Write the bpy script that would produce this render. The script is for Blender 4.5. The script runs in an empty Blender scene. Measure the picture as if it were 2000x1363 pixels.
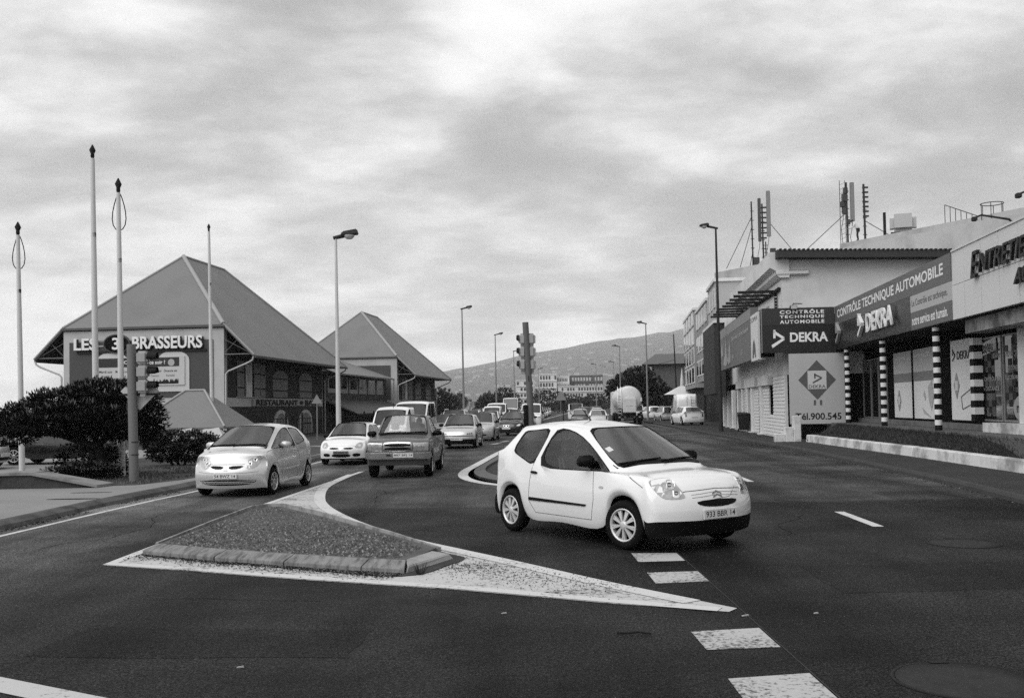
import bpy, bmesh, math, random
from mathutils import Vector, Matrix, noise as mnoise
from mathutils.bvhtree import BVHTree
R = math.radians
rnd = random.Random(7)
scene = bpy.context.scene
COL = scene.collection

# ------------------------------------------------------------------ camera
cam_d = bpy.data.cameras.new("camera")
cam = bpy.data.objects.new("camera", cam_d)
COL.objects.link(cam)
cam_d.sensor_fit = 'HORIZONTAL'
cam_d.sensor_width = 36.0
cam_d.lens = 34.99
cam_d.shift_y = 0.02575
cam_d.clip_start = 0.1
cam_d.clip_end = 20000
cam.matrix_world = Matrix.Translation((0, 0, 1.76)) @ Matrix.Rotation(R(91.8), 4, 'X') @ Matrix.Rotation(R(-0.92), 4, 'Z')
scene.camera = cam

# ------------------------------------------------------------------ overcast sky
SUN_EL, SUN_AZ = R(52), R(222)          # azimuth clockwise from +Y: behind the camera, to the left
world = bpy.data.worlds.new("World")
scene.world = world
world.use_nodes = True
wn, wl = world.node_tree.nodes, world.node_tree.links
wn.clear()
def wnode(t, **kw):
    n = wn.new(t)
    for k, v in kw.items(): setattr(n, k, v)
    return n
def wmath(op, a, b=None, c=None, clamp=False):
    n = wnode('ShaderNodeMath', operation=op, use_clamp=clamp)
    for i, v in enumerate((a, b, c)):
        if v is None: continue
        if isinstance(v, (int, float)): n.inputs[i].default_value = v
        else: wl.new(v, n.inputs[i])
    return n.outputs[0]
tc = wnode('ShaderNodeTexCoord')
sep = wnode('ShaderNodeSeparateXYZ'); wl.new(tc.outputs['Generated'], sep.inputs[0])
dz = wmath('ADD', wmath('MAXIMUM', sep.outputs[2], 0.0), 0.24)
px = wmath('DIVIDE', sep.outputs[0], dz)
py = wmath('DIVIDE', sep.outputs[1], dz)
comb = wnode('ShaderNodeCombineXYZ'); wl.new(px, comb.inputs[0]); wl.new(py, comb.inputs[1])
def cloud(scale, sx, sy, rot, detail, rough, dist, seed):
    m = wnode('ShaderNodeMapping'); m.inputs['Scale'].default_value = (sx, sy, 1); m.inputs['Rotation'].default_value = (0, 0, rot)
    m.inputs['Location'].default_value = (seed, seed * .59937, seed * .22082)
    wl.new(comb.outputs[0], m.inputs[0])
    n = wnode('ShaderNodeTexNoise'); n.inputs['Scale'].default_value = scale; n.inputs['Detail'].default_value = detail
    n.inputs['Roughness'].default_value = rough; n.inputs['Distortion'].default_value = dist
    wl.new(m.outputs[0], n.inputs['Vector'])
    return n.outputs[0]
c1 = cloud(1.15, 1.0, 1.0, R(20), 3, .45, .6, 15.85)        # large banks
c2 = cloud(2.7, 0.95, 1.25, R(-16), 6, .52, .35, 31.7)       # rolls
c3 = cloud(7.5, .95, 1.2, R(-8), 6, .6, .2, 47.55)           # fine texture
mixv = wmath('ADD', wmath('ADD', wmath('MULTIPLY', c1, .46), wmath('MULTIPLY', c2, .38)), wmath('MULTIPLY', c3, .16))
# the sheet is thicker to the right of the road and overhead, thinner low on the left where the light comes through
mixv = wmath('ADD', mixv, wmath('MULTIPLY', sep.outputs[0], -.09))
ramp = wnode('ShaderNodeValToRGB'); wl.new(mixv, ramp.inputs[0])
cr = ramp.color_ramp; cr.interpolation = 'B_SPLINE'
cr.elements[0].position = .38; cr.elements[0].color = (.25, .25, .25, 1)
cr.elements[1].position = .65; cr.elements[1].color = (.80, .80, .80, 1)
for p, v in ((.45, .32), (.51, .47), (.57, .68)):
    e = cr.elements.new(p); e.color = (v, v, v, 1)
bw = wnode('ShaderNodeRGBToBW'); wl.new(ramp.outputs[0], bw.inputs[0])
# the gap of light along the horizon
hor = wmath('POWER', wmath('SUBTRACT', 1.0, wmath('MAXIMUM', sep.outputs[2], 0.0), clamp=True), 12.0)
lum = wmath('ADD', wmath('MULTIPLY', bw.outputs[0], wmath('SUBTRACT', 1.0, wmath('MULTIPLY', hor, .5))), wmath('MULTIPLY', hor, .42))
sky = wnode('ShaderNodeTexSky', sky_type='NISHITA', sun_disc=False)
sky.sun_elevation = SUN_EL; sky.sun_rotation = SUN_AZ
skybw = wnode('ShaderNodeRGBToBW'); wl.new(sky.outputs[0], skybw.inputs[0])
bg_sky = wnode('ShaderNodeBackground'); bg_sky.inputs[1].default_value = 0.05
wl.new(skybw.outputs[0], bg_sky.inputs[0])
bg_cl = wnode('ShaderNodeBackground'); wl.new(lum, bg_cl.inputs[0]); bg_cl.inputs[1].default_value = 1.05
mx = wnode('ShaderNodeMixShader'); mx.inputs[0].default_value = .9
wl.new(bg_sky.outputs[0], mx.inputs[1]); wl.new(bg_cl.outputs[0], mx.inputs[2])
wo = wnode('ShaderNodeOutputWorld'); wl.new(mx.outputs[0], wo.inputs[0])

sun_d = bpy.data.lights.new("sun", 'SUN'); sun_d.energy = 1.5; sun_d.angle = R(70); sun_d.color = (1, 1, 1)
sun = bpy.data.objects.new("sun", sun_d); COL.objects.link(sun)
sd = Vector((math.sin(SUN_AZ) * math.cos(SUN_EL), math.cos(SUN_AZ) * math.cos(SUN_EL), math.sin(SUN_EL)))
sun.rotation_euler = (-sd).to_track_quat('-Z', 'Y').to_euler()
sun.location = (-20, -20, 40)

scene.view_settings.view_transform = 'Standard'
scene.view_settings.look = 'None'
scene.view_settings.exposure = 0.6
scene.view_settings.gamma = 1.0
scene.cycles.use_denoising = False
scene.cycles.max_bounces = 6
scene.cycles.transparent_max_bounces = 12
scene.cycles.volume_bounces = 2
scene.cycles.caustics_reflective = False
scene.cycles.caustics_refractive = False

# ------------------------------------------------------------------ materials (all neutral greys: a black and white photograph)
MATS = {}
def nd(nt, t, **kw):
    n = nt.nodes.new(t)
    for k, v in kw.items(): setattr(n, k, v)
    return n
def mat(name, base, rough=.7, metal=0., var=0., vscale=4., fine=0., fscale=60., bump=0., bscale=80., spec=None, coat=0., stretch=None, dirt=0., dscale=1.5):
    """grey principled material with two noise layers, optional stains and bump"""
    if name in MATS: return MATS[name]
    m = bpy.data.materials.new(name); m.use_nodes = True
    nt = m.node_tree; b = nt.nodes['Principled BSDF']
    b.inputs['Base Color'].default_value = (base, base, base, 1)
    b.inputs['Roughness'].default_value = rough; b.inputs['Metallic'].default_value = metal
    if spec is None: spec = .5 if rough < .45 else (.25 if rough < .6 else .06)
    b.inputs['Specular IOR Level'].default_value = spec
    if coat: b.inputs['Coat Weight'].default_value = coat; b.inputs['Coat Roughness'].default_value = .04
    co = nd(nt, 'ShaderNodeTexCoord')
    vec = co.outputs['Object']
    if stretch:
        mp = nd(nt, 'ShaderNodeMapping'); mp.inputs['Scale'].default_value = stretch
        nt.links.new(vec, mp.inputs[0]); vec = mp.outputs[0]
    def noise(scale, detail=4, rg=.55):
        n = nd(nt, 'ShaderNodeTexNoise'); n.inputs['Scale'].default_value = scale
        n.inputs['Detail'].default_value = detail; n.inputs['Roughness'].default_value = rg
        nt.links.new(vec, n.inputs['Vector']); return n.outputs[0]
    def mth(op, a, bb, clamp=False):
        n = nd(nt, 'ShaderNodeMath', operation=op, use_clamp=clamp)
        for i, v in enumerate((a, bb)):
            if isinstance(v, (int, float)): n.inputs[i].default_value = v
            else: nt.links.new(v, n.inputs[i])
        return n.outputs[0]
    val = None
    def mulin(f):
        nonlocal val
        val = f if val is None else mth('MULTIPLY', val, f)
    if var: mulin(mth('ADD', 1 - var, mth('MULTIPLY', noise(vscale), 2 * var)))
    if fine: mulin(mth('ADD', 1 - fine, mth('MULTIPLY', noise(fscale, 3, .7), 2 * fine)))
    if dirt:
        mr = nd(nt, 'ShaderNodeMapRange'); mr.inputs[1].default_value = .46; mr.inputs[2].default_value = .62
        mr.inputs[3].default_value = 1.; mr.inputs[4].default_value = 1 - dirt
        nt.links.new(noise(dscale, 7, .65), mr.inputs[0]); mulin(mr.outputs[0])
    if val is not None:
        v = mth('MULTIPLY', val, base, True)
        cc = nd(nt, 'ShaderNodeCombineColor')
        for i in range(3): nt.links.new(v, cc.inputs[i])
        nt.links.new(cc.outputs[0], b.inputs['Base Color'])
    if bump:
        bp = nd(nt, 'ShaderNodeBump'); bp.inputs['Strength'].default_value = bump; bp.inputs['Distance'].default_value = .02
        nt.links.new(noise(bscale, 4, .65), bp.inputs['Height']); nt.links.new(bp.outputs[0], b.inputs['Normal'])
    MATS[name] = m
    return m
def glass_mat(name, tint, refl_boost=0.):
    if name in MATS: return MATS[name]
    m = bpy.data.materials.new(name); m.use_nodes = True; nt = m.node_tree; nt.nodes.clear()
    tr = nd(nt, 'ShaderNodeBsdfTransparent'); tr.inputs[0].default_value = (tint, tint, tint, 1)
    gl = nd(nt, 'ShaderNodeBsdfGlossy'); gl.inputs['Roughness'].default_value = .015; gl.inputs[0].default_value = (.95, .95, .95, 1)
    fr = nd(nt, 'ShaderNodeFresnel'); fr.inputs[0].default_value = 1.52 + refl_boost
    mxs = nd(nt, 'ShaderNodeMixShader'); out = nd(nt, 'ShaderNodeOutputMaterial')
    nt.links.new(fr.outputs[0], mxs.inputs[0]); nt.links.new(tr.outputs[0], mxs.inputs[1]); nt.links.new(gl.outputs[0], mxs.inputs[2])
    nt.links.new(mxs.outputs[0], out.inputs[0]); MATS[name] = m
    return m
def emit_mat(name, v, s):
    if name in MATS: return MATS[name]
    m = bpy.data.materials.new(name); m.use_nodes = True; b = m.node_tree.nodes['Principled BSDF']
    b.inputs['Base Color'].default_value = (v, v, v, 1); b.inputs['Emission Color'].default_value = (v, v, v, 1); b.inputs['Emission Strength'].default_value = s
    MATS[name] = m; return m

BLACK = mat('black_plastic', .004, .55, spec=.15)
RUBBER = mat('rubber', .014, .8)
CHROME = mat('chrome', .75, .12, 1.)
DARKIN = mat('car_interior', .10, .85)
GLASS = glass_mat('car_windscreen', .75, .75); GLASS_SIDE = glass_mat('car_side_glass', .8, .1)
GLASS_DARK = mat('dark_glass', .015, .03, spec=.9)
LENS = mat('lamp_lens', .42, .08, .35, var=.45, vscale=22., spec=.9, coat=1.)
LENS_RED = mat('rear_lamp_lens', .10, .1, spec=.8, coat=1.)
REFLECT = mat('lamp_reflector', .8, .1, 1.)
PLATE = mat('plate_white', .6, .4)
INK = mat('plate_ink', .015, .5)
WHITE_PAINT = mat('car_paint_white', .76, .22, coat=.9, spec=.5)
RIMSILVER = mat('rim_silver', .55, .28, .75)
TRIMSILVER = mat('trim_silver', .62, .35, .2)
TYRE = mat('tyre', .009, .85, bump=.3, bscale=40)

# ------------------------------------------------------------------ geometry helpers
def link(o, parent=None):
    COL.objects.link(o)
    if parent is not None: o.parent = parent
    return o
def thing(name, label, cat, loc=(0, 0, 0), rotz=0., group=None, kind=None):
    o = bpy.data.objects.new(name, None); o.empty_display_size = .3; link(o)
    o.location = loc; o.rotation_euler = (0, 0, rotz)
    o['label'] = label; o['category'] = cat
    if group: o['group'] = group
    if kind: o['kind'] = kind
    return o
def tag(o, label=None, cat=None, group=None, kind=None):
    if label: o['label'] = label
    if cat: o['category'] = cat
    if group: o['group'] = group
    if kind: o['kind'] = kind
    return o
def mesh_obj(name, me, m, parent=None, smooth=False):
    o = bpy.data.objects.new(name, me)
    ms = m if isinstance(m, (list, tuple)) else [m]
    if not me.materials:
        for x in ms: me.materials.append(x)
    if smooth:
        me.polygons.foreach_set('use_smooth', [True] * len(me.polygons)); me.update()
    return link(o, parent)
class MB:
    def __init__(s): s.v = []; s.f = []; s.m = []; s.sm = []
    def add(s, vs, fs, mi=0, smooth=False):
        o = len(s.v); s.v += [tuple(p) for p in vs]
        for f in fs: s.f.append([o + i for i in f]); s.m.append(mi); s.sm.append(smooth)
        return s
    def box(s, x0, x1, y0, y1, z0, z1, mi=0):
        vs = [(x, y, z) for z in (z0, z1) for y in (y0, y1) for x in (x0, x1)]
        return s.add(vs, [(0, 2, 3, 1), (4, 5, 7, 6), (0, 1, 5, 4), (2, 6, 7, 3), (0, 4, 6, 2), (1, 3, 7, 5)], mi)
    def hexa(s, b, t, mi=0):
        n = len(b)
        return s.add(list(b) + list(t), [tuple(range(n))[::-1], tuple(range(n, 2 * n))] + [(i, (i + 1) % n, n + (i + 1) % n, n + i) for i in range(n)], mi)
    def prism(s, pts, ax, a, b, mi=0):
        """pts 2-D outline extruded along axis ax from a to b"""
        def P(p, t): return {'x': (t, p[0], p[1]), 'y': (p[0], t, p[1]), 'z': (p[0], p[1], t)}[ax]
        return s.hexa([P(p, a) for p in pts], [P(p, b) for p in pts], mi)
    def tube(s, pts, r, n=8, mi=0, caps=True, smooth=True):
        pts = [Vector(p) for p in pts]; rs = r if isinstance(r, (list, tuple)) else [r] * len(pts)
        rings = []
        up0 = None
        for i, p in enumerate(pts):
            t = (pts[min(i + 1, len(pts) - 1)] - pts[max(i - 1, 0)])
            t = t.normalized() if t.length > 1e-9 else Vector((0, 0, 1))
            if up0 is None: up0 = t.orthogonal().normalized()
            u = (up0 - t * up0.dot(t)); u = u.normalized() if u.length > 1e-6 else t.orthogonal().normalized()
            up0 = u; w = t.cross(u)
            rings.append([p + (u * math.cos(2 * math.pi * k / n) + w * math.sin(2 * math.pi * k / n)) * rs[i] for k in range(n)])
        vs = [q for rg in rings for q in rg]
        fs = [(i * n + k, i * n + (k + 1) % n, (i + 1) * n + (k + 1) % n, (i + 1) * n + k) for i in range(len(pts) - 1) for k in range(n)]
        s.add(vs, fs, mi, smooth)
        if caps:
            s.add(rings[0], [tuple(range(n))[::-1]], mi); s.add(rings[-1], [tuple(range(n))], mi)
        return s
    def lathe(s, prof, n=24, mi=0, axis='z', origin=(0, 0, 0), smooth=True):
        """prof: list of (radius, height) turned about an axis"""
        vs = []
        for r, h in prof:
            for k in range(n):
                a = 2 * math.pi * k / n; c, d = r * math.cos(a), r * math.sin(a)
                p = {'z': (c, d, h), 'y': (c, h, d), 'x': (h, c, d)}[axis]
                vs.append((p[0] + origin[0], p[1] + origin[1], p[2] + origin[2]))
        fs = [(i * n + k, i * n + (k + 1) % n, (i + 1) * n + (k + 1) % n, (i + 1) * n + k) for i in range(len(prof) - 1) for k in range(n)]
        return s.add(vs, fs, mi, smooth)
    def mesh(s, name):
        me = bpy.data.meshes.new(name); me.from_pydata(s.v, [], s.f)
        me.polygons.foreach_set('material_index', s.m); me.polygons.foreach_set('use_smooth', s.sm); me.update()
        return me
    def build(s, name, m, parent=None, fix=True):
        me = s.mesh(name)
        if fix:
            bm = bmesh.new(); bm.from_mesh(me); bmesh.ops.recalc_face_normals(bm, faces=bm.faces); bm.to_mesh(me); bm.free()
        return mesh_obj(name, me, m, parent)
def bevel_mesh(me, w, seg=2):
    bm = bmesh.new(); bm.from_mesh(me)
    bmesh.ops.bevel(bm, geom=list(bm.edges), offset=w, segments=seg, affect='EDGES', clamp_overlap=True)
    bm.to_mesh(me); bm.free(); return me
def rbox(name, dims, m, parent=None, bev=.02, seg=2, loc=(0, 0, 0)):
    """bevelled box from (x0,x1,y0,y1,z0,z1)"""
    mb = MB(); mb.box(*dims); me = mb.mesh(name); bevel_mesh(me, bev, seg)
    o = mesh_obj(name, me, m, parent); o.location = loc; return o
def copy_tree(o, parent=None):
    c = o.copy(); COL.objects.link(c); c.parent = parent
    for ch in list(o.children): copy_tree(ch, c)
    return c
def children_of(o):
    return [c for c in COL.objects if c.parent is o]
def text_mesh(txt, size, depth=.0, bold=0., shear=0., align='LEFT', spacing=1., width=None, height=None):
    cu = bpy.data.curves.new('lettering', 'FONT'); cu.body = txt; cu.size = size; cu.extrude = depth
    cu.offset = bold; cu.shear = shear; cu.align_x = align; cu.space_character = spacing; cu.resolution_u = 3; cu.space_line = .9
    ob = bpy.data.objects.new('lettering', cu); COL.objects.link(ob)
    dg = bpy.context.evaluated_depsgraph_get()
    me = bpy.data.meshes.new_from_object(ob.evaluated_get(dg))
    bpy.data.objects.remove(ob); bpy.data.curves.remove(cu)
    if me.vertices and (width or height):
        xs = [v.co.x for v in me.vertices]; ys = [v.co.y for v in me.vertices]
        sx = width / (max(xs) - min(xs)) if width else None; sy = height / (max(ys) - min(ys)) if height else None
        sx = sx or sy; sy = sy or sx; x0, y0 = min(xs), min(ys)
        for v in me.vertices: v.co.x = (v.co.x - x0) * sx; v.co.y = (v.co.y - y0) * sy
    return me
def text_obj(name, txt, m, parent, origin, xdir, ydir, width=None, height=None, depth=0., bold=0., shear=0., spacing=1., size=1.):
    me = text_mesh(txt, size, depth, bold, shear, 'LEFT', spacing, width, height)
    me.materials.clear()
    o = mesh_obj(name, me, m, parent)
    X = Vector(xdir).normalized(); Y = Vector(ydir).normalized(); Z = X.cross(Y)
    M = Matrix((X, Y, Z)).transposed().to_4x4(); M.translation = Vector(origin)
    o.matrix_basis = M
    return o
def smoothstep(t): t = max(0., min(1., t)); return t * t * (3 - 2 * t)
def lerp(a, b, t): return a + (b - a) * t
def interp(x, xs, ys):
    if x <= xs[0]: return ys[0]
    for i in range(len(xs) - 1):
        if x <= xs[i + 1]: return lerp(ys[i], ys[i + 1], (x - xs[i]) / (xs[i + 1] - xs[i]))
    return ys[-1]
def ell(cx, cy, rx, ry, n=14): return [(cx + rx * math.cos(2 * math.pi * k / n), cy + ry * math.sin(2 * math.pi * k / n)) for k in range(n)]
# ------------------------------------------------------------------ the setting: ground, road, pavements, markings
def sheet(name, pts, z, m, kind='structure', parent=None):
    me = bpy.data.meshes.new(name); bm = bmesh.new()
    vs = [bm.verts.new((p[0], p[1], z)) for p in pts]; bm.faces.new(vs)
    bmesh.ops.triangulate(bm, faces=bm.faces[:]); bmesh.ops.recalc_face_normals(bm, faces=bm.faces)
    if sum(f.normal.z for f in bm.faces) < 0: bmesh.ops.reverse_faces(bm, faces=bm.faces[:])
    bm.to_mesh(me); bm.free()
    o = mesh_obj(name, me, m, parent)
    if kind and parent is None: o['kind'] = kind
    return o
def slab(name, pts, z0, z1, m, kind='structure', parent=None):
    mb = MB(); mb.hexa([(p[0], p[1], z0) for p in pts], [(p[0], p[1], z1) for p in pts]); o = mb.build(name, m, parent)
    if kind and parent is None: o['kind'] = kind
    return o
def asphalt_mat(name, base, patch=.35):
    """worn asphalt: aggregate speckle, tone patches, dusty wheel tracks along the lanes"""
    m = bpy.data.materials.new(name); m.use_nodes = True; nt = m.node_tree; b = nt.nodes['Principled BSDF']
    co = nd(nt, 'ShaderNodeTexCoord')
    def noise(scale, det, rg, st=(1, 1, 1)):
        mp = nd(nt, 'ShaderNodeMapping'); mp.inputs['Scale'].default_value = st; nt.links.new(co.outputs['Object'], mp.inputs[0])
        n = nd(nt, 'ShaderNodeTexNoise'); n.inputs['Scale'].default_value = scale; n.inputs['Detail'].default_value = det; n.inputs['Roughness'].default_value = rg
        nt.links.new(mp.outputs[0], n.inputs['Vector']); return n.outputs[0]
    def mth(op, a, c):
        n = nd(nt, 'ShaderNodeMath', operation=op)
        for i, v in enumerate((a, c)):
            if isinstance(v, (int, float)): n.inputs[i].default_value = v
            else: nt.links.new(v, n.inputs[i])
        return n.outputs[0]
    def rng(v, a, c, d, e):
        n = nd(nt, 'ShaderNodeMapRange'); nt.links.new(v, n.inputs[0])
        for i, q in enumerate((a, c, d, e)): n.inputs[i + 1].default_value = q
        return n.outputs[0]
    sp = rng(noise(60, 2, .7), .40, .62, .1, 2.1)
    big = rng(noise(.35, 6, .65), .38, .64, .5, 1.65)
    trk = rng(noise(.55, 4, .55, (1.7, .12, 1)), .36, .66, .6, 1.6)
    mid = rng(noise(20, 6, .85), .36, .64, .25, 1.9)
    sx = nd(nt, 'ShaderNodeSeparateXYZ'); nt.links.new(co.outputs['Object'], sx.inputs[0])
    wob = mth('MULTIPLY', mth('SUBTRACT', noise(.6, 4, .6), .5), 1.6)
    far = rng(mth('ADD', sx.outputs[1], mth('MULTIPLY', wob, .12)), 17.5, 17.9, 0., 1.)        # paler road beyond the junction
    lane = mth('MULTIPLY', rng(mth('ADD', sx.outputs[0], mth('MULTIPLY', wob, .7)), -4.6, -5.6, 0., 1.), rng(mth('ADD', sx.outputs[1], wob), 8.5, 12.5, 0., 1.))   # side lane: dust, plus its sheen painted in as paler colour
    tone_lift = mth('ADD', 1., mth('ADD', mth('MULTIPLY', far, 1.9), mth('MULTIPLY', lane, 3.2)))
    v = mth('MULTIPLY', mth('MULTIPLY', mth('MULTIPLY', mth('MULTIPLY', mth('MULTIPLY', sp, mid), big), trk), base), tone_lift)
    cc = nd(nt, 'ShaderNodeCombineColor')
    for i in range(3): nt.links.new(v, cc.inputs[i])
    nt.links.new(cc.outputs[0], b.inputs['Base Color'])
    nt.links.new(rng(noise(.5, 3, .5), .3, .7, .55, .75), b.inputs['Roughness']); b.inputs['Specular IOR Level'].default_value = .08
    bp = nd(nt, 'ShaderNodeBump'); bp.inputs['Strength'].default_value = .55; bp.inputs['Distance'].default_value = .012
    nt.links.new(noise(90, 3, .7), bp.inputs['Height']); nt.links.new(bp.outputs[0], b.inputs['Normal'])
    MATS[name] = m; return m
def worn_paint(name, v, wear=.5, scale=14.):
    """road paint with the asphalt showing through where it is worn"""
    m = bpy.data.materials.new(name); m.use_nodes = True; nt = m.node_tree; b = nt.nodes['Principled BSDF']
    co = nd(nt, 'ShaderNodeTexCoord')
    n1 = nd(nt, 'ShaderNodeTexNoise'); n1.inputs['Scale'].default_value = scale; n1.inputs['Detail'].default_value = 8; n1.inputs['Roughness'].default_value = .72
    n2 = nd(nt, 'ShaderNodeTexNoise'); n2.inputs['Scale'].default_value = 1.3; n2.inputs['Detail'].default_value = 3
    for n in (n1, n2): nt.links.new(co.outputs['Object'], n.inputs['Vector'])
    ad = nd(nt, 'ShaderNodeMath', operation='ADD'); nt.links.new(n1.outputs[0], ad.inputs[0])
    mu = nd(nt, 'ShaderNodeMath', operation='MULTIPLY'); nt.links.new(n2.outputs[0], mu.inputs[0]); mu.inputs[1].default_value = .5
    nt.links.new(mu.outputs[0], ad.inputs[1])
    r = nd(nt, 'ShaderNodeMapRange'); nt.links.new(ad.outputs[0], r.inputs[0])
    c = .62 + .22 * wear
    r.inputs[1].default_value = c - .13; r.inputs[2].default_value = c - .02; r.inputs[3].default_value = .045; r.inputs[4].default_value = v
    cc = nd(nt, 'ShaderNodeCombineColor')
    for i in range(3): nt.links.new(r.outputs[0], cc.inputs[i])
    nt.links.new(cc.outputs[0], b.inputs['Base Color']); b.inputs['Roughness'].default_value = .75
    MATS[name] = m; return m
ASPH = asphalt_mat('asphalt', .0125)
CONC = mat('concrete', .30, .85, var=.18, vscale=1.2, fine=.12, fscale=40, bump=.2, bscale=60, dirt=.35, dscale=1.)
CONC_DK = mat('dark_concrete', .12, .85, var=.25, vscale=2., fine=.2, fscale=40, bump=.3, bscale=50)
PAVE = mat('pavement_asphalt', .23, .85, var=.22, vscale=.7, fine=.2, fscale=50, bump=.25, bscale=70)
DIRT = mat('dirt', .07, .95, var=.45, vscale=1.6, fine=.4, fscale=26, bump=.8, bscale=14)
LINE = worn_paint('road_paint', .52, .34, 18.); LINE_WORN = worn_paint('road_paint_worn', .44, .58, 14.); LINE_DASH = worn_paint('road_paint_dash', .40, .66, 22.)

ground = sheet('ground', [(-3300, -50), (5100, -50), (5100, 5650), (-3300, 5650)], -.03, mat('far_ground', .09, .95, var=.4, vscale=.02, fine=.3, fscale=.4))
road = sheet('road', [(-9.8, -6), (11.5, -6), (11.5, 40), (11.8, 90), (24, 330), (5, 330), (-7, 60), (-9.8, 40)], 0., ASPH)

KL = [(-10.2, 8.), (-8.6, 11.5), (-7.95, 14.2), (-7.80, 15.8), (-7.74, 18.8), (-7.57, 21.), (-7.37, 23.2), (-7.05, 30.), (-6.9, 35.), (-6.75, 41.), (-6.2, 60.), (-4.6, 100.), (5., 330.)]   # left kerb face
KR = [(7.6, 7.), (8.2, 13.5), (8.47, 16.6), (8.95, 20.1), (9.51, 26.6), (10.24, 35.8), (10.9, 53.3), (12.3, 80.), (23.5, 330.)]                                                             # right kerb face
def along(pl, d):
    for i in range(len(pl) - 1):
        a, b = Vector(pl[i]), Vector(pl[i + 1]); l = (b - a).length
        if d <= l or i == len(pl) - 2: return a + (b - a) * (d / l), (b - a).normalized()
        d -= l
def offs(pl, w):
    out = []
    for i, p in enumerate(pl):
        t = (Vector(pl[min(i + 1, len(pl) - 1)]) - Vector(pl[max(i - 1, 0)])).normalized()
        out.append((p[0] - t.y * w, p[1] + t.x * w))
    return out
# pavements (raised slabs behind the kerbs)
lp = slab('pavement_left', offs(KL, .30) + [(-30, 330), (-60, 330), (-60, 8)], -.02, .105, PAVE)
rp = slab('pavement_right', offs(KR, -.14) + [(60, 330), (60, 7)], -.02, .115, mat('pavement_dark', .045, .9, var=.35, vscale=.9, fine=.3, fscale=50, bump=.3, bscale=60))
kerb_mat = mat('kerb_stone', .10, .85, var=.3, vscale=1.5, fine=.25, fscale=40, bump=.3, bscale=40, dirt=.4, dscale=2.)
def kerbs(pl, side, w, h, parent, n, step, start, bev, m):
    """single kerb stones laid end to end; the far rest as one strip"""
    for k in range(n):
        p, t = along(pl, start + k * step); nrm = Vector((-t.y, t.x)) * side
        q, _ = along(pl, start + (k + 1) * step - .012)
        a, b = Vector(p), Vector(q)
        j = rnd.uniform(-.006, .006)
        mb = MB()
        pr = [(0, -.02), (bev * .25, h * .55), (bev, h), (w, h + .004), (w, -.02)]
        vs0 = [(a.x + nrm.x * (x + j), a.y + nrm.y * (x + j), z) for x, z in pr]; vs1 = [(b.x + nrm.x * (x + j), b.y + nrm.y * (x + j), z) for x, z in pr]
        mb.hexa(vs0, vs1); mb.build('kerb_stone', m, parent)
    # rest
    mb = MB(); d0 = start + n * step; p, t = along(pl, d0)
    rest = [tuple(p)] + [q for q in pl if q[1] > p[1] + .5]
    o1 = offs(rest, w * side)
    for i in range(len(rest) - 1):
        mb.hexa([(rest[i][0], rest[i][1], -.02), (rest[i + 1][0], rest[i + 1][1], -.02), (o1[i + 1][0], o1[i + 1][1], -.02), (o1[i][0], o1[i][1], -.02)],
                [(rest[i][0], rest[i][1], h - .03), (rest[i + 1][0], rest[i + 1][1], h - .03), (o1[i + 1][0], o1[i + 1][1], h), (o1[i][0], o1[i][1], h)])
    o = mb.build('far_kerb', m, parent); o['kind'] = 'stuff'
kerbs(KL, 1, .31, .112, lp, 34, 1., .3, .20, kerb_mat)
kerbs(KR, -1, .15, .120, rp, 40, 1., .3, .04, mat('kerb_stone_right', .06, .85, var=.3, vscale=1.5, fine=.25, fscale=40, bump=.3, bscale=40))

# left verge, car park behind the low wall
sheet('verge', [(-11.8, 23.1), (-9.35, 22.75), (-8.65, 22.9), (-8.1, 24.4), (-7.85, 27.), (-7.5, 31), (-7.35, 36), (-7.2, 42), (-9.5, 46), (-14, 44), (-13.0, 29), (-11.4, 25.6)], .112, DIRT)
sheet('car_park', [(-11.2, 24.2), (-11.8, 26.5), (-13.2, 29.5), (-14.2, 44.2), (-60, 44), (-60, 23.2), (-11.9, 23.2)], .110, mat('car_park_concrete', .24, .85, var=.12, vscale=.5, fine=.12, fscale=30))
sheet('garden', [(-60, 44.5), (-14.3, 44.6), (-9.4, 46.4), (-7.4, 46), (-6.9, 58), (-6., 78), (-3.9, 130), (-60, 130)], .114, mat('garden_soil', .06, .95, var=.4, vscale=.8, fine=.3, fscale=20, bump=.5, bscale=10))

# painted lines
def strip(name, pl, w, m, z=.004):
    a = offs(pl, w / 2); b = offs(pl, -w / 2)
    o = sheet(name, a + b[::-1], z, m); return o
def spline(pl, n=6):
    out = []
    P = [Vector(p) for p in pl]
    for i in range(len(P) - 1):
        p0, p1, p2, p3 = P[max(i - 1, 0)], P[i], P[i + 1], P[min(i + 2, len(P) - 1)]
        for k in range(n):
            t = k / n
            q = .5 * ((2 * p1) + (p2 - p0) * t + (2 * p0 - 5 * p1 + 4 * p2 - p3) * t * t + (3 * p1 - p0 - 3 * p2 + p3) * t ** 3)
            out.append((q.x, q.y))
    out.append(tuple(P[-1])); return out
strip('edge_line', spline([(-7.9, 11.8), (-7.55, 13.4), (-7.44, 15.2), (-7.37, 17.), (-7.22, 19.9), (-7.04, 22.2), (-6.85, 27), (-6.6, 32), (-6.42, 36), (-6.28, 42), (-5.8, 58), (-4.2, 100)]), .10, LINE)
for q in ([(1.38, 11.20), (1.91, 11.24), (1.91, 11.83), (1.38, 11.86)], [(1.38, 9.84), (1.92, 9.92), (1.92, 10.52), (1.38, 10.49)], [(1.36, 7.17), (1.90, 7.22), (1.90, 7.84), (1.35, 7.75)], [(1.34, 5.78), (1.90, 5.82), (1.90, 6.52), (1.35, 6.42)]):
    sheet('crossing_dash', q, .004, LINE_DASH)
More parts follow.
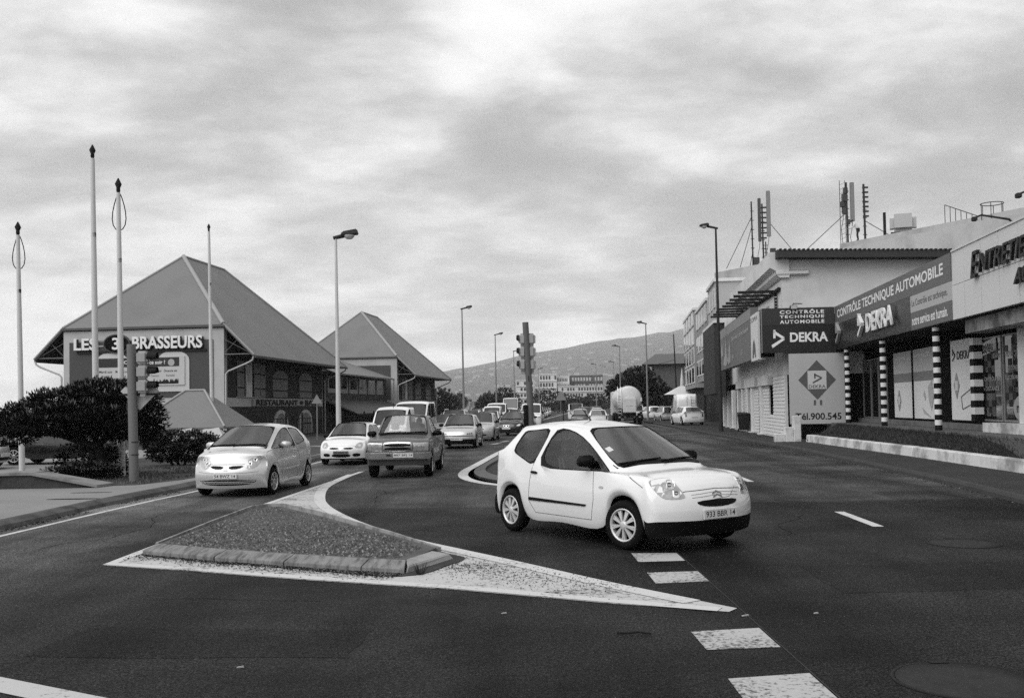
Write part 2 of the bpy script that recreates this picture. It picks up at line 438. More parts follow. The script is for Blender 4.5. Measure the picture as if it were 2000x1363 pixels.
strip('seam_line', [(1.915, 5.2), (1.92, 8.7), (1.925, 12.6)], .007, mat('seam_dust', .06, .9), .0035)
for y0, y1 in ((14.0, 15.97), (22.3, 24.45), (31, 33), (40, 42), (49, 51), (58, 60)):
    strip('lane_dash', [(5.10 + (y0 - 14) * .024, y0), (5.19 + (y1 - 16) * .024, y1)], .15, LINE)
strip('give_way_band', [(-4.2, 7.03), (-3.55, 6.66), (-2.47, 6.04), (-1.8, 5.65)], .23, LINE_WORN)
# arrow scraps on the far lane
for (x, y) in ((-1.0, 47.), (-.6, 50.), (-.3, 44.)): strip('lane_arrow', [(x, y), (x + .35, y + 1.4)], .25, LINE_WORN)

# painted triangle round the traffic island
A0 = [(-4.76, 11.58), (-4.74, 13.1), (-4.72, 15.2), (-4.70, 18.3), (-4.56, 21.95), (-4.42, 24.8), (-4.24, 28.9)]
CURVE = spline([(-4.24, 28.9), (-4.27, 25.8), (-4.20, 22.9), (-3.86, 20.4), (-3.36, 18.2), (-2.45, 15.7), (-1.43, 13.6), (-.67, 12.4), (-.03, 11.44), (.98, 9.87), (1.90, 8.60)])
sheet('painted_triangle', A0 + CURVE[1:] + [(1.80, 8.46), (.87, 8.88), (-.53, 9.66), (-2.15, 10.36), (-3.73, 11.12)], .004, LINE_WORN)
strip('island_line', [(-4.72, 11.6), (-4.70, 15.2), (-4.67, 18.3), (-4.53, 22.), (-4.40, 24.8), (-4.27, 28.)], .13, LINE, .008)
strip('island_line', [(-4.7, 11.66), (-3.70, 11.22), (-2.12, 10.46), (-.5, 9.76), (.9, 8.98), (1.74, 8.55)], .17, LINE, .0085)
strip('island_line', [(p[0] - .10, p[1] - .03) for p in CURVE[4:-2]], .22, LINE, .009)
# debris swept against the island
sheet('grit', spline([(-4.55, 12.25), (-3.5, 11.62), (-2.6, 11.16), (-1.2, 10.46), (-.72, 11.2), (-.58, 11.65), (-.75, 11.95), (-1.2, 12.6)], 4) + [(-1.4, 12.4), (-.85, 11.5), (-1.2, 10.7), (-2.6, 11.4), (-4.5, 12.5)], .0125, mat('grit', .05, .95, var=.5, vscale=5., fine=.4, fscale=40))

# raised traffic island: gravel bed, kerb stones on its front
ISLP = [(-4.58, 12.55), (-4.60, 15.4), (-4.58, 17.6), (-4.46, 17.95), (-4.2, 17.95), (-3.3, 16.5), (-1.75, 13.6), (-.95, 12.05), (-1.20, 10.98), (-2.6, 11.58), (-3.5, 12.08)]
imb = MB(); imb.hexa([(p[0], p[1], 0.) for p in ISLP], [(p[0], p[1], lerp(.082, .035, max(0., min(1., (p[1] - 11.6) / 5.)))) for p in ISLP])
isl = imb.build('traffic_island', mat('gravel_base', .10, .95, var=.5, vscale=2.2, fine=.5, fscale=24, bump=.8, bscale=30)); isl['kind'] = 'structure'
istone = mat('island_kerb', .23, .85, var=.35, vscale=2.5, fine=.3, fscale=25, bump=.5, bscale=22, stretch=(6, 1, 1), dirt=.5, dscale=2.)
edge = [(-4.60, 12.36), (-3.52, 11.72), (-2.60, 11.26), (-1.66, 10.82), (-1.17, 10.60)]
inner = [(-4.55, 12.76), (-3.48, 12.12), (-2.56, 11.64), (-1.62, 11.20), (-1.20, 11.04)]
for i in range(4):
    a, b, c, d = Vector(edge[i]), Vector(edge[i + 1]), Vector(inner[i + 1]), Vector(inner[i])
    g = (b - a) * .012; b = b - g; c = c - g
    bt = [(a.x, a.y, .0), (b.x, b.y, .0), (c.x, c.y, .0), (d.x, d.y, .0)]
    e = (d - a) * .12; f = (c - b) * .12
    mb = MB(); mb.hexa(bt, [(a.x, a.y, .055), (b.x, b.y, .055), (c.x, c.y, .055), (d.x, d.y, .055)])
    mb.hexa([(a.x, a.y, .056), (b.x, b.y, .056), (c.x, c.y, .056), (d.x, d.y, .056)], [(a.x + e.x, a.y + e.y, .066 + rnd.uniform(-.004, .004)), (b.x + f.x, b.y + f.y, .066 + rnd.uniform(-.004, .004)), (c.x, c.y, .092), (d.x, d.y, .092)])
    me = mb.mesh('kerb_stone'); bevel_mesh(me, .005, 1); mesh_obj('kerb_stone', me, istone, isl)
mb = MB(); mb.hexa([(-1.16, 10.60, 0), (-.70, 11.62, 0), (-.95, 11.9, 0), (-1.22, 11.30, 0)], [(-1.14, 10.68, .08), (-.76, 11.58, .075), (-.98, 11.8, .08), (-1.21, 11.1, .092)])
me = mb.mesh('kerb_stone'); bevel_mesh(me, .015, 1); mesh_obj('kerb_stone', me, CONC, isl)
# thin flush kerb on the other two sides
thin = MB()
for pl in ([(-4.60, 12.9), (-4.64, 15.4), (-4.62, 17.7), (-4.44, 18.0), (-4.15, 17.98)], [(-4.15, 17.98), (-3.22, 16.5), (-1.68, 13.6), (-.92, 12.05)]):
    o1 = offs(pl, .035)
    for i in range(len(pl) - 1):
        thin.hexa([(*pl[i], 0), (*pl[i + 1], 0), (*o1[i + 1], 0), (*o1[i], 0)], [(*pl[i], .085), (*pl[i + 1], .085), (*o1[i + 1], .085), (*o1[i], .085)])
thin.build('edging', mat('edging', .30, .8, dirt=.5, dscale=3.), isl)
# loose gravel and dry grass on the island
gv = MB(); poly = [(-4.5, 12.9), (-4.55, 15.4), (-4.5, 17.6), (-4.2, 17.8), (-3.35, 16.4), (-1.85, 13.6), (-1.1, 12.1), (-1.3, 11.2), (-2.6, 11.7), (-3.5, 12.2), (-4.5, 12.8)]
def inside(p, poly):
    c = False; j = len(poly) - 1
    for i in range(len(poly)):
        if (poly[i][1] > p[1]) != (poly[j][1] > p[1]) and p[0] < (poly[j][0] - poly[i][0]) * (p[1] - poly[i][1]) / (poly[j][1] - poly[i][1]) + poly[i][0]: c = not c
        j = i
    return c
cnt = 0
while cnt < 7500:
    p = (rnd.uniform(-4.6, -.8), rnd.uniform(11.0, 18.))
    if not inside(p, poly): continue
    cnt += 1; r = rnd.uniform(.008, .026); h = lerp(.082, .035, max(0., min(1., (p[1] - 11.6) / 5.))); a = rnd.uniform(0, 6.28)
    mi = 0 if rnd.random() < .5 else (1 if rnd.random() < .7 else 2)
    if mi == 1:      # dry blade
        L = rnd.uniform(.04, .11); gv.add([(p[0], p[1], h), (p[0] + r * .5, p[1], h), (p[0] + L * math.cos(a) * .6, p[1] + L * math.sin(a) * .6, h + L * .35)], [(0, 1, 2)], 1)
    else:
        vs = [(p[0] + r * math.cos(a + k * 2.09), p[1] + r * math.sin(a + k * 2.09), h - .003) for k in range(3)] + [(p[0], p[1], h + r * .8)]
        gv.add(vs, [(0, 1, 3), (1, 2, 3), (2, 0, 3)], mi)
o = gv.build('gravel', [mat('gravel_stone', .07, .9), mat('dry_grass', .13, .9), mat('gravel_pale', .26, .9)], isl, fix=False); o['kind'] = 'stuff'
# weed tuft by the island kerb
def tuft(name, label, loc, n=26, h=.16, spread=.07, m=None, group=None):
    mb = MB()
    for k in range(n):
        a = rnd.uniform(0, 6.28); l = rnd.uniform(.5, 1) * h; s = rnd.uniform(.3, 1) * spread; w = .006
        p = Vector((math.cos(a) * s * .3, math.sin(a) * s * .3, 0)); q = p + Vector((math.cos(a) * s, math.sin(a) * s, l))
        mb.add([p + Vector((w, 0, 0)), p - Vector((w, 0, 0)), q], [(0, 1, 2)])
    o = mb.build(name, m or mat('weed', .04, .9), None, fix=False); o.location = loc; tag(o, label, 'weed', group); return o
tuft('weed_tuft', 'small weed tuft growing at the end of the traffic island kerb', (-1.0, 10.58, 0), 40, .15, .09)

# splitter island with the middle signal, running on as the median
SPo = spline([(1.3, 60.), (.45, 50.5), (-.55, 40.), (-1.22, 31.), (-1.46, 27.6), (-1.40, 25.4), (-1.05, 23.7), (-.4, 22.4), (.5, 21.6), (1.4, 21.3), (2.2, 22.2), (2.5, 24.5), (2.7, 30.), (3.0, 40.), (3.6, 60.)], 5)
def inset(pl, d):
    c = Vector((sum(p[0] for p in pl) / len(pl), sum(p[1] for p in pl) / len(pl)))
    return offs(pl, d)
median_mat = mat('median_asphalt', .05, .9, var=.3, vscale=1., fine=.3, fscale=30, bump=.4, bscale=30)
i1 = inset(SPo, .26); i2 = inset(SPo, .42); i3 = inset(SPo, .72)
sheet('island_border_line', SPo + i1[::-1], .0045, LINE)
spl = slab('splitter_island', i2, 0., .06, median_mat)
for i in range(0, len(i2) - 1):
    a, b, c, d = i2[i], i2[i + 1], i3[i + 1], i3[i]
    A, B = Vector(a), Vector(b); g = (B - A) * .02; b2 = (b[0] - g.x, b[1] - g.y); c2 = (c[0] - g.x, c[1] - g.y)
    mb = MB(); mb.hexa([(*a, 0), (*b2, 0), (*c2, 0), (*d, 0)], [(*a, .07), (*b2, .07), (*c2, .12), (*d, .12)])
    mb.build('kerb_stone', CONC_DK, spl)
med = slab('median', [(1.9, 62), (3.3, 62), (7.1, 112), (18, 270), (16.6, 270), (3.3, 112)], 0., .12, median_mat)
for pl in ([(1.75, 62), (3.15, 112), (16.4, 270)], [(3.45, 62), (7.25, 112), (18.2, 270)]):
    w = MB(); o1 = offs(pl, .16)
    for i in range(2): w.hexa([(*pl[i], 0), (*pl[i + 1], 0), (*o1[i + 1], 0), (*o1[i], 0)], [(*pl[i], .15), (*pl[i + 1], .15), (*o1[i + 1], .15), (*o1[i], .15)])
    w.build('white_kerb', mat('white_kerb', .55, .8, dirt=.3, dscale=.5), med)

# manhole covers
def manhole(label, x, y, r):
    t = thing('manhole_cover', label, 'manhole', (x, y, 0))
    mb = MB(); mb.lathe([(r + .03, .002), (r + .028, .007), (r + .008, .007), (r + .004, .0015)], 40); mb.build('frame', mat('manhole_iron', .02, .6, .4), t)
    mb = MB(); mb.lathe([(r, .001), (r, .006), (r * .55, .0068), (.001, .0068)], 40); mb.build('lid', mat('manhole_lid', .035, .8, var=.3, vscale=6, fine=.4, fscale=50, bump=.4, bscale=60), t)
    mb = MB(); mb.box(-.06, .06, r - .03, r + .03, .0075, .012); mb.build('hinge', mat('manhole_iron', .02, .6, .4), t)
manhole('round iron manhole cover in the near lane of the junction', 2.82, 6.30, .42)
manhole('round iron manhole cover beside the second lane dash', 5.5, 12.25, .40)
o = sheet('drain_slot', ell(-8.55, 19.4, .55, .10, 14), .109, mat('drain_black', .01, .8)); o.rotation_euler = (0, 0, 0)
o = sheet('drain_slot', ell(-8.85, 20.9, .45, .07, 14), .109, mat('drain_black', .01, .8))
# scraps of litter
for (x, y, a, l) in ((-.1, 8.55, .2, .022), (1.9, 8.3, .3, .03), (-.2, 9.9, 0, .02), (2.5, 8.35, .1, .018), (-1.9, 6.9, .2, .025)):
    mb = MB(); c, s_ = math.cos(a), math.sin(a)
    mb.hexa([(-l, -.014, 0), (l, -.01, 0), (l, .01, 0), (-l, .012, 0)], [(-l * .9, -.015, .006), (l * .9, -.01, .012), (l * .85, .01, .01), (-l * .9, .012, .004)])
    o = mb.build('litter_scrap', mat('litter', .35, .9)); o.location = (x, y, .0005); o.rotation_euler = (0, 0, a); tag(o, 'pale scrap of litter lying on the asphalt', 'litter', 'litter scraps on the road')
mb = MB(); mb.tube([(1.03, 7.66, .012), (.94, 7.70, .018), (.85, 7.68, .014), (.78, 7.72, .01)], .008, 5); o = mb.build('twig', mat('twig_bark', .015, .9)); tag(o, 'dark bent twig lying on the road near the painted triangle', 'twig')
# ------------------------------------------------------------------ wear on the road: repairs, cracks, grit in the gutters
PATCH = asphalt_mat('asphalt_repair', .0085)
for pts in ([(3.0, 9.2), (5.6, 9.35), (5.7, 10.9), (3.05, 10.75)], [(-7.0, 24.6), (-5.4, 24.7), (-5.35, 27.2), (-6.95, 27.1)], [(6.6, 14.6), (8.0, 14.8), (8.2, 19.5), (6.9, 19.3)], [(-3.6, 7.3), (-1.2, 7.1), (-1.15, 8.0), (-3.5, 8.3)], [(6.2, 30), (8.2, 30.2), (8.5, 37), (6.5, 36.8)]):
    q = []
    for i in range(len(pts)):
        a, b = Vector(pts[i]), Vector(pts[(i + 1) % len(pts)])
        for k in range(8):
            p = a.lerp(b, k / 8); q.append((p.x + rnd.uniform(-.02, .02), p.y + rnd.uniform(-.03, .03)))
    sheet('road_repair', q, .002, PATCH)
crk = MB(); crm = mat('crack_black', .004, .95)
def crack(p, d, n, w):
    p = Vector(p); a = math.atan2(d[1], d[0]); P = [p.copy()]
    for _ in range(n):
        a += rnd.gauss(0, .28); a = a * .85 + math.atan2(d[1], d[0]) * .15
        p = p + Vector((math.cos(a), math.sin(a))) * rnd.uniform(.10, .26); P.append(p.copy())
    o = offs([tuple(q) for q in P], w); o2 = offs([tuple(q) for q in P], -w)
    for i in range(len(P) - 1): crk.add([(*o[i], .0031), (*o[i + 1], .0031), (*o2[i + 1], .0031), (*o2[i], .0031)], [(0, 1, 2, 3)])
for p, d, n, w in (((-3.4, 9.4), (1, -.25), 9, .004), ((3.6, 13.2), (.5, 1), 14, .004), ((-6.2, 13.), (.1, 1), 24, .005), ((6.4, 9.6), (.25, 1), 14, .004), ((4.2, 18.), (1, .02), 20, .006), ((-2.6, 18.6), (.2, 1), 20, .005)): crack(p, d, n, w)
o = crk.build('road_cracks', crm, road, fix=False); o['kind'] = 'stuff'
db = MB()
def bit(x, y, z, r, mi):
    a = rnd.uniform(0, 6.28); vs = [(x + r * math.cos(a + k * 2.09) * rnd.uniform(.6, 1.3), y + r * math.sin(a + k * 2.09), z) for k in range(3)] + [(x, y, z + r * .6)]
    db.add(vs, [(0, 1, 3), (1, 2, 3), (2, 0, 3)], mi)
for _ in range(2600):            # left gutter
    t = rnd.random() ** 1.; d = rnd.uniform(2.5, 30.); p, tt = along(KL, d); n = Vector((-tt.y, tt.x)); s_ = -abs(rnd.gauss(0, .10)) - .01
    if mnoise.noise(Vector((d * .5, 0, 4.))) < -.25: continue
    bit(p.x + n.x * s_, p.y + n.y * s_, .001, rnd.uniform(.006, .025), 0 if rnd.random() < .85 else 1)
for _ in range(2600):            # round the island
    i = rnd.randrange(4); a, b = Vector(edge[i]), Vector(edge[i + 1]); p = a.lerp(b, rnd.random()); s_ = -abs(rnd.gauss(0, .16)); n = Vector((-(b - a).y, (b - a).x)).normalized()
    bit(p.x + n.x * s_, p.y + n.y * s_, .013, rnd.uniform(.004, .016), 0 if rnd.random() < .8 else 1)
for _ in range(1500):            # scattered over the paint beyond the island's end
    t = rnd.random(); p = Vector((-.75, 11.2)).lerp(Vector((.9, 9.5)), t ** 1.6) + Vector((rnd.gauss(0, .28), rnd.gauss(0, .28)))
    bit(p.x, p.y, .0095, rnd.uniform(.003, .012), 0)
for _ in range(900):             # right kerb
    d = rnd.uniform(6, 40); p, tt = along(KR, d); n = Vector((-tt.y, tt.x)); s_ = abs(rnd.gauss(0, .09)) + .01
    bit(p.x + n.x * s_, p.y + n.y * s_, .001, rnd.uniform(.006, .02), 0 if rnd.random() < .8 else 1)
for _ in range(2200):            # loose grit on the junction
    bit(rnd.uniform(-7, 8), rnd.uniform(5.2, 20), .0005, rnd.uniform(.002, .006), 1 if rnd.random() < .6 else 0)
o = db.build('road_grit', [mat('grit_dark', .012, .95), mat('grit_pale', .16, .9)], None, fix=False); tag(o, 'loose grit and leaf litter along the kerbs and the traffic island', 'grit', kind='stuff')
# cables and small fittings on the right-hand fronts
# ------------------------------------------------------------------ the two halls on the left
def roof_mat(name, base):
    m = mat(name, base, .55, .0, var=.12, vscale=.35, fine=.07, fscale=12, dirt=.10, dscale=.5)
    nt = m.node_tree; b = nt.nodes['Principled BSDF']
    co = nd(nt, 'ShaderNodeTexCoord'); w = nd(nt, 'ShaderNodeTexWave', wave_type='BANDS', bands_direction='DIAGONAL')
    w.inputs['Scale'].default_value = 1.6; w.inputs['Distortion'].default_value = 0.
    nt.links.new(co.outputs['Object'], w.inputs['Vector'])
    bp = nd(nt, 'ShaderNodeBump'); bp.inputs['Strength'].default_value = .22; bp.inputs['Distance'].default_value = .03
    nt.links.new(w.outputs[0], bp.inputs['Height']); nt.links.new(bp.outputs[0], b.inputs['Normal']); return m
ROOF = roof_mat('roof_sheet', .165)
HIPCAP = mat('hip_cap', .30, .5)
WALL_LT = mat('wall_pale', .46, .85, var=.06, vscale=.8, dirt=.12, dscale=.6)
WALL_DK = mat('wall_dark_red', .085, .85, var=.1, vscale=.8, fine=.08, fscale=30)
WOOD_GREY = mat('shutter_wood', .20, .8, var=.2, vscale=3., stretch=(1, 1, .2))
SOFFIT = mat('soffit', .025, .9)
PIPE = mat('downpipe', .42, .6)
IRON = mat('dark_iron', .02, .6, .2)
def thick(mb, pts, t=.13, mi=0):
    mb.hexa([(p[0], p[1], p[2] - t) for p in pts], pts, mi)
def shutter(parent, v0, v1, z0, z1, u=.03, leaves=2, arch=False):
    n = leaves
    for k in range(n):
        a = lerp(v0, v1, k / n) + .02; b = lerp(v0, v1, (k + 1) / n) - .02
        mb = MB(); pts = [(a, z0), (b, z0), (b, z1), (a, z1)]
        if arch:
            c, rad = (v0 + v1) / 2, (v1 - v0) / 2
            top = [(q, z1 - .45 + .45 * math.sqrt(max(0, 1 - ((q - c) / rad) ** 2))) for q in [lerp(b, a, i / 5) for i in range(6)]]
            pts = [(a, z0), (b, z0)] + top
        mb.prism(pts, 'x', u, u + .05); o = mb.build('shutter', WOOD_GREY, parent)
        for zz in (lerp(z0, z1, .25), lerp(z0, z1, .68)):
            h = MB(); h.box(u + .051, u + .075, a + .03, b - .03, zz - .04, zz + .04); h.build('hinge_bar', IRON, o)
def make_hall(name, label, A, ang, sign):
    t = thing(name, label, 'building', (A[0], A[1], 0), -R(ang))
    W, D, zt, ze, o_, zr = 9.8, 18.1, 6.72, 4.95, 1.82, 11.6
    mb = MB()
    # wall with gable corners carried up to the roof
    mb.box(-W, 0, 0, D, -.6, 6.55); mb.build('wall', WALL_LT, t)
    mb = MB(); mb.box(-W + .38, -.62, -.04, -.002, 2.62, 5.9); mb.build('wall_panel', WALL_DK, t)
    mb = MB(); mb.box(-W + .1, -.1, -.05, -.002, -.6, 2.1); mb.build('wall_panel', WALL_DK, t)
    mb = MB(); mb.box(.002, .012, .45, D - .1, 2.55, 6.5); mb.build('wall_panel', mat('wall_side_shaded', .05, .9), t)  # darker than the front panels: eave shade put into the side wall colour
    mb = MB(); mb.box(.002, .012, .2, D - .1, -.6, 2.02); mb.build('wall_panel', mat('wall_side_low_shaded', .045, .9), t)  # lower side likewise carries the eave shade in its colour
    # roof planes
    P = dict(rf=(-W / 2, 5.3, zr), rb=(-W / 2, 11.5, zr), fR=(0, -.06, 6.76), fL=(-W, -.06, 6.76), eRf=(o_, -.06, ze), eRb=(o_, D + .25, ze), eLf=(-W - o_, -.06, ze), eLb=(-W - o_, D + .25, ze))
    rb_ = MB(); thick(rb_, [P['fL'], P['fR'], P['rf']]); thick(rb_, [P['fR'], P['eRf'], P['eRb'], P['rb'], P['rf']]); thick(rb_, [P['eLf'], P['fL'], P['rf'], P['rb'], P['eLb']]); thick(rb_, [P['eRb'], P['eLb'], P['rb']])
    ro = rb_.build('roof', ROOF, t)
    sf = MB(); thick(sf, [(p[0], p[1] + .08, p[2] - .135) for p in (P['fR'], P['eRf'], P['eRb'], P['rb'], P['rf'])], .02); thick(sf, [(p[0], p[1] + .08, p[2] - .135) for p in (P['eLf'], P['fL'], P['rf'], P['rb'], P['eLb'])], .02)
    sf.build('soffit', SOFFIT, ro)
    def cap(a, b, r=.09):
        c = MB(); c.tube([Vector(a) + Vector((0, 0, .02)), Vector(b) + Vector((0, 0, .02))], r, 6); c.build('hip_cap', HIPCAP, ro)
    cap(P['rf'], P['fR'], .14); cap(P['rf'], P['fL'], .08); cap(P['rf'], P['rb']); cap(P['rb'], P['eRb']); cap(P['fR'], P['eRf'], .07); cap(P['fL'], P['eLf'], .07)
    g = MB(); g.box(-W - .1, .1, -.16, -.07, 6.60, 6.72); g.build('eave_gutter', mat('gutter', .10, .6), ro)
    g = MB(); g.box(o_ - .02, o_ + .1, -.02, D + .2, ze - .16, ze - .04); g.build('eave_gutter', mat('gutter', .10, .6), ro)
    # open eave trusses
    for v in (.05, D / 2, D):
        for sx, u0, u1 in ((1, .0, o_ - .2), (-1, -W, -W - o_ + .2)):
            b = MB(); b.tube([(u0, v, 5.02), (u1, v, 5.02)], .04, 5); b.tube([(u0, v, 5.9), (u1, v, 5.05)], .02, 4); b.tube([(u0, v, 5.1), (lerp(u0, u1, .55), v, 5.95)], .018, 4)
            b.build('eave_bracket', mat('bracket_steel', .16, .6), t)
    for sx, u0, v0 in ((1, 0, -.02), (1, 0, D + .2), (-1, -W, -.02)):
        b = MB(); e = u0 + sx * (o_ - .05); s_ = u0 + sx * .12
        b.tube([(e, v0, 4.85), (e - sx * .06, v0, 4.66), (e - sx * .35, v0, 4.5), (s_ + sx * .15, v0, 4.05), (s_, v0, 3.9), (s_, v0, -.1)], .055, 7); b.build('downpipe', PIPE, t)
    # side openings
    d = MB(); d.box(.013, .06, 1.7, 6.1, 2.57, 2.62); d.build('sill', WALL_LT, t)
    shutter(t, 1.75, 2.75, 2.62, 4.75, .05, 1); shutter(t, 4.35, 5.3, 2.62, 4.7, .05, 1); shutter(t, 5.35, 6.2, 2.62, 4.65, .05, 1)
    d = MB(); d.box(.013, .07, 3.15, 4.05, 2.62, 4.75); dr = d.build('door', mat('door_white', .55, .6), t)
    for k in range(3):
        for j in range(2):
            p = MB(); p.box(.071, .078, 3.28 + .34 * j, 3.54 + .34 * j, 3.5 + .4 * k, 3.84 + .4 * k); p.build('pane', GLASS_DARK, dr)
    shutter(t, 7.6, 10.3, 2.62, 4.40, .03, 2, True); shutter(t, 12.7, 15.4, 2.62, 4.40, .03, 2, True)
    for v0, v1 in ((7.7, 10.4), (12.6, 15.5)):
        c, rad = (v0 + v1) / 2, (v1 - v0) / 2
        arc = [(c - rad * math.cos(math.pi * i / 12), .75 + 1.05 * math.sin(math.pi * i / 12)) for i in range(13)]
        inn = [(c - (rad - .28) * math.cos(math.pi * i / 12), .75 + .80 * math.sin(math.pi * i / 12)) for i in range(13)]
        a = MB()
        for i in range(12): a.prism([arc[i], arc[i + 1], inn[i + 1], inn[i]], 'x', .013, .09)
        a.prism([(v0, -.6), (v0 + .28, -.6), (v0 + .28, .75), (v0, .75)], 'x', .013, .09); a.prism([(v1 - .28, -.6), (v1, -.6), (v1, .75), (v1 - .28, .75)], 'x', .013, .09)
        a.build('arch_surround', WALL_LT, t); shutter(t, v0 + .3, v1 - .3, -.6, 1.5, .03, 2, True)
    return t
hall = make_hall('restaurant_building', 'restaurant hall with tall hipped metal roof and LES 3 BRASSEURS sign', (-16.5, 57.), 7., True)
hall2 = make_hall('hall_building', 'second hipped-roof hall standing beyond the restaurant annex', (-10.98, 95.), 7., False)
# lettering and boards on the restaurant front (the front faces -y in the hall's frame)
LTR = mat('letter_white', .75, .5); LTR_EDGE = mat('letter_edge', .03, .6)
def sign_word(root, txt, u0, u1, z0, z1, v=-.22, m=LTR, bold=.025, depth=.05, shadow=True):
    if shadow:
        text_obj('letter_return', txt, LTR_EDGE, root, (u0 + .035, v + .07, z0 - .045), (1, 0, 0), (0, 0, 1), width=u1 - u0, height=z1 - z0, depth=depth * 1.3, bold=bold + .01)
    return text_obj('lettering', txt, m, root, (u0, v, z0), (1, 0, 0), (0, 0, 1), width=u1 - u0, height=z1 - z0, depth=depth, bold=bold)
sg = thing('sign', 'raised white LES 3 BRASSEURS letters with oval badge on the restaurant wall', 'sign', (-16.5, 57., 0), -R(7))
sign_word(sg, 'LES', -9.02, -7.62, 5.42, 6.12); sign_word(sg, 'BRASSEURS', -5.42, -1.18, 5.42, 6.16)
mb = MB(); mb.box(-8.9, -1.0, -.14, -.06, 5.24, 5.36); mb.build('rail', LTR_EDGE, sg)
mb = MB(); mb.box(-7.7, -5.4, -.10, -.06, 5.62, 5.68); mb.box(-7.7, -5.4, -.10, -.06, 5.98, 6.02); mb.build('backing', WALL_LT, sg)
def disc(mb, cx, cz, rx, rz, y0, y1, n=36, mi=0): mb.prism(ell(cx, cz, rx, rz, n), 'y', y0, y1, mi)
mb = MB(); disc(mb, -6.42, 5.77, .82, .56, -.20, -.06); ov = mb.build('oval_badge', mat('badge_rim', .07, .5), sg)
mb = MB(); disc(mb, -6.42, 5.77, .74, .49, -.23, -.201); mb.build('oval_face', mat('badge_face', .004, .9, spec=.1), sg)
text_obj('lettering', '3', LTR, sg, (-6.66, -.25, 5.42), (1, 0, 0), (0, 0, 1), width=.46, height=.70, depth=.012, bold=.02)
# arched window heads and the poster on them
for c in (-6.75, -3.0):
    mb = MB(); pts = [(c - .95, 2.95), (c + .95, 2.95)] + [(c + .95 * math.cos(math.pi * i / 12), 4.75 + .55 * math.sin(math.pi * i / 12)) for i in range(13)]
    mb.prism(pts, 'y', -.10, -.045); mb.build('blind_window', mat('window_white', .55, .8), hall)
po = thing('poster', 'wide events poster with dark header and ce soir lettering on the restaurant wall', 'poster', (-16.5, 57., 0), -R(7))
mb = MB(); mb.box(-7.62, -2.3, -.16, -.105, 3.32, 4.98); mb.build('board', mat('poster_paper', .52, .7, var=.05), po)
mb = MB(); mb.box(-7.56, -2.62, -.168, -.161, 4.40, 4.92); mb.build('header', mat('poster_dark', .05, .6), po)
text_obj('lettering', "C'est quoi", LTR, po, (-6.0, -.171, 4.52), (1, 0, 0), (0, 0, 1), width=1.5, height=.26, bold=.02)
text_obj('lettering', 'ce soir ?', LTR, po, (-4.42, -.171, 4.54), (1, 0, 0), (0, 0, 1), width=.95, height=.22, bold=.02)
for u, a, b in ((-7.5, 'Mardi soir', 'Jazz'), (-6.5, 'Mercredi soir', 'Quiz'), (-5.5, 'Jeudi soir', 'Salsa'), (-4.5, 'Vendredi soir', 'Concert'), (-3.55, 'Dimanche soir', 'Karaoké')):
    text_obj('lettering', a, INK, po, (u, -.165, 4.08), (1, 0, 0), (0, 0, 1), width=.82, height=.14, bold=.012)
    text_obj('lettering', b, INK, po, (u + .15, -.165, 3.82), (1, 0, 0), (0, 0, 1), width=.5, height=.12)
mb = MB(); disc(mb, -3.1, 4.62, .2, .2, -.174, -.169, 16); mb.build('crest', mat('crest', .4, .6), po)
cr_ = MB()
for k in range(34):
    u = -4.2 + 1.5 * k / 33; h = rnd.uniform(.1, .3); cr_.prism([(u - .04, 3.4), (u + .04, 3.4), (u + .03, 3.4 + h), (u - .02, 3.4 + h)], 'y', -.166, -.161)
q = cr_.build('crowd_print', INK, po); q['kind'] = 'stuff'
mb = MB(); mb.box(.05, .09, 4.1, 17.3, 2.06, 2.50); mb.build('name_board', mat('name_board', .30, .8, var=.15, vscale=2.), hall)
text_obj('lettering', 'RESTAURANT', mat('letter_dark', .03, .7), hall, (.11, 4.6, 2.10), (0, 1, 0), (0, 0, 1), width=7.6, height=.36, depth=.02, bold=.03)
text_obj('lettering', 'BAR', mat('letter_dark', .03, .7), hall, (.11, 13.8, 2.10), (0, 1, 0), (0, 0, 1), width=2.5, height=.36, depth=.02, bold=.03)
mb = MB(); mb.prism(ell(13.0, 2.28, .35, .12, 12), 'x', .10, .13); mb.build('dash', mat('letter_dark', .03, .7), hall)
mb = MB(); mb.box(-1.75, -1.45, -.5, -.08, 2.18, 2.28); mb.tube([(-1.6, -.08, 2.1), (-1.6, -.3, 2.2)], .03, 6); mb.build('wall_camera', LTR, hall)

# annex between the halls
ax = thing('annex_building', 'low annex with window row and lean-to awning between the two halls', 'building', (-16.5, 57., 0), -R(7))
mb = MB(); mb.box(-6, .0, 18.5, 37.6, -.6, 4.7); mb.build('wall', mat('annex_wall', .07, .9, var=.15, vscale=1.), ax)
mb = MB(); thick(mb, [(.95, 18.45, 4.55), (.95, 37.0, 4.55), (-4.8, 37.0, 6.6), (-4.8, 18.45, 6.6)], .12); mb.build('roof', roof_mat('annex_roof', .17), ax)
mb = MB(); thick(mb, [(.02, 18.6, 2.5), (.02, 37.4, 2.5), (2.6, 37.4, 1.45), (2.6, 18.6, 1.45)], .08); mb.build('awning', mat('awning_sheet', .11, .7, var=.12, vscale=1.), ax)
for k in range(6):
    v = 19.3 + 2.9 * k
    fr = MB(); fr.box(.005, .05, v, v + 2.4, 3.05, 4.35); w = fr.build('window', mat('frame_grey', .28, .7), ax)
    p = MB(); p.box(.051, .056, v + .25, v + 2.15, 3.4, 4.3); p.build('pane', GLASS_DARK, w)
for v in (18.9, 36.9):
    b = MB(); b.tube([(.9, v, 4.45), (.9, v, 2.3), (.75, v, 2.0)], .05, 6); b.build('downpipe', PIPE, ax)
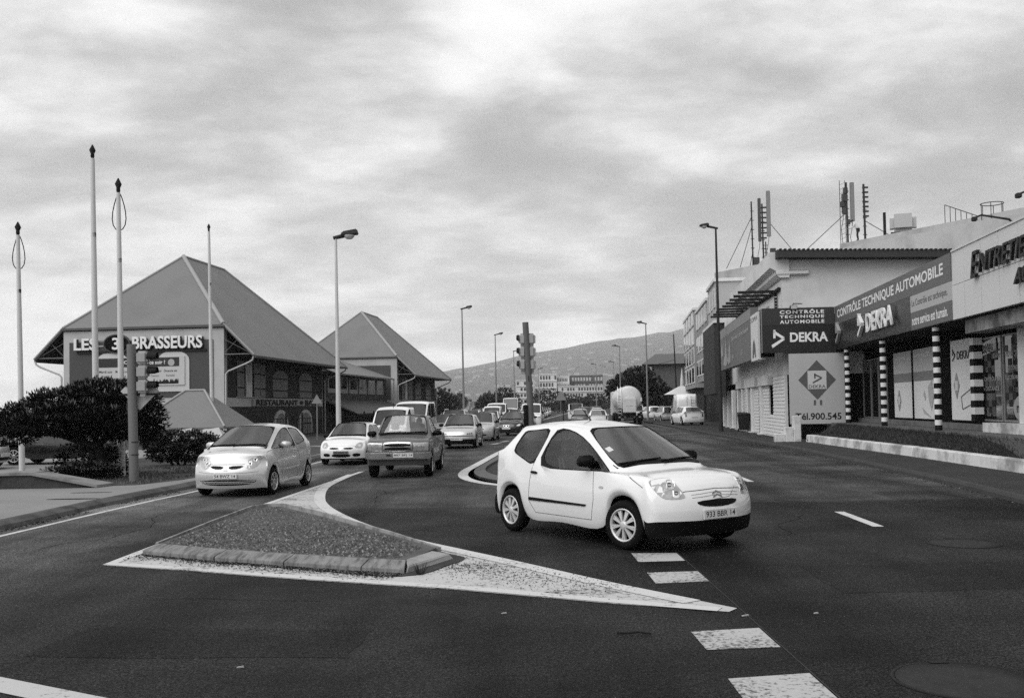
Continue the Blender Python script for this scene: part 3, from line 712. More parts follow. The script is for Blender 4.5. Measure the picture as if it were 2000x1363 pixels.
for k in range(7):
    b = MB(); b.tube([(2.5, 18.8 + 3.05 * k, 0.), (2.5, 18.8 + 3.05 * k, 1.42)], .05, 6); b.build('post', IRON, ax)

# small kiosk with hipped roof in front of the restaurant
ks = thing('garden_kiosk', 'small kiosk with low hipped metal roof in front of the restaurant', 'kiosk', (-16.1, 50.5, 0), -R(7))
mb = MB(); a, b, c, d = (-2.45, -2.1, 1.0), (2.45, -2.1, 1.0), (2.45, 2.1, 1.0), (-2.45, 2.1, 1.0); e, f = (-.5, 0, 2.82), (.5, 0, 2.82)
thick(mb, [a, b, f, e], .08); thick(mb, [b, c, f], .08); thick(mb, [c, d, e, f], .08); thick(mb, [d, a, e], .08); kr = mb.build('roof', ROOF, ks)
for p, q in ((a, e), (b, f), (e, f)):
    m_ = MB(); m_.tube([Vector(p) + Vector((0, 0, .03)), Vector(q) + Vector((0, 0, .03))], .06, 6); m_.build('hip_cap', HIPCAP, kr)
for x in (-2.2, 0, 2.2):
    for y in (-1.9, 1.9):
        m_ = MB(); m_.tube([(x, y, 0), (x, y, .98)], .06, 6); m_.build('post', IRON, ks)
mb = MB(); mb.box(-2.1, 2.1, -1.6, 1.7, 0, .75); mb.build('counter', mat('counter_wood', .05, .8), ks)

# fence in front of the restaurant: rails and single bars
fn = thing('railing', 'dark metal railing with thin bars in front of the restaurant', 'fence', (-13.5, 55., 0), -R(6))
for z in (.25, 1.25):
    b = MB(); b.box(-.02, .02, 0, 26, z, z + .05); b.build('rail', IRON, fn)
for k in range(53):
    b = MB(); big = k % 6 == 0; w = .05 if big else .014
    b.box(-w, w, k * .5 - w, k * .5 + w, 0, 1.6 if big else 1.3); b.build('post' if big else 'bar', IRON, fn)

# ------------------------------------------------------------------ flagpoles, lamps, signals
POLE_WHITE = mat('pole_white', .55, .5, var=.12, vscale=.6, stretch=(1, 1, .3))
POLE_GREY = mat('pole_grey', .22, .5, .2, var=.1, vscale=1.)
def flagpole(label, x, y, h, tx, rope, r=.085, grey=0.):
    t = thing('flagpole', label, 'flagpole', (x, y, 0), 0, 'flagpoles by the restaurant')
    mb = MB(); mb.tube([(0, 0, 0), (tx * .5, 0, h * .5), (tx, 0, h - .35)], [r, r * .85, r * .62], 12); mb.build('pole', POLE_WHITE, t)
    mb = MB(); mb.lathe([(.03, h - .36), (.055, h - .3), (.05, h - .22), (.09, h - .12), (.02, h + .03), (.001, h + .05)], 10); f = mb.build('finial', IRON, t); f.location = (tx, 0, 0)
    mb = MB(); mb.lathe([(r * .68, h * .72), (r * .72, h * .722), (r * .72, h * .735), (r * .68, h * .737)], 12); q = mb.build('collar', IRON, t); q.location = (tx * .72, 0, 0)
    if rope:
        mb = MB(); pts = []
        for k in range(17):
            a = 2 * math.pi * k / 16; pts.append((tx + .17 * math.sin(a) * (1 - .45 * math.cos(a)), .05, h - .85 + .5 * math.cos(a)))
        mb.tube(pts, .014, 5, caps=False); mb.build('halyard', IRON, t)
    return t
flagpole('white flagpole with looped halyard rising behind the windswept tree, nearest the car park', -14.26, 28.95, 7.35, -.12, True)
flagpole('tallest white flagpole with plain top, standing in the windswept tree', -11.65, 27.9, 9.3, -.1, False, .095)
flagpole('white flagpole with looped halyard beside the traffic signal', -10.30, 26.27, 7.95, -.08, True)
flagpole('slim white flagpole in front of the garden kiosk', -15.09, 50.06, 11.2, -.12, False, .10)
GREY_DK = mat('lamp_grey', .035, .6)
def street_lamp(label, x, y, h, arm, r=.10, m=None, group='street lamps along the road', lean=-.05, hs=1.):
    t = thing('street_lamp', label, 'street lamp', (x, y, 0), 0, group)
    mb = MB(); mb.tube([(0, 0, 0), (0, 0, .9), (lean * .5, 0, h * .5), (lean, 0, h)], [r * 1.25, r * 1.1, r * .8, r * .5], 10); mb.build('pole', m or POLE_GREY, t)
    s = 1 if arm > 0 else -1; L = abs(arm)
    mb = MB(); mb.tube([(lean - s * .12, 0, h - .04), (lean + s * L * .35, 0, h + .06), (lean + s * L, 0, h + .16)], [.06 * hs, .07 * hs, .05 * hs], 8); mb.build('arm', GREY_DK, t)
    mb = MB(); c = Vector((lean + s * L * .72, 0, h + .10))
    mb.hexa([(c.x - .28, -.16, c.z - .02), (c.x + .30, -.16, c.z + .02), (c.x + .30, .16, c.z + .02), (c.x - .28, .16, c.z - .02)], [(c.x - .22, -.1, c.z + .12), (c.x + .25, -.1, c.z + .2), (c.x + .25, .1, c.z + .2), (c.x - .22, .1, c.z + .12)])
    me = mb.mesh('head'); bevel_mesh(me, .03, 2)
    for v in me.vertices: v.co = c + (v.co - c) * hs
    hd = mesh_obj('head', me, GREY_DK, t)
    mb = MB(); mb.lathe([(.001, -.14), (.1, -.12), (.16, -.06), (.18, 0)], 12); q = mb.build('lens', mat('lamp_glass', .5, .15, spec=.8), hd); q.location = (c.x, 0, c.z); q.scale = (hs, hs, hs)
    return t
street_lamp('pale street lamp with rounded head in front of the annex building', -8.75, 50.08, 10.45, .95, .12, POLE_WHITE, hs=1.55)
street_lamp('tall grey street lamp on the left kerb, first beyond the second hall', -4.25, 87., 10.4, .85)
street_lamp('grey street lamp on the left kerb, second beyond the second hall', -1.9, 119., 10.4, .95)
street_lamp('grey street lamp on the left kerb, third beyond the second hall', .35, 155., 10.4, .95)
street_lamp('faint far street lamp on the left kerb, fourth beyond the second hall', 6.2, 230., 10.4, .95)
street_lamp('tall dark street lamp on the right pavement in front of the clapboard building', 12.2, 58.4, 12.1, -.95, .115, GREY_DK)
street_lamp('grey street lamp beside the parked silver estate on the right', 14.4, 106., 10.4, -.95, .11)
street_lamp('grey street lamp on the right behind the tanker lorry', 16.0, 147., 10.4, -1.1, .11)
street_lamp('far street lamp on the right seen over the big tree', 21.0, 205., 10.6, -1.1, .11)
street_lamp('far pale street lamp on the right, last beyond the big tree', 18.2, 215., 10.6, -1.1, .11)

HOUS = mat('signal_housing', .32, .5, var=.06); SIGPOLE = mat('signal_pole', .15, .55, .1, var=.12, vscale=2., fine=.08, fscale=40)
def signal_head(t, x, z, face, y=0., heads=3, w=.25, vl=.22, turn=0., bw=.135):
    """three stacked lamp boxes seen from the side; face +1 looks to +x"""
    for k in range(heads):
        zz = z - .345 * k
        b = rbox('lamp_box', (-bw, bw, -w / 2, w / 2, -.155, .155), HOUS, t, min(.05, bw * .6), 3); b.location = (x, y, zz); b.rotation_euler = (0, 0, turn)
        mb = MB(); n = 16
        vs = []
        for j in range(n + 1):       # visor: half tube open below
            a = math.pi * (-.12) + math.pi * 1.24 * j / n
            for xx, rr in ((.0, .125), (vl if j not in (0, n) else vl * .55, .118)): vs.append((face * (bw - .012 + xx), rr * math.cos(a), rr * math.sin(a)))
        mb.add(vs, [(2 * j, 2 * j + 1, 2 * j + 3, 2 * j + 2) for j in range(n)], 0, True); v = mb.build('visor', BLACK, b)
        mb = MB(); mb.lathe([(.001, face * (bw + .02)), (.06, face * (bw + .015)), (.105, face * (bw + .001))], 14, axis='x'); mb.build('lens', mat('signal_lens', .04, .2, coat=1.), b)
    mb = MB(); mb.box(x - .06, x + .06, y - .03, y + .03, z - .345 * heads + .1, z + .12); mb.build('bracket', HOUS, t)
sL = thing('traffic_signal', 'traffic signal on thick grey post by the left verge, lamps turned to the right', 'traffic light', (-9.06, 23.83, 0))
mb = MB(); mb.tube([(0, 0, 0), (-.03, 0, 1.7), (-.06, 0, 3.4)], [.112, .108, .104], 18); mb.build('post', SIGPOLE, sL)
for z in (.75, 1.05):
    mb = MB(); mb.lathe([(.114, z), (.114, z + .02)], 18); mb.build('strap', IRON, sL)
signal_head(sL, .22, 3.08, 1, 0.)
mb = MB(); s2 = .46
mb.prism([(-s2, 0), (0, -s2), (s2, 0), (0, s2)], 'y', .13, .16); pr = mb.build('diamond_sign', mat('sign_back', .46, .5, var=.1, vscale=3.), sL); pr.location = (.09, 0, 2.28)
mb = MB(); mb.box(-.5, .5, .10, .128, -.10, -.06); mb.box(-.35, .35, .10, .128, .12, .15); mb.build('sign_bracket', IRON, pr)
sM = thing('traffic_signal', 'traffic signal on tall grey post in the median behind the white hatchback, lamps both sides', 'traffic light', (.50, 26.6, .06))
mb = MB(); mb.tube([(0, 0, 0), (-.03, 0, 1.9), (-.12, 0, 3.95)], [.088, .085, .082], 18); mb.build('post', mat('signal_pole_dark', .11, .55, .1, var=.12, vscale=2., fine=.1, fscale=40), sM)
for sx in (-1, 1):
    signal_head(sM, -.085 + sx * .115, 3.50, 1, .06, 3, .22, .07, R(172) if sx < 0 else R(84), .10)
mb = MB(); mb.box(-.055, .05, -.104, -.098, .98, 1.12); mb.build('label_plate', PLATE, sM)
mb = MB()
for z in (2.38, 2.43, 2.48): mb.box(-.075, -.045, -.104, -.096, z, z + .025)
mb.build('terminal_slots', IRON, sM)
mb = MB(); mb.box(-.2, -.1, -.12, .12, 1.0, 1.75); me = mb.mesh('pedestrian_signal'); bevel_mesh(me, .02, 2); mesh_obj('pedestrian_signal', me, BLACK, sM)
def tri_sign(label, x, y, h, s, z0=0.):
    t = thing('warning_sign', label, 'road sign', (x, y, z0))
    mb = MB(); mb.tube([(0, 0, 0), (0, 0, h + s * .8)], .035, 8); mb.build('post', POLE_GREY, t)
    mb = MB(); mb.prism([(-s / 2, h), (s / 2, h), (0, h + s * .87)], 'y', -.06, -.04); mb.build('plate', mat('sign_pale', .24, .6), t)
    mb = MB(); mb.box(-s * .3, s * .3, -.038, -.02, h + .12, h + .16); mb.build('bracket', IRON, t)
tri_sign('triangular warning sign on a post by the restaurant railing', -10.6, 54., 2.1, .58)
tri_sign('triangular warning sign on a post standing on the median', 4.9, 101., 2.2, 1.15, .12)
t = thing('traffic_signal', 'small far traffic signal with lit lamp on the median', 'traffic light', (5.6, 110., .12))
mb = MB(); mb.tube([(0, 0, 0), (0, 0, 2.6)], .05, 8); mb.build('post', IRON, t)
rbox('lamp_box', (-.16, .16, -.12, .12, 1.9, 2.75), BLACK, t, .03, 2)
mb = MB(); mb.lathe([(.001, -.14), (.1, -.13), (.13, -.11)], 12, axis='y'); q = mb.build('lit_lamp', emit_mat('lit_lamp', 1., 2.), t); q.location = (0, 0, 2.6)

# low stone wall with slab capping at the left verge
lw = thing('low_wall', 'low mossy stone wall with pale capping slabs beside the pavement', 'wall', (0, 0, 0))
mb = MB(); mb.hexa([(-22, 22.45, .1), (-10.4, 22.25, .1), (-9.4, 22.30, .1), (-9.5, 22.95, .1), (-11.2, 23.0, .1), (-22, 23.1, .1)], [(-22, 22.45, .40), (-10.6, 22.3, .40), (-9.42, 22.32, .14), (-9.5, 22.9, .14), (-11.0, 23.0, .40), (-22, 23.1, .40)])
mb.build('wall_body', mat('mossy_stone', .05, .95, var=.5, vscale=2.5, fine=.4, fscale=18, bump=.9, bscale=9), lw)
capm = mat('capping', .24, .85, var=.2, vscale=1.2, fine=.15, fscale=40, dirt=.4, dscale=1.5)
for x0, x1 in ((-22, -17.5), (-17.48, -14.), (-13.98, -10.75)):
    mb = MB(); mb.box(x0, x1, 22.38 - (x0 + 22) * .015, 23.12, .402, .46); mb.build('capping_slab', capm, lw)
mb = MB(); mb.hexa([(-10.74, 22.22, .40), (-9.28, 22.22, .11), (-9.15, 22.85, .11), (-10.9, 23.05, .40)], [(-10.74, 22.22, .46), (-9.28, 22.22, .17), (-9.15, 22.85, .17), (-10.9, 23.05, .46)]); mb.build('capping_slab', capm, lw)
mb = MB(); mb.box(-11.75, -11.5, 22.24, 22.31, .1, .39); mb.build('pier', CONC, lw)
mb = MB(); mb.box(-15, -12.3, 25.2, 25.45, .1, .30); o = mb.build('parking_kerb', CONC); tag(o, 'concrete parking kerb beside the car park under the tree', 'kerb')
# ------------------------------------------------------------------ vegetation
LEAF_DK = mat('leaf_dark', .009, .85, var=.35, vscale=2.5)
LEAF_LIT = mat('leaf_lit', .10, .7, var=.3, vscale=2.5)  # paler leaf copy for painted highlights on the tops
BARK = mat('bark', .018, .9, var=.3, vscale=4.)
def foliage(name, lobes, n, size, parent, aspect=.35, up=.5, mats=None, shell=.55, droop=0.):
    """many small leaf faces spread through ellipsoid lobes; tufts point outward and up"""
    vs = []; fs = []; ms = []
    tot = sum(l[3] * l[4] * l[5] for l in lobes)
    for (cx, cy, cz, rx, ry, rz) in lobes:
        k = int(n * (rx * ry * rz) / tot)
        for _ in range(k):
            while True:
                d = Vector((rnd.uniform(-1, 1), rnd.uniform(-1, 1), rnd.uniform(-1, 1)))
                if .05 < d.length <= 1: break
            d.normalize(); r = rnd.uniform(shell, 1.08) ** .6
            nz = mnoise.noise(Vector((cx + d.x * 2.2, cy + d.y * 2.2, cz + d.z * 2.2)) * 1.3)
            r *= 1 + .22 * nz
            p = Vector((cx + d.x * rx * r, cy + d.y * ry * r, cz + d.z * rz * r))
            out = Vector((d.x / rx, d.y / ry, d.z / rz)).normalized()
            ax = (out + Vector((rnd.gauss(0, .5), rnd.gauss(0, .5), up + rnd.gauss(0, .4)))).normalized()
            s = size * rnd.uniform(.6, 1.3); side = ax.cross(Vector((rnd.gauss(0, 1), rnd.gauss(0, 1), rnd.gauss(0, 1))))
            if side.length < 1e-4: continue
            side.normalize(); w = s * aspect
            b = len(vs); q = ax * s
            vs += [p - side * w * .3, p + q * .45 - side * w * .5, p + q, p + q * .45 + side * w * .5]
            fs.append((b, b + 1, b + 2, b + 3)); ms.append(1 if (d.z > .25 and ax.z > .2 and r > .8 and rnd.random() < .4 + .9 * nz) else 0)  # upper tufts take the paler leaf: top highlights painted by colour
    me = bpy.data.meshes.new(name); me.from_pydata(vs, [], fs); me.polygons.foreach_set('material_index', ms); me.update()
    return mesh_obj(name, me, mats or [LEAF_DK, LEAF_LIT], parent)
def branch(mb, a, b, r0, r1, bend=.1, n=5):
    a, b = Vector(a), Vector(b); k = Vector((rnd.uniform(-1, 1), rnd.uniform(-1, 1), rnd.uniform(-.3, .6))) * bend * (b - a).length
    mb.tube([a.lerp(b, i / n) + k * math.sin(math.pi * i / n) for i in range(n + 1)], [lerp(r0, r1, i / n) for i in range(n + 1)], 7)
# windswept tree by the signal
tr = thing('windswept_tree', 'dark windswept conifer leaning over the verge beside the traffic signal', 'tree', (-10.6, 25.3, .1))
mb = MB(); branch(mb, (0.1, 0, 0), (.05, 0, .95), .16, .12, .15); branch(mb, (.05, 0, .8), (-1.6, .1, 1.35), .10, .05); branch(mb, (.05, 0, .85), (.9, -.1, 1.5), .09, .04); branch(mb, (-.9, .1, 1.1), (-2.2, 0, 1.1), .05, .03); branch(mb, (.05, 0, .9), (-.2, 0, 2.), .09, .03); branch(mb, (-.05, 0, .5), (-.5, .2, 1.2), .08, .05)
mb.build('trunk', BARK, tr)
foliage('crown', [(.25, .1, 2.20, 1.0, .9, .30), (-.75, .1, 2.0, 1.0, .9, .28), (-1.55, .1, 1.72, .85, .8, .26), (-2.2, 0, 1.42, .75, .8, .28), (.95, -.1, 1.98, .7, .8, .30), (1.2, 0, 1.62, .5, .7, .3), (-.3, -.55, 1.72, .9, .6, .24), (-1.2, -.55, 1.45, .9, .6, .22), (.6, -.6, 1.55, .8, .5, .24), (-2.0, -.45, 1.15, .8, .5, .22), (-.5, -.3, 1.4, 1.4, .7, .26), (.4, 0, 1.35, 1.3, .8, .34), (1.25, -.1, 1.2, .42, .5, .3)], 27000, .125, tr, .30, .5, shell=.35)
def bush(label, x, y, lobes, n, size, z=.1, name='bush', cat='bush', group=None, mats=None, stem=True):
    t = thing(name, label, cat, (x, y, z), 0, group)
    if stem:
        mb = MB()
        for l in lobes[:3]: branch(mb, (l[0] * .3, l[1] * .3, 0), (l[0], l[1], l[2]), .05, .02)
        mb.build('stem', BARK, t)
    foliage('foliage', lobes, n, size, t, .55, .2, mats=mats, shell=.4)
    return t
bush('dark clipped bush beside the silver car at the verge', -10.35, 31., [(-.7, 0, .72, .42, .5, .34), (-.15, 0, .80, .45, .5, .30), (.4, .05, .76, .45, .5, .32), (.85, .1, .62, .38, .5, .36), (-.4, -.2, .42, .6, .45, .3), (.4, -.2, .42, .7, .45, .3)], 13000, .07)
bush('low dark bush at the foot of the windswept tree', -10.75, 24.9, [(0, 0, .2, .55, .4, .28), (.5, .1, .18, .4, .35, .22), (-.6, 0, .14, .45, .35, .2)], 5000, .06, stem=False)
bush('dark shrub hidden under the windswept tree by the car park', -11.4, 26.2, [(0, 0, .4, .6, .5, .5), (.7, .2, .35, .5, .5, .45)], 5000, .07)
# grass blades on the verge
gm = MB()
for _ in range(5200):
    x = rnd.uniform(-11.6, -7.6); y = rnd.uniform(22.8, 30.)
    if x > lerp(-8.5, -7.7, (y - 23) / 6.) or (y < 25 and x < -11.2): continue
    if mnoise.noise(Vector((x * .9, y * .9, 0))) < -.12: continue
    a = rnd.uniform(0, 6.28); l = rnd.uniform(.03, .09)
    gm.add([(x - .008, y, .112), (x + .008, y, .112), (x + math.cos(a) * l * .5, y + math.sin(a) * l * .5, .112 + l)], [(0, 1, 2)], 0 if rnd.random() < .7 else 1)
o = gm.build('verge_grass', [mat('verge_blade', .05, .9), mat('verge_blade_dry', .14, .9)], None, fix=False); tag(o, 'sparse short grass growing on the left verge', 'grass', kind='stuff')
def crown_tree(name, label, x, y, lobes, n, size, trunk, group=None, mats=None):
    t = thing(name, label, 'tree', (x, y, 0), 0, group)
    mb = MB(); branch(mb, (0, 0, 0), (0, 0, trunk), .28, .2, .05)
    for l in lobes[:6]: branch(mb, (0, 0, trunk * .9), (l[0] * .8, l[1] * .8, l[2]), .15, .04, .12)
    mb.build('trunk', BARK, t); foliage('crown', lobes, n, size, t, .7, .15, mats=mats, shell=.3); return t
crown_tree('broad_tree', 'big round dark tree behind the tanker lorry', 18.6, 150., [(0, 0, 4.6, 3.2, 3., 2.4), (-2.2, 0, 4.0, 2.2, 2.2, 1.9), (2.3, .3, 3.9, 2.3, 2.2, 1.9), (.6, 0, 6.0, 2.2, 2., 1.4), (4.0, 0, 2.9, 1.8, 1.8, 1.5), (5.6, 0, 2.2, 1.5, 1.5, 1.2), (-.5, -.5, 2.6, 3.2, 2., 1.4), (2.6, -1, 1.8, 3., 1.8, 1.3)], 9000, .5, 2.6)
FARLEAF = [mat('far_leaf', .035, .9), mat('far_leaf_lit', .07, .9)]  # second tone paints the top highlights on the far crowns
for (lab, px_, Y, rx, rz, zc) in (('dark round tree beyond the second hall', 858, 150, 2.9, 2.2, 2.4), ('dark hedge-like trees left of the white coach', 955, 200, 2.8, 1.9, 2.6), ('dark wedge of trees in front of the white flats', 985, 215, 3.2, 2.6, 3.2),
                                  ('dark trees below the white flats', 1068, 250, 5.5, 3.2, 3.2), ('low dark trees right of the median signal', 1125, 260, 5.5, 2.0, 2.2), ('low trees at the far end of the road', 1160, 270, 5., 2.2, 2.6), ('pale grey round tree far behind the second hall', 897, 330, 2.4, 2.2, 4.2)):
    X = (px_ - 1000) / 1944 * Y
    crown_tree('far_tree', lab, X, Y, [(0, 0, zc, rx * .7, rx * .6, rz), (-rx * .5, 0, zc * .85, rx * .5, rx * .5, rz * .75), (rx * .5, 0, zc * .9, rx * .5, rx * .5, rz * .75)], 1500, .55, zc * .6, 'trees along the far road', FARLEAF)
# ------------------------------------------------------------------ right side: inspection shop, clapboard building, roof masts
OX, OY, SA, TILT = 14.23, 43.45, 6.5, 0.
def shop(name, label, cat):
    t = thing(name, label, cat, (OX, OY, 0)); t.rotation_euler = (TILT, 0, -R(SA)); return t
def loc2w(n, y):
    a = R(SA); return (OX + n * math.cos(a) + y * math.sin(a), OY - n * math.sin(a) + y * math.cos(a))
WHITEWASH = mat('whitewash', .62, .85, var=.1, vscale=1.5, dirt=.55, dscale=1.1, bump=.3, bscale=20)
STUCCO = mat('stucco_white', .64, .85, var=.08, vscale=.6, fine=.05, fscale=25, dirt=.14, dscale=.5)
SHOPDARK = mat('shop_dark', .005, .8)
sp = shop('inspection_shop', 'single-storey inspection shop with deep fascia, striped pillars and glazed front', 'building')
mb = MB(); mb.box(1.35, 12, -28.75, 3.5, .2, 4.6); mb.build('wall', SHOPDARK, sp)
mb = MB(); mb.box(.12, 12, -28.75, 1.0, 4.62, 5.7); mb.box(.12, 1.34, -28.75, .9, 3.98, 4.61); mb.build('roof_slab', mat('shop_roof', .03, .9), sp)
mb = MB(); mb.box(-.35, 1.34, -28.75, .8, .40, .84); mb.build('walkway', CONC_DK, sp)
mb = MB(); mb.box(1.05, 1.345, -15.34, 1.0, .845, 1.02); mb.build('plinth', mat('plinth_grey', .16, .85, dirt=.3, dscale=2.), sp)
mb = MB(); mb.box(.75, 1.345, -28.75, -15.39, .30, 1.10); mb.build('plinth', WHITEWASH, sp)
mb = MB(); mb.box(.28, .9, -28.75, -15.63, 3.60, 3.975); mb.build('lintel', mat('concrete_lintel', .30, .9, var=.2, vscale=1.5, dirt=.6, dscale=1.6), sp)
# striped pillars
pw, pk = mat('pillar_white', .72, .6, dirt=.1), mat('pillar_black', .012, .6)
for y in (-1.17, -7.09, -13.42):
    mb = MB(); z = .84; k = 0
    while z < 3.95:
        z2 = min(z + .158, 3.95); mb.lathe([(.105, z), (.105, z2)], 18, k % 2, origin=(.15, y, 0)); z = z2; k += 1
    mb.build('pillar', [pk, pw], sp)
mb = MB(); z = 1.11; k = 0
while z < 3.5:
    z2 = z + .205; mb.box(1.0, 1.26, -14.05, -13.72, z, z2, k % 2); z = z2; k += 1
mb.build('pillar', [pk, pw], sp)
# glazing: frames, panes, window posters
FR = mat('alu_frame', .30, .45, .5); POSTER_W = mat('window_film', .70, .6, var=.05, vscale=1.)
def pane(y0, y1, z0, z1, m=GLASS_DARK, frame=True, x=1.30):
    f = MB()
    for (a, b, c, d) in ((y0, y0 - .05, z0, z1), (y1 + .05, y1, z0, z1)): f.box(x - .03, 1.345, b, a, c, d)
    f.box(x - .03, 1.345, y1 + .051, y0 - .051, z0, z0 + .05); f.box(x - .03, 1.345, y1 + .051, y0 - .051, z1 - .05, z1)
    w = f.build('window', FR if frame else SHOPDARK, sp)
    g = MB(); g.box(x, x + .012, y1 + .052, y0 - .052, z0 + .051, z1 - .051); g.build('pane', m, w); return w
for y0, y1 in ((1.0, -.4), (-.45, -1.71), (-1.75, -2.96)): pane(y0, y1, 1.03, 3.55)
for y0, y1 in ((-4.04, -6.68), (-6.73, -9.36)):
    w = pane(y0, y1, 1.05, 3.65, POSTER_W, False)
    mb = MB(); mb.box(1.292, 1.299, y1 + .06, y0 - .06, 2.45, 2.78); mb.build('poster_band', mat('band_grey', .22, .7), w)
    mb = MB(); mb.box(1.292, 1.299, y1 + .06, y0 - .06, 2.79, 3.58); mb.build('poster_band', mat('band_pale', .48, .7), w)
text_obj('lettering', 'Contrôle technique', mat('letter_pale', .8, .6), sp, (1.288, -4.22, 3.28), (0, -1, 0), (0, 0, 1), width=2.3, height=.16, bold=.01)
text_obj('lettering', 'Automobile ZEN', mat('letter_pale', .8, .6), sp, (1.288, -6.86, 3.30), (0, -1, 0), (0, 0, 1), width=2.0, height=.16, bold=.01)
text_obj('lettering', 'horaires', mat('letter_pale', .8, .6), sp, (1.288, -4.22, 3.02), (0, -1, 0), (0, 0, 1), width=1.0, height=.12)
w = pane(-10.96, -13.04, 1.06, 3.70, POSTER_W, False)
def logo(parent, x, y, z, h, m, depth=.0, mirror=1):
    """open triangle mark with a long lower stroke, on a plane facing -x"""
    def P(a, b): return (y - a * h, z + b * h)
    mb = MB(); d0, d1 = x, x - max(depth, .004)
    for poly in ([(0, 1.), (.16, 1.), (.16, .42), (0, .42)], [(0, 1.), (.75, .52), (.75, .36), (.62, .40), (.0, .80)], [(.75, .52), (.75, .36), (.02, -.12), (-.08, .02)]):
        q = [P(a, b) for a, b in poly]; mb.prism(q, 'x', d1, d0)
    return mb.build('logo', m, parent)
logo(sp, 1.288, -11.24, 3.02, .36, INK)
text_obj('lettering', 'DEKRA', INK, sp, (1.288, -11.66, 3.03), (0, -1, 0), (0, 0, 1), width=1.3, height=.26, bold=.02)
for yy, zz, s in ((-4.81, 1.75, .28), (-11.57, 2.2, .28)):
    mb = MB(); mb.prism([(yy - s, zz), (yy, zz - s * 1.5), (yy + s, zz), (yy, zz + s * 1.5)], 'x', 1.283, 1.288); mb.build('diamond', mat('diamond_grey', .3, .7), sp)
    mb = MB(); mb.box(1.279, 1.282, yy - s * .5, yy + s * .5, zz - s * .55, zz + s * .55); mb.build('diamond_square', PLATE, sp)
mb = MB()
for a, b in (((-11.99, 1.85), (-12.94, 2.1)), ((-11.99, 1.85), (-12.09, 1.45)), ((-12.09, 1.45), (-12.94, 1.62))): mb.tube([(1.287, a[0], a[1]), (1.287, b[0], b[1])], .012, 4)
mb.build('line_drawing', mat('line_grey', .2, .7), sp)
mb = MB()
for pts in ([(-8.06, 2.1), (-8.25, 1.9), (-8.20, 1.75), (-7.97, 1.95)], [(-8.53, 2.2), (-8.99, 2.45), (-9.18, 1.9), (-8.90, 1.4), (-8.62, 1.7)], [(-7.79, 1.5), (-8.71, 1.2), (-8.80, 1.15), (-7.97, 1.3)]): mb.prism(pts, 'x', 1.284, 1.291)
mb.build('poster_figure', mat('figure_grey', .42, .7), sp)
for y0, y1 in ((-13.75, -15.48), (-15.58, -17.08)):
    w = pane(y0, y1, 1.12, 3.55, GLASS_DARK, True)
    dk = mat('check_dark', .025, .6); lt = mat('check_grey', .085, .6)
    for r_ in range(11):
        for c_ in range(6):
            if rnd.random() < .45:
                a = y0 - .07 - c_ * .27; z = 1.35 + r_ * .19
                if a - .26 > y1 + .05:
                    mb = MB(); mb.box(1.29, 1.296, a - .26, a, z, z + .185); mb.build('check_square', lt if (r_ + c_) % 2 else dk, w)
mb = MB(); mb.hexa([(1.27, -13.85, 3.02), (1.27, -15.10, 3.15), (1.285, -15.10, 3.15), (1.285, -13.85, 3.02)], [(1.27, -13.85, 3.38), (1.27, -15.10, 3.53), (1.285, -15.10, 3.53), (1.285, -13.85, 3.38)]); lb = mb.build('news_label', PLATE, sp)
text_obj('lettering', 'NOUVEAU', INK, sp, (1.262, -13.92, 3.07), (0, -1.10, .12), (0, 0, 1), width=1.16, height=.25, bold=.03)
PALE = mat('letter_mid', .30, .6)
for txt, y, z, w_ in (('DANS', -14.86, 2.92, .5), ('VOTRE CENTRE', -15.72, 2.92, 1.3), ('LE CONTRÔLE', -15.92, 2.55, 1.1), ('CONTRÔLE DES', -13.94, 2.28, 1.5), ('ÉLECTRONIQUE', -15.72, 2.28, 1.3), ('À DISTANCE', -13.94, 2.0, 1.3)):
    text_obj('lettering', txt, PALE, sp, (1.284, y, z), (0, -1, 0), (0, 0, 1), width=w_, height=.15, bold=.015)
text_obj('lettering', '- lundi - samedi -', PALE, sp, (1.284, -14.09, 1.27), (0, -1, 0), (0, 0, 1), width=1.2, height=.06)
mb = MB(); mb.prism(ell(-16.94, 1.5, .62, .36, 24), 'x', 1.25, 1.288); mb.build('round_sticker', mat('sticker_grey', .30, .6), sp)
text_obj('lettering', 'mini', INK, sp, (1.247, -16.55, 1.38), (0, -1, 0), (0, 0, 1), width=.8, height=.26, bold=.03)
mb = MB(); mb.box(.95, 1.34, -28.75, -17.52, 1.11, 3.6); mb.build('end_pier', STUCCO, sp)
# tiled fascia
tl = mat('fascia_tile', .60, .55, var=.04, vscale=.6)
for k, (s0, s1) in enumerate(((15.5, 16.59), (16.61, 17.87), (17.89, 19.12), (19.14, 20.37), (20.39, 21.65), (21.67, 22.9), (22.92, 24.2), (24.22, 25.5))):
    for z0, z1 in ((4.0, 4.955), (4.97, 5.90)):
        mb = MB(); mb.box(-.02 + rnd.uniform(-.004, .004), .10, -s1, -s0, z0, z1); mb.build('fascia_tile', tl, sp)
mb = MB(); mb.box(-.05, .105, -25.87, -15.61, 5.905, 5.96); mb.build('coping', tl, sp)
BLK = mat('letter_black', .012, .5)
le = shop('shop_lettering', 'raised black italic ENTRETIEN letters on the tiled fascia', 'sign')
text_obj('lettering', 'E', BLK, le, (-.10, -17.42, 4.94), (0, -1, 0), (0, 0, 1), width=.54, height=.68, depth=.04, bold=.004, shear=.3)
text_obj('lettering', 'NTRETIEN', BLK, le, (-.10, -18.01, 5.02), (0, -1, 0), (0, 0, 1), width=3.7, height=.48, depth=.04, bold=.004, shear=.25)
text_obj('lettering', 'AUTO', BLK, le, (-.10, -20.33, 4.43), (0, -1, 0), (0, 0, 1), width=1.9, height=.36, depth=.05, bold=.02, shear=.25)
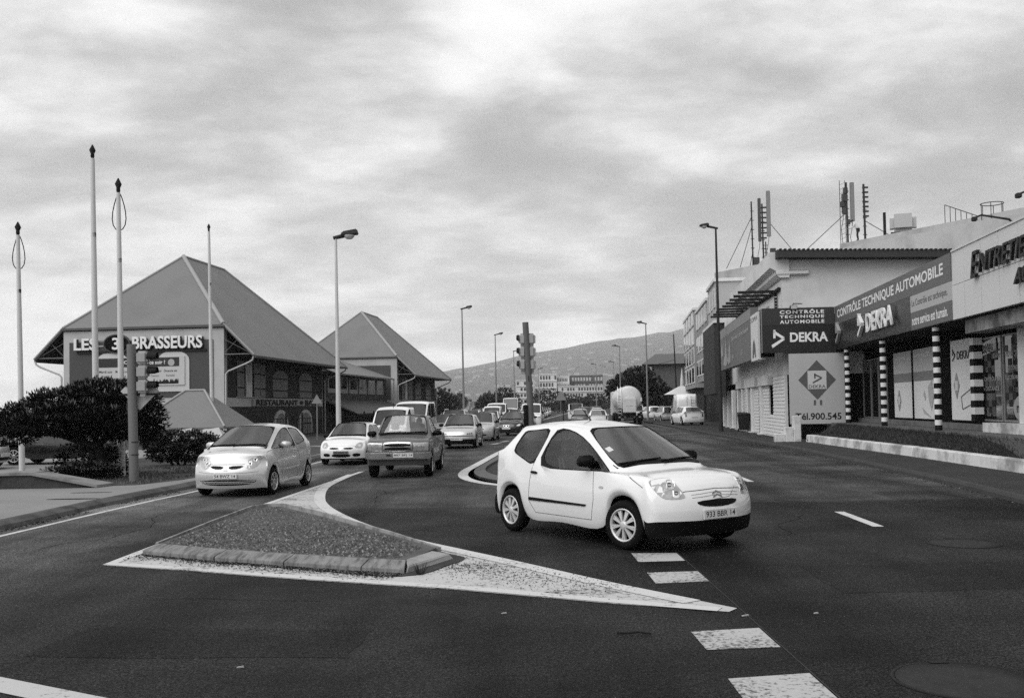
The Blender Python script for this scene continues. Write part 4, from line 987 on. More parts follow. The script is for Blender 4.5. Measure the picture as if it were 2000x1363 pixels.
# long sign board on the fascia
s1 = shop('shop_sign', 'long sign board reading CONTRÔLE TECHNIQUE AUTOMOBILE with raised DEKRA letters', 'sign')
GB = mat('sign_grey', .115, .5, var=.05, vscale=.5); DB = mat('sign_dark', .016, .35, spec=.35, var=.2, vscale=.3)
mb = MB(); mb.box(-.06, .10, -15.58, 0.05, 5.10, 5.90); mb.build('upper_board', GB, s1)
mb = MB(); mb.box(-.05, .10, -11.52, 0.0, 4.02, 5.095); mb.build('lower_board', DB, s1)
mb = MB(); mb.box(-.055, .10, -15.58, -11.55, 4.56, 5.095); mb.build('slogan_board', mat('slogan_pale', .42, .6), s1)
mb = MB(); mb.box(-.055, .10, -15.58, -11.55, 4.0, 4.555); mb.build('slogan_board', GB, s1)
text_obj('lettering', 'CONTRÔLE TECHNIQUE AUTOMOBILE', LTR, s1, (-.064, -.45, 5.30), (0, -1, 0), (0, 0, 1), width=14.5, height=.50, bold=.022)
text_obj('lettering', 'Le Contrôle est technique,', mat('letter_slate', .10, .6), s1, (-.06, -11.71, 4.68), (0, -1, 0), (0, 0, 1), width=3.55, height=.28)
text_obj('lettering', 'notre service est humain.', LTR, s1, (-.06, -11.71, 4.14), (0, -1, 0), (0, 0, 1), width=3.55, height=.30, bold=.022)
logo(s1, -.06, -4.67, 4.35, .82, LTR, .12)
text_obj('lettering', 'DEKRA', LTR, s1, (-.20, -6.22, 4.33), (0, -1, 0), (0, 0, 1), width=3.7, height=.70, depth=.03, bold=.02)
logo(s1, -.06, -.55, 4.35, .82, mat('logo_grey', .32, .5), .12)
# end sign facing the road's oncoming side
s2 = shop('shop_sign', 'dark sign box reading CONTRÔLE TECHNIQUE AUTOMOBILE and DEKRA at the end of the fascia', 'sign')
mb = MB(); mb.box(-3.19, -.08, .0, .45, 3.95, 5.90); mb.build('box', DB, s2)
mb = MB(); mb.box(-3.19, -.08, -.012, -.002, 5.15, 5.90); mb.build('header', mat('sign_header', .045, .6), s2)
for k, w_ in enumerate(('AUTOMOBILE', 'TECHNIQUE', 'CONTRÔLE')):
    text_obj('lettering', w_, LTR, s2, (-2.42, -.016, 5.21 + .215 * k), (1, 0, 0), (0, 0, 1), width=1.9, height=.155 if k < 2 else .19, bold=.03, spacing=1.25)
text_obj('lettering', 'DEKRA', LTR, s2, (-2.0, -.008, 4.40), (1, 0, 0), (0, 0, 1), width=1.62, height=.42, bold=.03)
mb = MB()
for poly in ([(-2.72, 4.95), (-2.62, 4.95), (-2.62, 4.58), (-2.72, 4.58)], [(-2.72, 4.95), (-2.24, 4.62), (-2.24, 4.52), (-2.32, 4.54), (-2.72, 4.80)], [(-2.24, 4.62), (-2.24, 4.50), (-2.76, 4.15), (-2.80, 4.28)]): mb.prism(poly, 'y', -.012, -.003)
mb.build('logo', LTR, s2)
fl = shop('floodlight', 'small floodlight perched on top of the dark end sign', 'lamp')
rbox('housing', (-2.02, -1.72, -.42, -.18, 5.80, 5.98), IRON, fl, .02, 1); mb = MB(); mb.tube([(-1.87, .2, 5.9), (-1.87, -.3, 6.06), (-1.4, .3, 6.1)], .025, 6); mb.build('arm', IRON, fl)
mb = MB(); mb.box(-2.0, -1.74, -.43, -.422, 5.82, 5.96); mb.build('glass', LENS, fl)
# panel with diamond
s3 = shop('advertising_board', 'pale panel with diamond mark and Tél.900.545 under the dark end sign', 'sign')
mb = MB(); mb.box(-2.08, .27, -.04, .05, .80, 3.88); mb.build('board', mat('panel_pale', .42, .6, var=.05, vscale=1., stretch=(3, 1, .2)), s3)
dm = mat('diamond_slate', .10, .6)
mb = MB(); mb.prism([(-1.70, 2.72), (-.90, 1.86), (-.10, 2.72), (-.90, 3.58)], 'y', -.05, -.042); mb.build('diamond', dm, s3)
mb = MB(); mb.box(-1.30, -.50, -.056, -.051, 2.32, 3.12); mb.build('diamond_square', mat('panel_light', .52, .6), s3)
mb = MB()
for poly in ([(-1.02, 3.0), (-.96, 3.0), (-.96, 2.78), (-1.02, 2.78)], [(-1.02, 3.0), (-.70, 2.84), (-.70, 2.77), (-1.02, 2.93)], [(-.70, 2.84), (-.70, 2.76), (-1.08, 2.56), (-1.1, 2.62)]): mb.prism(poly, 'y', -.062, -.057)
mb.build('logo', dm, s3)
text_obj('lettering', 'DEKRA', dm, s3, (-1.26, -.058, 2.36), (1, 0, 0), (0, 0, 1), width=.72, height=.14, bold=.015)
for x in (-1.06, -.80):
    mb = MB(); mb.box(x, x + .09, -.05, -.042, 1.62, 1.84); mb.build('mark', dm, s3)
text_obj('lettering', 'Tél.900.545', BLK, s3, (-1.85, -.045, .98), (1, 0, 0), (0, 0, 1), width=1.95, height=.30, bold=.02)
# roof lamps reaching over the fascia
for y, z, wh_ in ((-19.0, 6.25, 'ENTRETIEN'), (-21.8, 6.25, 'AUTO')):
    t = shop('roof_lamp', 'grey arm lamp reaching over the tiled fascia above %s' % wh_, 'lamp'); t['group'] = 'arm lamps above the fascia'
    mb = MB(); mb.tube([(.6, y, 5.9), (.3, y, z - .05), (-.35, y, z + .08), (-.5, y, z + .02)], [.02, .03, .025, .025], 7); mb.build('arm', GREY_DK, t)
    rbox('head', (-.58, -.46, y - .07, y + .07, z - .07, z + .04), GREY_DK, t, .02, 1)
# white kerb wall and grass bank
ww = thing('kerb_wall', 'low white painted wall with flaking paint along the right pavement', 'wall')
pl = [(12.13, 41.3), (11.66, 29.2), (11.18, 21.9), (10.55, 12.)]
for i in range(3):
    a, b = Vector(pl[i]), Vector(pl[i + 1]); n_ = max(1, round((b - a).length / 4.)); nr = Vector((.28, 0))
    for k in range(n_):
        p, q = a.lerp(b, k / n_), a.lerp(b, (k + 1) / n_ - .003); mb = MB()
        mb.hexa([(*p, .1), (*q, .1), (q.x + .28, q.y, .1), (p.x + .28, p.y, .1)], [(p.x + .03, p.y, .40), (q.x + .03, q.y, .40), (q.x + .26, q.y, .41), (p.x + .26, p.y, .41)])
        me = mb.mesh('wall_block'); bevel_mesh(me, .02, 1); mesh_obj('wall_block', me, WHITEWASH, ww)
gb = MB(); NR, NC = 40, 8
far_l = [(12.4, 41.3), (11.92, 29.2), (11.44, 21.9), (10.8, 12.)]
def bank(u, v):
    s_ = u * 3; i = min(2, int(s_)); f = s_ - i
    a = Vector(far_l[i]).lerp(Vector(far_l[i + 1]), f); yy = lerp(-1.8, -29., u); b = Vector(loc2w(-.34, yy)); p = a.lerp(b, v)
    return Vector((p.x, p.y, lerp(.37, .80 + yy * TILT, smoothstep(v)) + .03 * mnoise.noise(Vector((p.x * 1.3, p.y * 1.3, 0)))))
vs = [bank(i / NR, j / NC) for i in range(NR + 1) for j in range(NC + 1)]
gb.add(vs, [(i * (NC + 1) + j, (i + 1) * (NC + 1) + j, (i + 1) * (NC + 1) + j + 1, i * (NC + 1) + j + 1) for i in range(NR) for j in range(NC)], 0, True)
o = gb.build('grass_bank', mat('bank_soil', .035, .95, var=.45, vscale=1.2, fine=.35, fscale=20, bump=.6, bscale=12)); o['kind'] = 'structure'
gm = MB()
for _ in range(15000):
    u, v = rnd.random() ** 1., rnd.random(); p = bank(u, v)
    if mnoise.noise(p * .8) < -.45: continue
    a = rnd.uniform(0, 6.28); l = rnd.uniform(.03, .12)
    gm.add([(p.x - .007, p.y, p.z - .01), (p.x + .007, p.y, p.z - .01), (p.x + math.cos(a) * l * .6, p.y + math.sin(a) * l * .6, p.z + l)], [(0, 1, 2)], 0 if rnd.random() < .8 else 1)
o = gm.build('bank_grass', [mat('bank_blade', .035, .9), mat('bank_blade_dry', .10, .9)], None, fix=False); tag(o, 'rough dark grass growing on the bank behind the white wall', 'grass', kind='stuff')
for k, (x, y, s_) in enumerate(((12.9, 24.2, 1.), (13.6, 25.3, 1.2), (12.2, 41.0, .8))):
    tuft('weed_tuft', 'dark weed tuft growing by the shop plinth' if k < 2 else 'dark weeds at the foot of the white gate post', (x, y, .62 if k < 2 else .1), 60, .4 * s_, .2 * s_, group='weeds by the shop plinth' if k < 2 else None)
gp = thing('gate_post', 'white stepped gate post at the end of the white wall', 'post', (11.85, 41.6, .1))
mb = MB(); mb.box(-.14, .16, -.1, .25, 0, 1.08); me = mb.mesh('post'); bevel_mesh(me, .02, 1); mesh_obj('post', me, WHITEWASH, gp)
mb = MB(); mb.box(-.48, -.141, -.05, .3, 0, .62); me = mb.mesh('step'); bevel_mesh(me, .02, 1); mesh_obj('step', me, WHITEWASH, gp)
mb = MB(); mb.box(-.9, -.481, 0, .3, 0, .35); me = mb.mesh('step'); bevel_mesh(me, .02, 1); mesh_obj('step', me, WHITEWASH, gp)

# clapboard building behind the end sign
cb = shop('clapboard_building', 'white two-storey building with clapboard ground floor behind the dark end sign', 'building')
XW = -2.13
mb = MB(); mb.box(XW, 14, 1.0, 32, 3.0, 8.15); mb.build('upper_wall', STUCCO, cb)
mb = MB(); mb.box(XW + .25, 14, 1.25, 32, -.3, 2.998); mb.build('ground_wall', mat('recess_dark', .012, .8), cb)
mb = MB(); mb.box(XW + .01, -2.0, 1.002, 1.248, -.3, 2.998); mb.build('corner_post', STUCCO, cb)
bm_ = mat('clapboard', .66, .7, var=.06, vscale=2.)
segs = [(1.02, 4.4), (5.82, 7.8), (9.8, 11.6), (14.5, 16.)]
for a, b in segs:
    z = .02
    while z < 2.9:
        mb = MB(); mb.hexa([(XW - .035, a, z), (XW - .035, b, z), (XW + .05, b, z), (XW + .05, a, z)], [(XW - .004, a, z + .158), (XW - .004, b, z + .158), (XW + .05, b, z + .158), (XW + .05, a, z + .158)])
        mb.build('clapboard', bm_, cb); z += .165
z = .02
while z < 1.05:
    mb = MB(); mb.hexa([(XW - .035, 4.41, z), (XW - .035, 5.81, z), (XW + .05, 5.81, z), (XW + .05, 4.41, z)], [(XW - .004, 4.41, z + .158), (XW - .004, 5.81, z + .158), (XW + .05, 5.81, z + .158), (XW + .05, 4.41, z + .158)]); mb.build('clapboard', bm_, cb); z += .165
for y in (8.1, 11.9, 13.8, 16.4, 18.8, 22., 25., 28.):
    mb = MB(); mb.box(XW - .16, XW + .1, y - .3, y + .3, -.1, 2.6); me = mb.mesh('pilaster'); bevel_mesh(me, .02, 1); pz = mesh_obj('pilaster', me, bm_, cb)
    mb = MB(); mb.box(XW - .3, XW + .1, y - .45, y + .45, -.1, .16); mb.build('pilaster_base', STUCCO, pz)
for y0, y1 in ((4.9, 8.5), (9.8, 14.4), (15.9, 19.)):
    mb = MB(); mb.box(XW - .22, XW + .1, y0, y1, 2.62, 3.10); mb.build('door_head', STUCCO, cb)
for k in range(5):
    mb = MB(); mb.box(XW + .10, XW + .13, 4.9, 5.6, 1.12 + .1 * k, 1.15 + .1 * k); mb.build('grille_bar', FR, cb)
# cornice, roof edge, small windows, timber rack
mb = MB(); mb.prism([(XW - .12, 7.35), (XW - .28, 7.5), (XW - .28, 7.66), (XW - .55, 7.8), (XW - .55, 8.5), (XW + .3, 8.5), (XW + .3, 7.35)], 'y', .8, 17.5); mb.build('cornice', STUCCO, cb)
mb = MB(); mb.prism([(.99, 7.42), (.75, 7.5), (.75, 7.62), (.99, 7.7)], 'x', XW - .28, -1.0); mb.build('cornice_return', STUCCO, cb)
mb = MB(); mb.hexa([(XW - .30, .2, 8.18), (12., .2, 7.75), (12., 17.5, 7.9), (XW - .3, 17.5, 8.45)], [(XW - .30, .2, 8.52), (12., .2, 8.05), (12., 17.5, 8.2), (XW - .3, 17.5, 8.75)]); mb.build('roof', mat('roof_edge_dark', .05, .7, var=.15), cb)
for k in range(70):
    x = XW - .2 + .2 * k; mb = MB(); zz = lerp(8.52, 8.05, k / 70); mb.box(x, x + .1, .12, 3., zz, zz + .04); mb.build('roof_rib', mat('roof_edge_dark', .05, .7), cb)
for y0, z0, z1 in ((2.2, 6.0, 7.0), (5.2, 5.9, 6.5), (8.5, 6.1, 6.6)):
    mb = MB(); mb.box(XW - .03, XW + .02, y0, y0 + 1.1, z0, z1); w = mb.build('window', FR, cb); mb = MB(); mb.box(XW - .04, XW - .031, y0 + .12, y0 + .98, z0 + .1, z1 - .1); mb.build('pane', GLASS_DARK, w)
rk = shop('timber_rack', 'row of dark timber brackets sticking out below the cornice of the clapboard building', 'rack')
mb = MB(); mb.tube([(XW - .08, 1.4, 6.9), (XW - .08, 18.5, 7.1)], .1, 6); mb.build('wall_rail', IRON, rk)
for k in range(9):
    y = 2.8 + 1.9 * k; mb = MB(); mb.box(XW - 1.75, XW - .02, y, y + .14, 6.86 + .012 * y, 6.98 + .012 * y); mb.build('slat', mat('timber_dark', .025, .8), rk)
# long billboard along the road side
bb = shop('billboard', 'long grey printed billboard along the clapboard building with white end panel', 'billboard')
mb = MB(); mb.box(-3.25, -2.9, 3.4, 19.5, 3.8, 6.3); mb.build('board', mat('billboard_grey', .15, .6, var=.12, vscale=.5), bb)
mb = MB(); mb.box(-3.27, -2.95, .8, 3.35, 3.7, 5.85); mb.build('white_panel', mat('billboard_white', .60, .6), bb)
mb = MB(); mb.box(-3.18, -2.6, .47, .88, 3.8, 5.9); mb.build('end_box', SHOPDARK, bb)
mb = MB(); mb.box(-3.262, -3.251, 3.5, 19, 5.75, 6.25); mb.build('print_band', mat('print_pale', .24, .6), bb)
text_obj('lettering', 'Découvrez la terre d\'énergie', mat('print_text', .38, .6), bb, (-3.266, 12.2, 5.15), (0, -1, 0), (0, 0, 1), width=8., height=.34, bold=.02)
text_obj('lettering', 'Le confort au quotidien', mat('print_text', .38, .6), bb, (-3.266, 19., 5.6), (0, -1, 0), (0, 0, 1), width=6., height=.28)
text_obj('lettering', 'SOMIA', BLK, bb, (-3.275, 3.25, 5.5), (0, -1, 0), (0, 0, 1), width=2.3, height=.22)
for y, z, w_ in ((11.8, 4.15, .8), (7.6, 4.2, .9)): text_obj('lettering', 'gaz', mat('print_text', .38, .6), bb, (-3.266, y, z), (0, -1, 0), (0, 0, 1), width=w_, height=.3)
mb = MB()
for pts in ([(17, 4.1), (16, 4.6), (15.4, 5.5), (15, 4.6), (14.3, 4.2), (15.2, 3.95)], [(18.2, 4.9), (17.6, 5.4), (17.3, 4.7), (17.8, 4.4)], [(14.1, 3.95), (13.6, 4.9), (13.1, 5.3), (13, 4.1)]): mb.prism(pts, 'x', -3.27, -3.252)
mb.build('print_splash', mat('print_splash', .34, .6), bb)
mb = MB(); mb.prism([(2.8, 3.85), (2.6, 4.5), (2.2, 4.7), (1.8, 4.4), (1.6, 3.85), (1.9, 3.85), (2.2, 4.2), (2.4, 3.85)], 'x', -3.285, -3.271); mb.build('print_figure', mat('figure_slate', .12, .6), bb)
o = shop('panel_sign', 'tall dark panel fixed beside the far end of the grey billboard', 'sign')
mb = MB(); mb.box(-3.3, -2.6, 22.5, 32, 2.4, 7.1); mb.build('board', mat('panel_dark', .045, .7, var=.15, vscale=.4), o)
mb = MB(); mb.box(-3.32, -2.58, 22.3, 32.1, 7.11, 7.3); mb.build('top_rail', STUCCO, o)
bn = thing('wheelie_bin', 'dark wheelie bin standing against the clapboard wall', 'bin', (13.25, 57.2, .115), -R(8))
mb = MB(); mb.hexa([(-.25, -.3, .1), (.25, -.3, .1), (.25, .3, .1), (-.25, .3, .1)], [(-.33, -.38, 1.0), (.33, -.38, 1.0), (.33, .36, 1.0), (-.33, .36, 1.0)]); me = mb.mesh('body'); bevel_mesh(me, .02, 1); mesh_obj('body', me, mat('bin_plastic', .02, .5), bn)
mb = MB(); mb.hexa([(-.36, -.42, 1.0), (.36, -.42, 1.0), (.36, .42, 1.02), (-.36, .42, 1.02)], [(-.33, -.38, 1.05), (.33, -.38, 1.05), (.33, .4, 1.12), (-.33, .4, 1.12)]); mb.build('lid', mat('bin_plastic', .02, .5), bn)
for s_ in (-1, 1):
    mb = MB(); mb.lathe([(.001, -.03), (.1, -.03), (.1, .03), (.001, .03)], 12, axis='x'); q = mb.build('wheel', RUBBER, bn); q.location = (s_ * .27, .3, .1)

# concrete block with the masts on its roof
CONCW = mat('raw_concrete', .40, .9, var=.12, vscale=.35, fine=.08, fscale=8, dirt=.30, dscale=.35, stretch=(1, 1, .5))
kb = thing('concrete_block', 'bare stained concrete building with flat roof behind the clapboard building', 'building', (17.9, 87., 0), -R(61.8))
mb = MB(); mb.box(0, 34, 0, 22, 0, 13.2); mb.build('wall', CONCW, kb)
mb = MB(); mb.box(13.5, 34, 1.0, 20, 13.2, 13.75); mb.build('roof_upstand', CONCW, kb)
mb = MB(); mb.box(-.7, .3, 1.5, 1.7, 13.21, 13.3); mb.box(-.65, -.6, 1.5, 1.7, 12.3, 13.2); mb.build('overflow_bracket', IRON, kb)
for k in range(5):
    mb = MB(); mb.box(-.12, -.002, 2.5 + 3.6 * k, 3.1 + 3.6 * k, 0, 13.0); mb.build('pier', CONCW, kb)
    for z in (4.2, 7.2, 10.2):
        mb = MB(); mb.box(-.05, -.003, 3.4 + 3.6 * k, 5.6 + 3.6 * k, z, z + 1.5); w = mb.build('window', FR, kb); mb = MB(); mb.box(-.06, -.051, 3.5 + 3.6 * k, 5.5 + 3.6 * k, z + .1, z + 1.4); mb.build('pane', GLASS_DARK, w)
mb = MB(); mb.tube([(8.2, -.06, 9.), (8.6, -.06, 8.9), (9.0, -.06, 9.2)], .06, 4); mb.build('crack_stain', mat('stain_dark', .06, .9), kb)
def kpt(x, y): a = -R(61.8); return (17.9 + x * math.cos(a) - y * math.sin(a), 87. + x * math.sin(a) + y * math.cos(a))
STEEL_DK = mat('mast_steel', .035, .5, .4); PANELG = mat('antenna_panel', .20, .5)
def mast(label, x, y, z, poles, panels, boxes, stays, lattice=None):
    X, Y = kpt(x, y); t = thing('antenna_mast', label, 'antenna', (X, Y, z))
    for (dx, dy, h, r) in poles:
        mb = MB(); mb.tube([(dx, dy, 0), (dx - h * .008, dy, h)], r, 7); mb.build('pole', STEEL_DK, t)
        for k in range(6):
            zz = h * (.15 + .14 * k); mb = MB(); mb.box(dx - .16, dx + .16, dy - .02, dy + .02, zz, zz + .05); mb.build('step_bolt', STEEL_DK, t)
    for (dx, dy, z0, h, w, m) in panels:
        o_ = rbox('antenna_panel', (dx - w / 2, dx + w / 2, dy - .08, dy + .08, z0, z0 + h), m, t, .03, 2)
        mb = MB(); mb.tube([(dx, dy, z0), (dx - .05, dy, z0 - .5), (dx - .2, dy, z0 - 1.2), (dx - .12, dy, .1)], .022, 5); mb.build('feeder_cable', STEEL_DK, t)
    for (dx, dy, z0, w, h) in boxes: rbox('equipment_box', (dx - w / 2, dx + w / 2, dy - .15, dy + .15, z0, z0 + h), mat('equipment', .05, .5), t, .02, 1)
    for a, b in stays:
        mb = MB(); mb.tube([a, b], .028, 5); mb.build('stay', STEEL_DK, t)
    if lattice:
        dx, w, h = lattice
        for sx in (-1, 1):
            mb = MB(); mb.tube([(dx + sx * w / 2, 0, 0), (dx + sx * w / 2, 0, h)], .025, 5); mb.build('lattice_leg', STEEL_DK, t)
        n = int(h / .35)
        for k in range(n):
            mb = MB(); mb.tube([(dx - w / 2, 0, h * k / n), (dx + w / 2, 0, h * (k + .6) / n)], .014, 4); mb.build('lattice_rung', STEEL_DK, t)
    for k in range(7):
        q = poles[min(1, len(poles) - 1)]; zz = q[2] * (.45 + .08 * k); mb = MB(); mb.box(q[0] - .12, q[0] + .3, q[1] - .07, q[1] + .07, zz, zz + .12); mb.build('clamp', STEEL_DK, t)
    return t
mast('antenna mast group with two grey panels and stay wires, left on the concrete roof', 4.2, 1.4, 13.2, [(-.55, 0, 5.6, .065), (.35, 0, 5.4, .07), (.62, .2, 2.2, .05)],
     [(.1, .1, 2.2, 3.7, .26, mat('antenna_dark', .07, .5)), (.85, 0, 2.6, 3.9, .34, PANELG)], [(-.25, 0, 0., .45, .85), (1.15, 0, .7, .45, .9)],
     [((-.55, 0, 4.4), (-2.9, -.4, -.1)), ((-.55, 0, 3.6), (-1.7, -.2, 0)), ((-.5, 0, 1.6), (-.9, -.3, 0)), ((.9, 0, 3.8), (3.8, 0, .2))])
mast('antenna mast group with lattice, grey panel and separate pole, right on the concrete roof', 13.6, 1.6, 13.75, [(.12, 0, 4.75, .075), (1.45, 0, 4.6, .085)],
     [(.52, 0, 1.75, 3.0, .32, PANELG), (-.12, .1, 2.4, 1.5, .26, mat('antenna_dark', .07, .5))], [(-.05, 0, 3.3, .4, .5), (-.2, .1, 2.9, .3, .4), (.05, .1, 3.9, .3, .45), (-.1, 0, 2.3, .26, .5), (.2, 0, 1.5, .2, .4)],
     [((-.2, 0, 2.2), (-3.2, 0, -.5)), ((1.5, 0, 1.75), (4.2, 0, .1))], (-.22, .42, 4.9))
X, Y = kpt(18.4, 2.2); t = thing('roof_unit', 'rounded pale plant unit on the concrete roof beside the mast', 'roof unit', (X, Y, 13.75), -R(20))
rbox('casing', (-.9, .9, -.6, .6, .15, 1.5), mat('unit_pale', .40, .6), t, .3, 4); mb = MB(); mb.box(-.85, .7, -.65, .65, 0, .14); mb.build('base', IRON, t); mb = MB(); mb.box(-1.35, -1.15, -.2, .2, 0, 1.7); mb.build('vent_post', IRON, t)
X, Y = kpt(22.5, 1.5); t = thing('roof_railing', 'thin steel railing and hoop on the edge of the concrete roof', 'railing', (X, Y, 13.75), -R(61.8))
for k in range(7):
    mb = MB(); mb.tube([(k * .42, 0, -k * .2), (k * .42, 0, 1.3 - k * .2)], .025, 5); mb.build('bar', STEEL_DK, t)
mb = MB(); mb.tube([(0, 0, 1.35), (2.6, 0, .1)], .03, 5); mb.build('rail', STEEL_DK, t)
mb = MB(); ring = [(3.6 + .7 * math.cos(2 * math.pi * k / 20), .7 * math.sin(2 * math.pi * k / 20), .75) for k in range(21)]; mb.tube(ring, .03, 5, caps=False); mb.build('hoop', STEEL_DK, t)
for k in range(6):
    a = 2 * math.pi * k / 6; mb = MB(); mb.tube([(3.6 + .7 * math.cos(a), .7 * math.sin(a), -.3), (3.6 + .7 * math.cos(a), .7 * math.sin(a), .75)], .025, 5); mb.build('bar', STEEL_DK, t)

# street fronts beyond
def street_block(name, label, y0, y1, z0, z1, m, nw, rows, x=-2.13, depth=16., ground=.02, wz=1.5, balcony=False):
    t = shop(name, label, 'building'); t.rotation_euler = (0, 0, -R(SA))
    mb = MB(); mb.box(x, x + depth, y0, y1, z0, z1); mb.build('wall', m, t)
    mb = MB(); mb.box(x + .8, x + depth, y0 + .05, y1, 0, z0 - .002); mb.build('shop_front', mat('front_dark', .03, .7), t)
    mb = MB(); mb.box(x - .15, x + depth, y0 - .15, y1, z1 + .002, z1 + .25); mb.build('parapet', STUCCO, t)
    for r_ in range(rows):
        z = lerp(z0, z1, (r_ + .25) / rows)
        for k in range(nw):
            a = lerp(y0, y1, (k + .18) / nw); b = lerp(y0, y1, (k + .82) / nw)
            f = MB(); f.box(x - .08, x - .002, a, b, z, z + wz); w = f.build('window', STUCCO, t)
            for j in range(3):
                p = MB(); p.box(x - .095, x - .081, lerp(a, b, (j + .1) / 3), lerp(a, b, (j + .9) / 3), z + .12, z + wz - .12); p.build('pane', GLASS_DARK, w)
    return t
street_block('office_building', 'narrow pale building with vertical piers next to the bare concrete block', 33.5, 41., 3.4, 11.2, mat('pale_render', .40, .85, var=.08, vscale=.4), 3, 3)
street_block('office_building', 'plain grey stepped building between the pale piers and the windowed flats', 42., 55., 3.8, 10.6, mat('grey_render', .26, .85, var=.08, vscale=.4), 4, 3)
street_block('flats_building', 'four-storey flats with a grid of windows over a dark ground floor', 58., 76., 3.4, 11.3, mat('grey_render_light', .30, .85, var=.06, vscale=.4), 4, 4, wz=1.7)
oh = thing('wooden_house', 'old wooden house with upstairs veranda beyond the flats', 'house', (24.8, 165., 0), -R(10))
mb = MB(); mb.box(-1.6, 6, 0, 10, 0, 8.3); mb.build('wall', mat('old_wood', .10, .9, var=.2, vscale=1.), oh)
mb = MB(); mb.hexa([(-3.2, -1, 8.4), (6.5, -1, 8.4), (6.5, 11, 8.4), (-3.2, 11, 8.4)], [(-1.0, 2, 10.2), (5, 2, 10.2), (5, 8, 10.2), (-1., 8, 10.2)]); mb.build('roof', mat('old_roof', .12, .8), oh)
mb = MB(); mb.box(-3.2, -1.61, -.8, 10, 3.9, 4.1); mb.build('veranda_floor', mat('old_wood_dark', .04, .9), oh)
for y in (-.7, 3, 6.5, 9.8):
    mb = MB(); mb.box(-3.15, -3.0, y, y + .15, 0, 8.4); mb.build('post', mat('old_wood_dark', .04, .9), oh)
for k in range(14):
    mb = MB(); mb.box(-3.12, -3.06, -.6 + .75 * k, -.5 + .75 * k, 4.1, 5.1); mb.build('baluster', mat('old_wood_dark', .04, .9), oh)
mb = MB(); mb.box(-1.4, -.2, -.05, -.002, 4.3, 6.6); mb.build('door', IRON, oh)
up = thing('utility_pole', 'leaning dark utility pole beside the old wooden house', 'pole', (23.2, 140., 0))
mb = MB(); mb.tube([(0, 0, 0), (-.35, 0, 11.6)], [.14, .07], 8); mb.build('pole', BARK, up); mb = MB(); mb.tube([(-.2, 0, 8.), (-3, 3, 7.3), (-6, 8, 7.6)], .03, 4); mb.build('wire', IRON, up)
ps = thing('parasol', 'closed white parasol standing over a small pale awning', 'parasol', (20.5, 120., .1))
mb = MB(); mb.lathe([(.03, 3.0), (.28, 3.2), (.2, 4.6), (.02, 6.0)], 10); mb.build('canopy', mat('canvas_white', .6, .8), ps); mb = MB(); mb.tube([(0, 0, 0), (0, 0, 3.1)], .05, 6); mb.build('pole', POLE_GREY, ps)
aw = thing('shop_awning', 'small pale pitched awning above the parked van', 'awning', (19.8, 119., 0))
mb = MB(); mb.hexa([(-1.4, -1, 2.9), (2.2, -1, 2.9), (2.2, 2, 2.9), (-1.4, 2, 2.9)], [(.3, .4, 3.9), (.8, .4, 3.9), (.8, .8, 3.9), (.3, .8, 3.9)]); mb.build('canvas', mat('canvas_white', .6, .8), aw)
for x in (-1.2, 2.0):
    mb = MB(); mb.tube([(x, -.8, 0), (x, -.8, 2.9)], .05, 6); mb.build('post', IRON, aw)
# ------------------------------------------------------------------ distance: white flats, town, hillside, air
def flats(label, x0, x1, Y, z1, rows, m, nwin, dark=False, depth=14., z0=0., name='apartment_block'):
    t = thing(name, label, 'building', (x0, Y, 0))
    w = x1 - x0; mb = MB(); mb.box(0, w, 0, depth, z0, z1); mb.build('wall', m, t)
    wm = MB(); rm = MB(); fh = (z1 - z0) / rows
    for r_ in range(rows):
        for k in range(nwin):
            if rnd.random() < .12: continue
            a = (k + .2) * w / nwin; b = (k + .8) * w / nwin; z = z0 + r_ * fh
            wm.box(a, b, -.06, -.002, z + fh * .30, z + fh * .82)
        rm.box(-.1, w + .1, -.35, -.003, z0 + r_ * fh + fh * .05, z0 + r_ * fh + fh * .16)
    o = wm.build('window_grid', mat('far_window_light', .45, .7) if dark else mat('far_window', .06, .5), t); o['kind'] = 'stuff'
    o = rm.build('balcony_slabs', m, t); o['kind'] = 'stuff'
    mb = MB(); mb.box(-.15, w + .15, -.15, depth, z1 + .002, z1 + .4); mb.build('parapet', m, t)
    return t
FW = mat('far_white', .62, .85, var=.05, vscale=.1); FG = mat('far_grey', .36, .85); FD = mat('far_dark', .11, .85)
D = 420.; k_ = D / 1944
def fx(p): return (p - 1000) * k_
flats('white terraced flats with stacked balconies behind the median signal', fx(1008), fx(1042), D, 12.6, 5, FW, 5)
flats('slim white tower block left of the terraced flats', fx(990), fx(999), D + 10, 8.2, 5, FW, 2)
flats('tall white flats with dark windows beside the terraced flats', fx(1054), fx(1088), D + 4, 15.2, 5, FW, 6)
flats('white flats with a row of small square windows', fx(1088.5), fx(1114), D + 8, 14.2, 5, FW, 8)
flats('dark upper storeys standing above the long white flats', fx(1114.5), fx(1184), D + 16, 14.6, 5, FD, 12, True)
flats('long white flats with grey bay panels at the end of the road', fx(1090), fx(1177), D, 9.8, 4, mat('far_white2', .55, .85), 16, z0=0)
flats('white low block beyond the second hall', fx(866), fx(889), 380., 6.2, 3, FW, 5)
flats('grey blocky offices in the distance left of the slim tower', fx(930), fx(958), 460., 7.5, 4, FG, 5)
tw = thing('far_tower', 'thin dark tower rising behind the white flats', 'tower', (fx(1037), D + 40, 0)); mb = MB(); mb.box(-.9, .9, 0, 3, 0, 24.); mb.build('shaft', FG, tw)
mb = MB()
for k in range(6): mb.box(-1.0, 1.0, -.1, 3.1, 4 + 3.6 * k, 4.2 + 3.6 * k)
mb.build('floor_band', FD, tw)
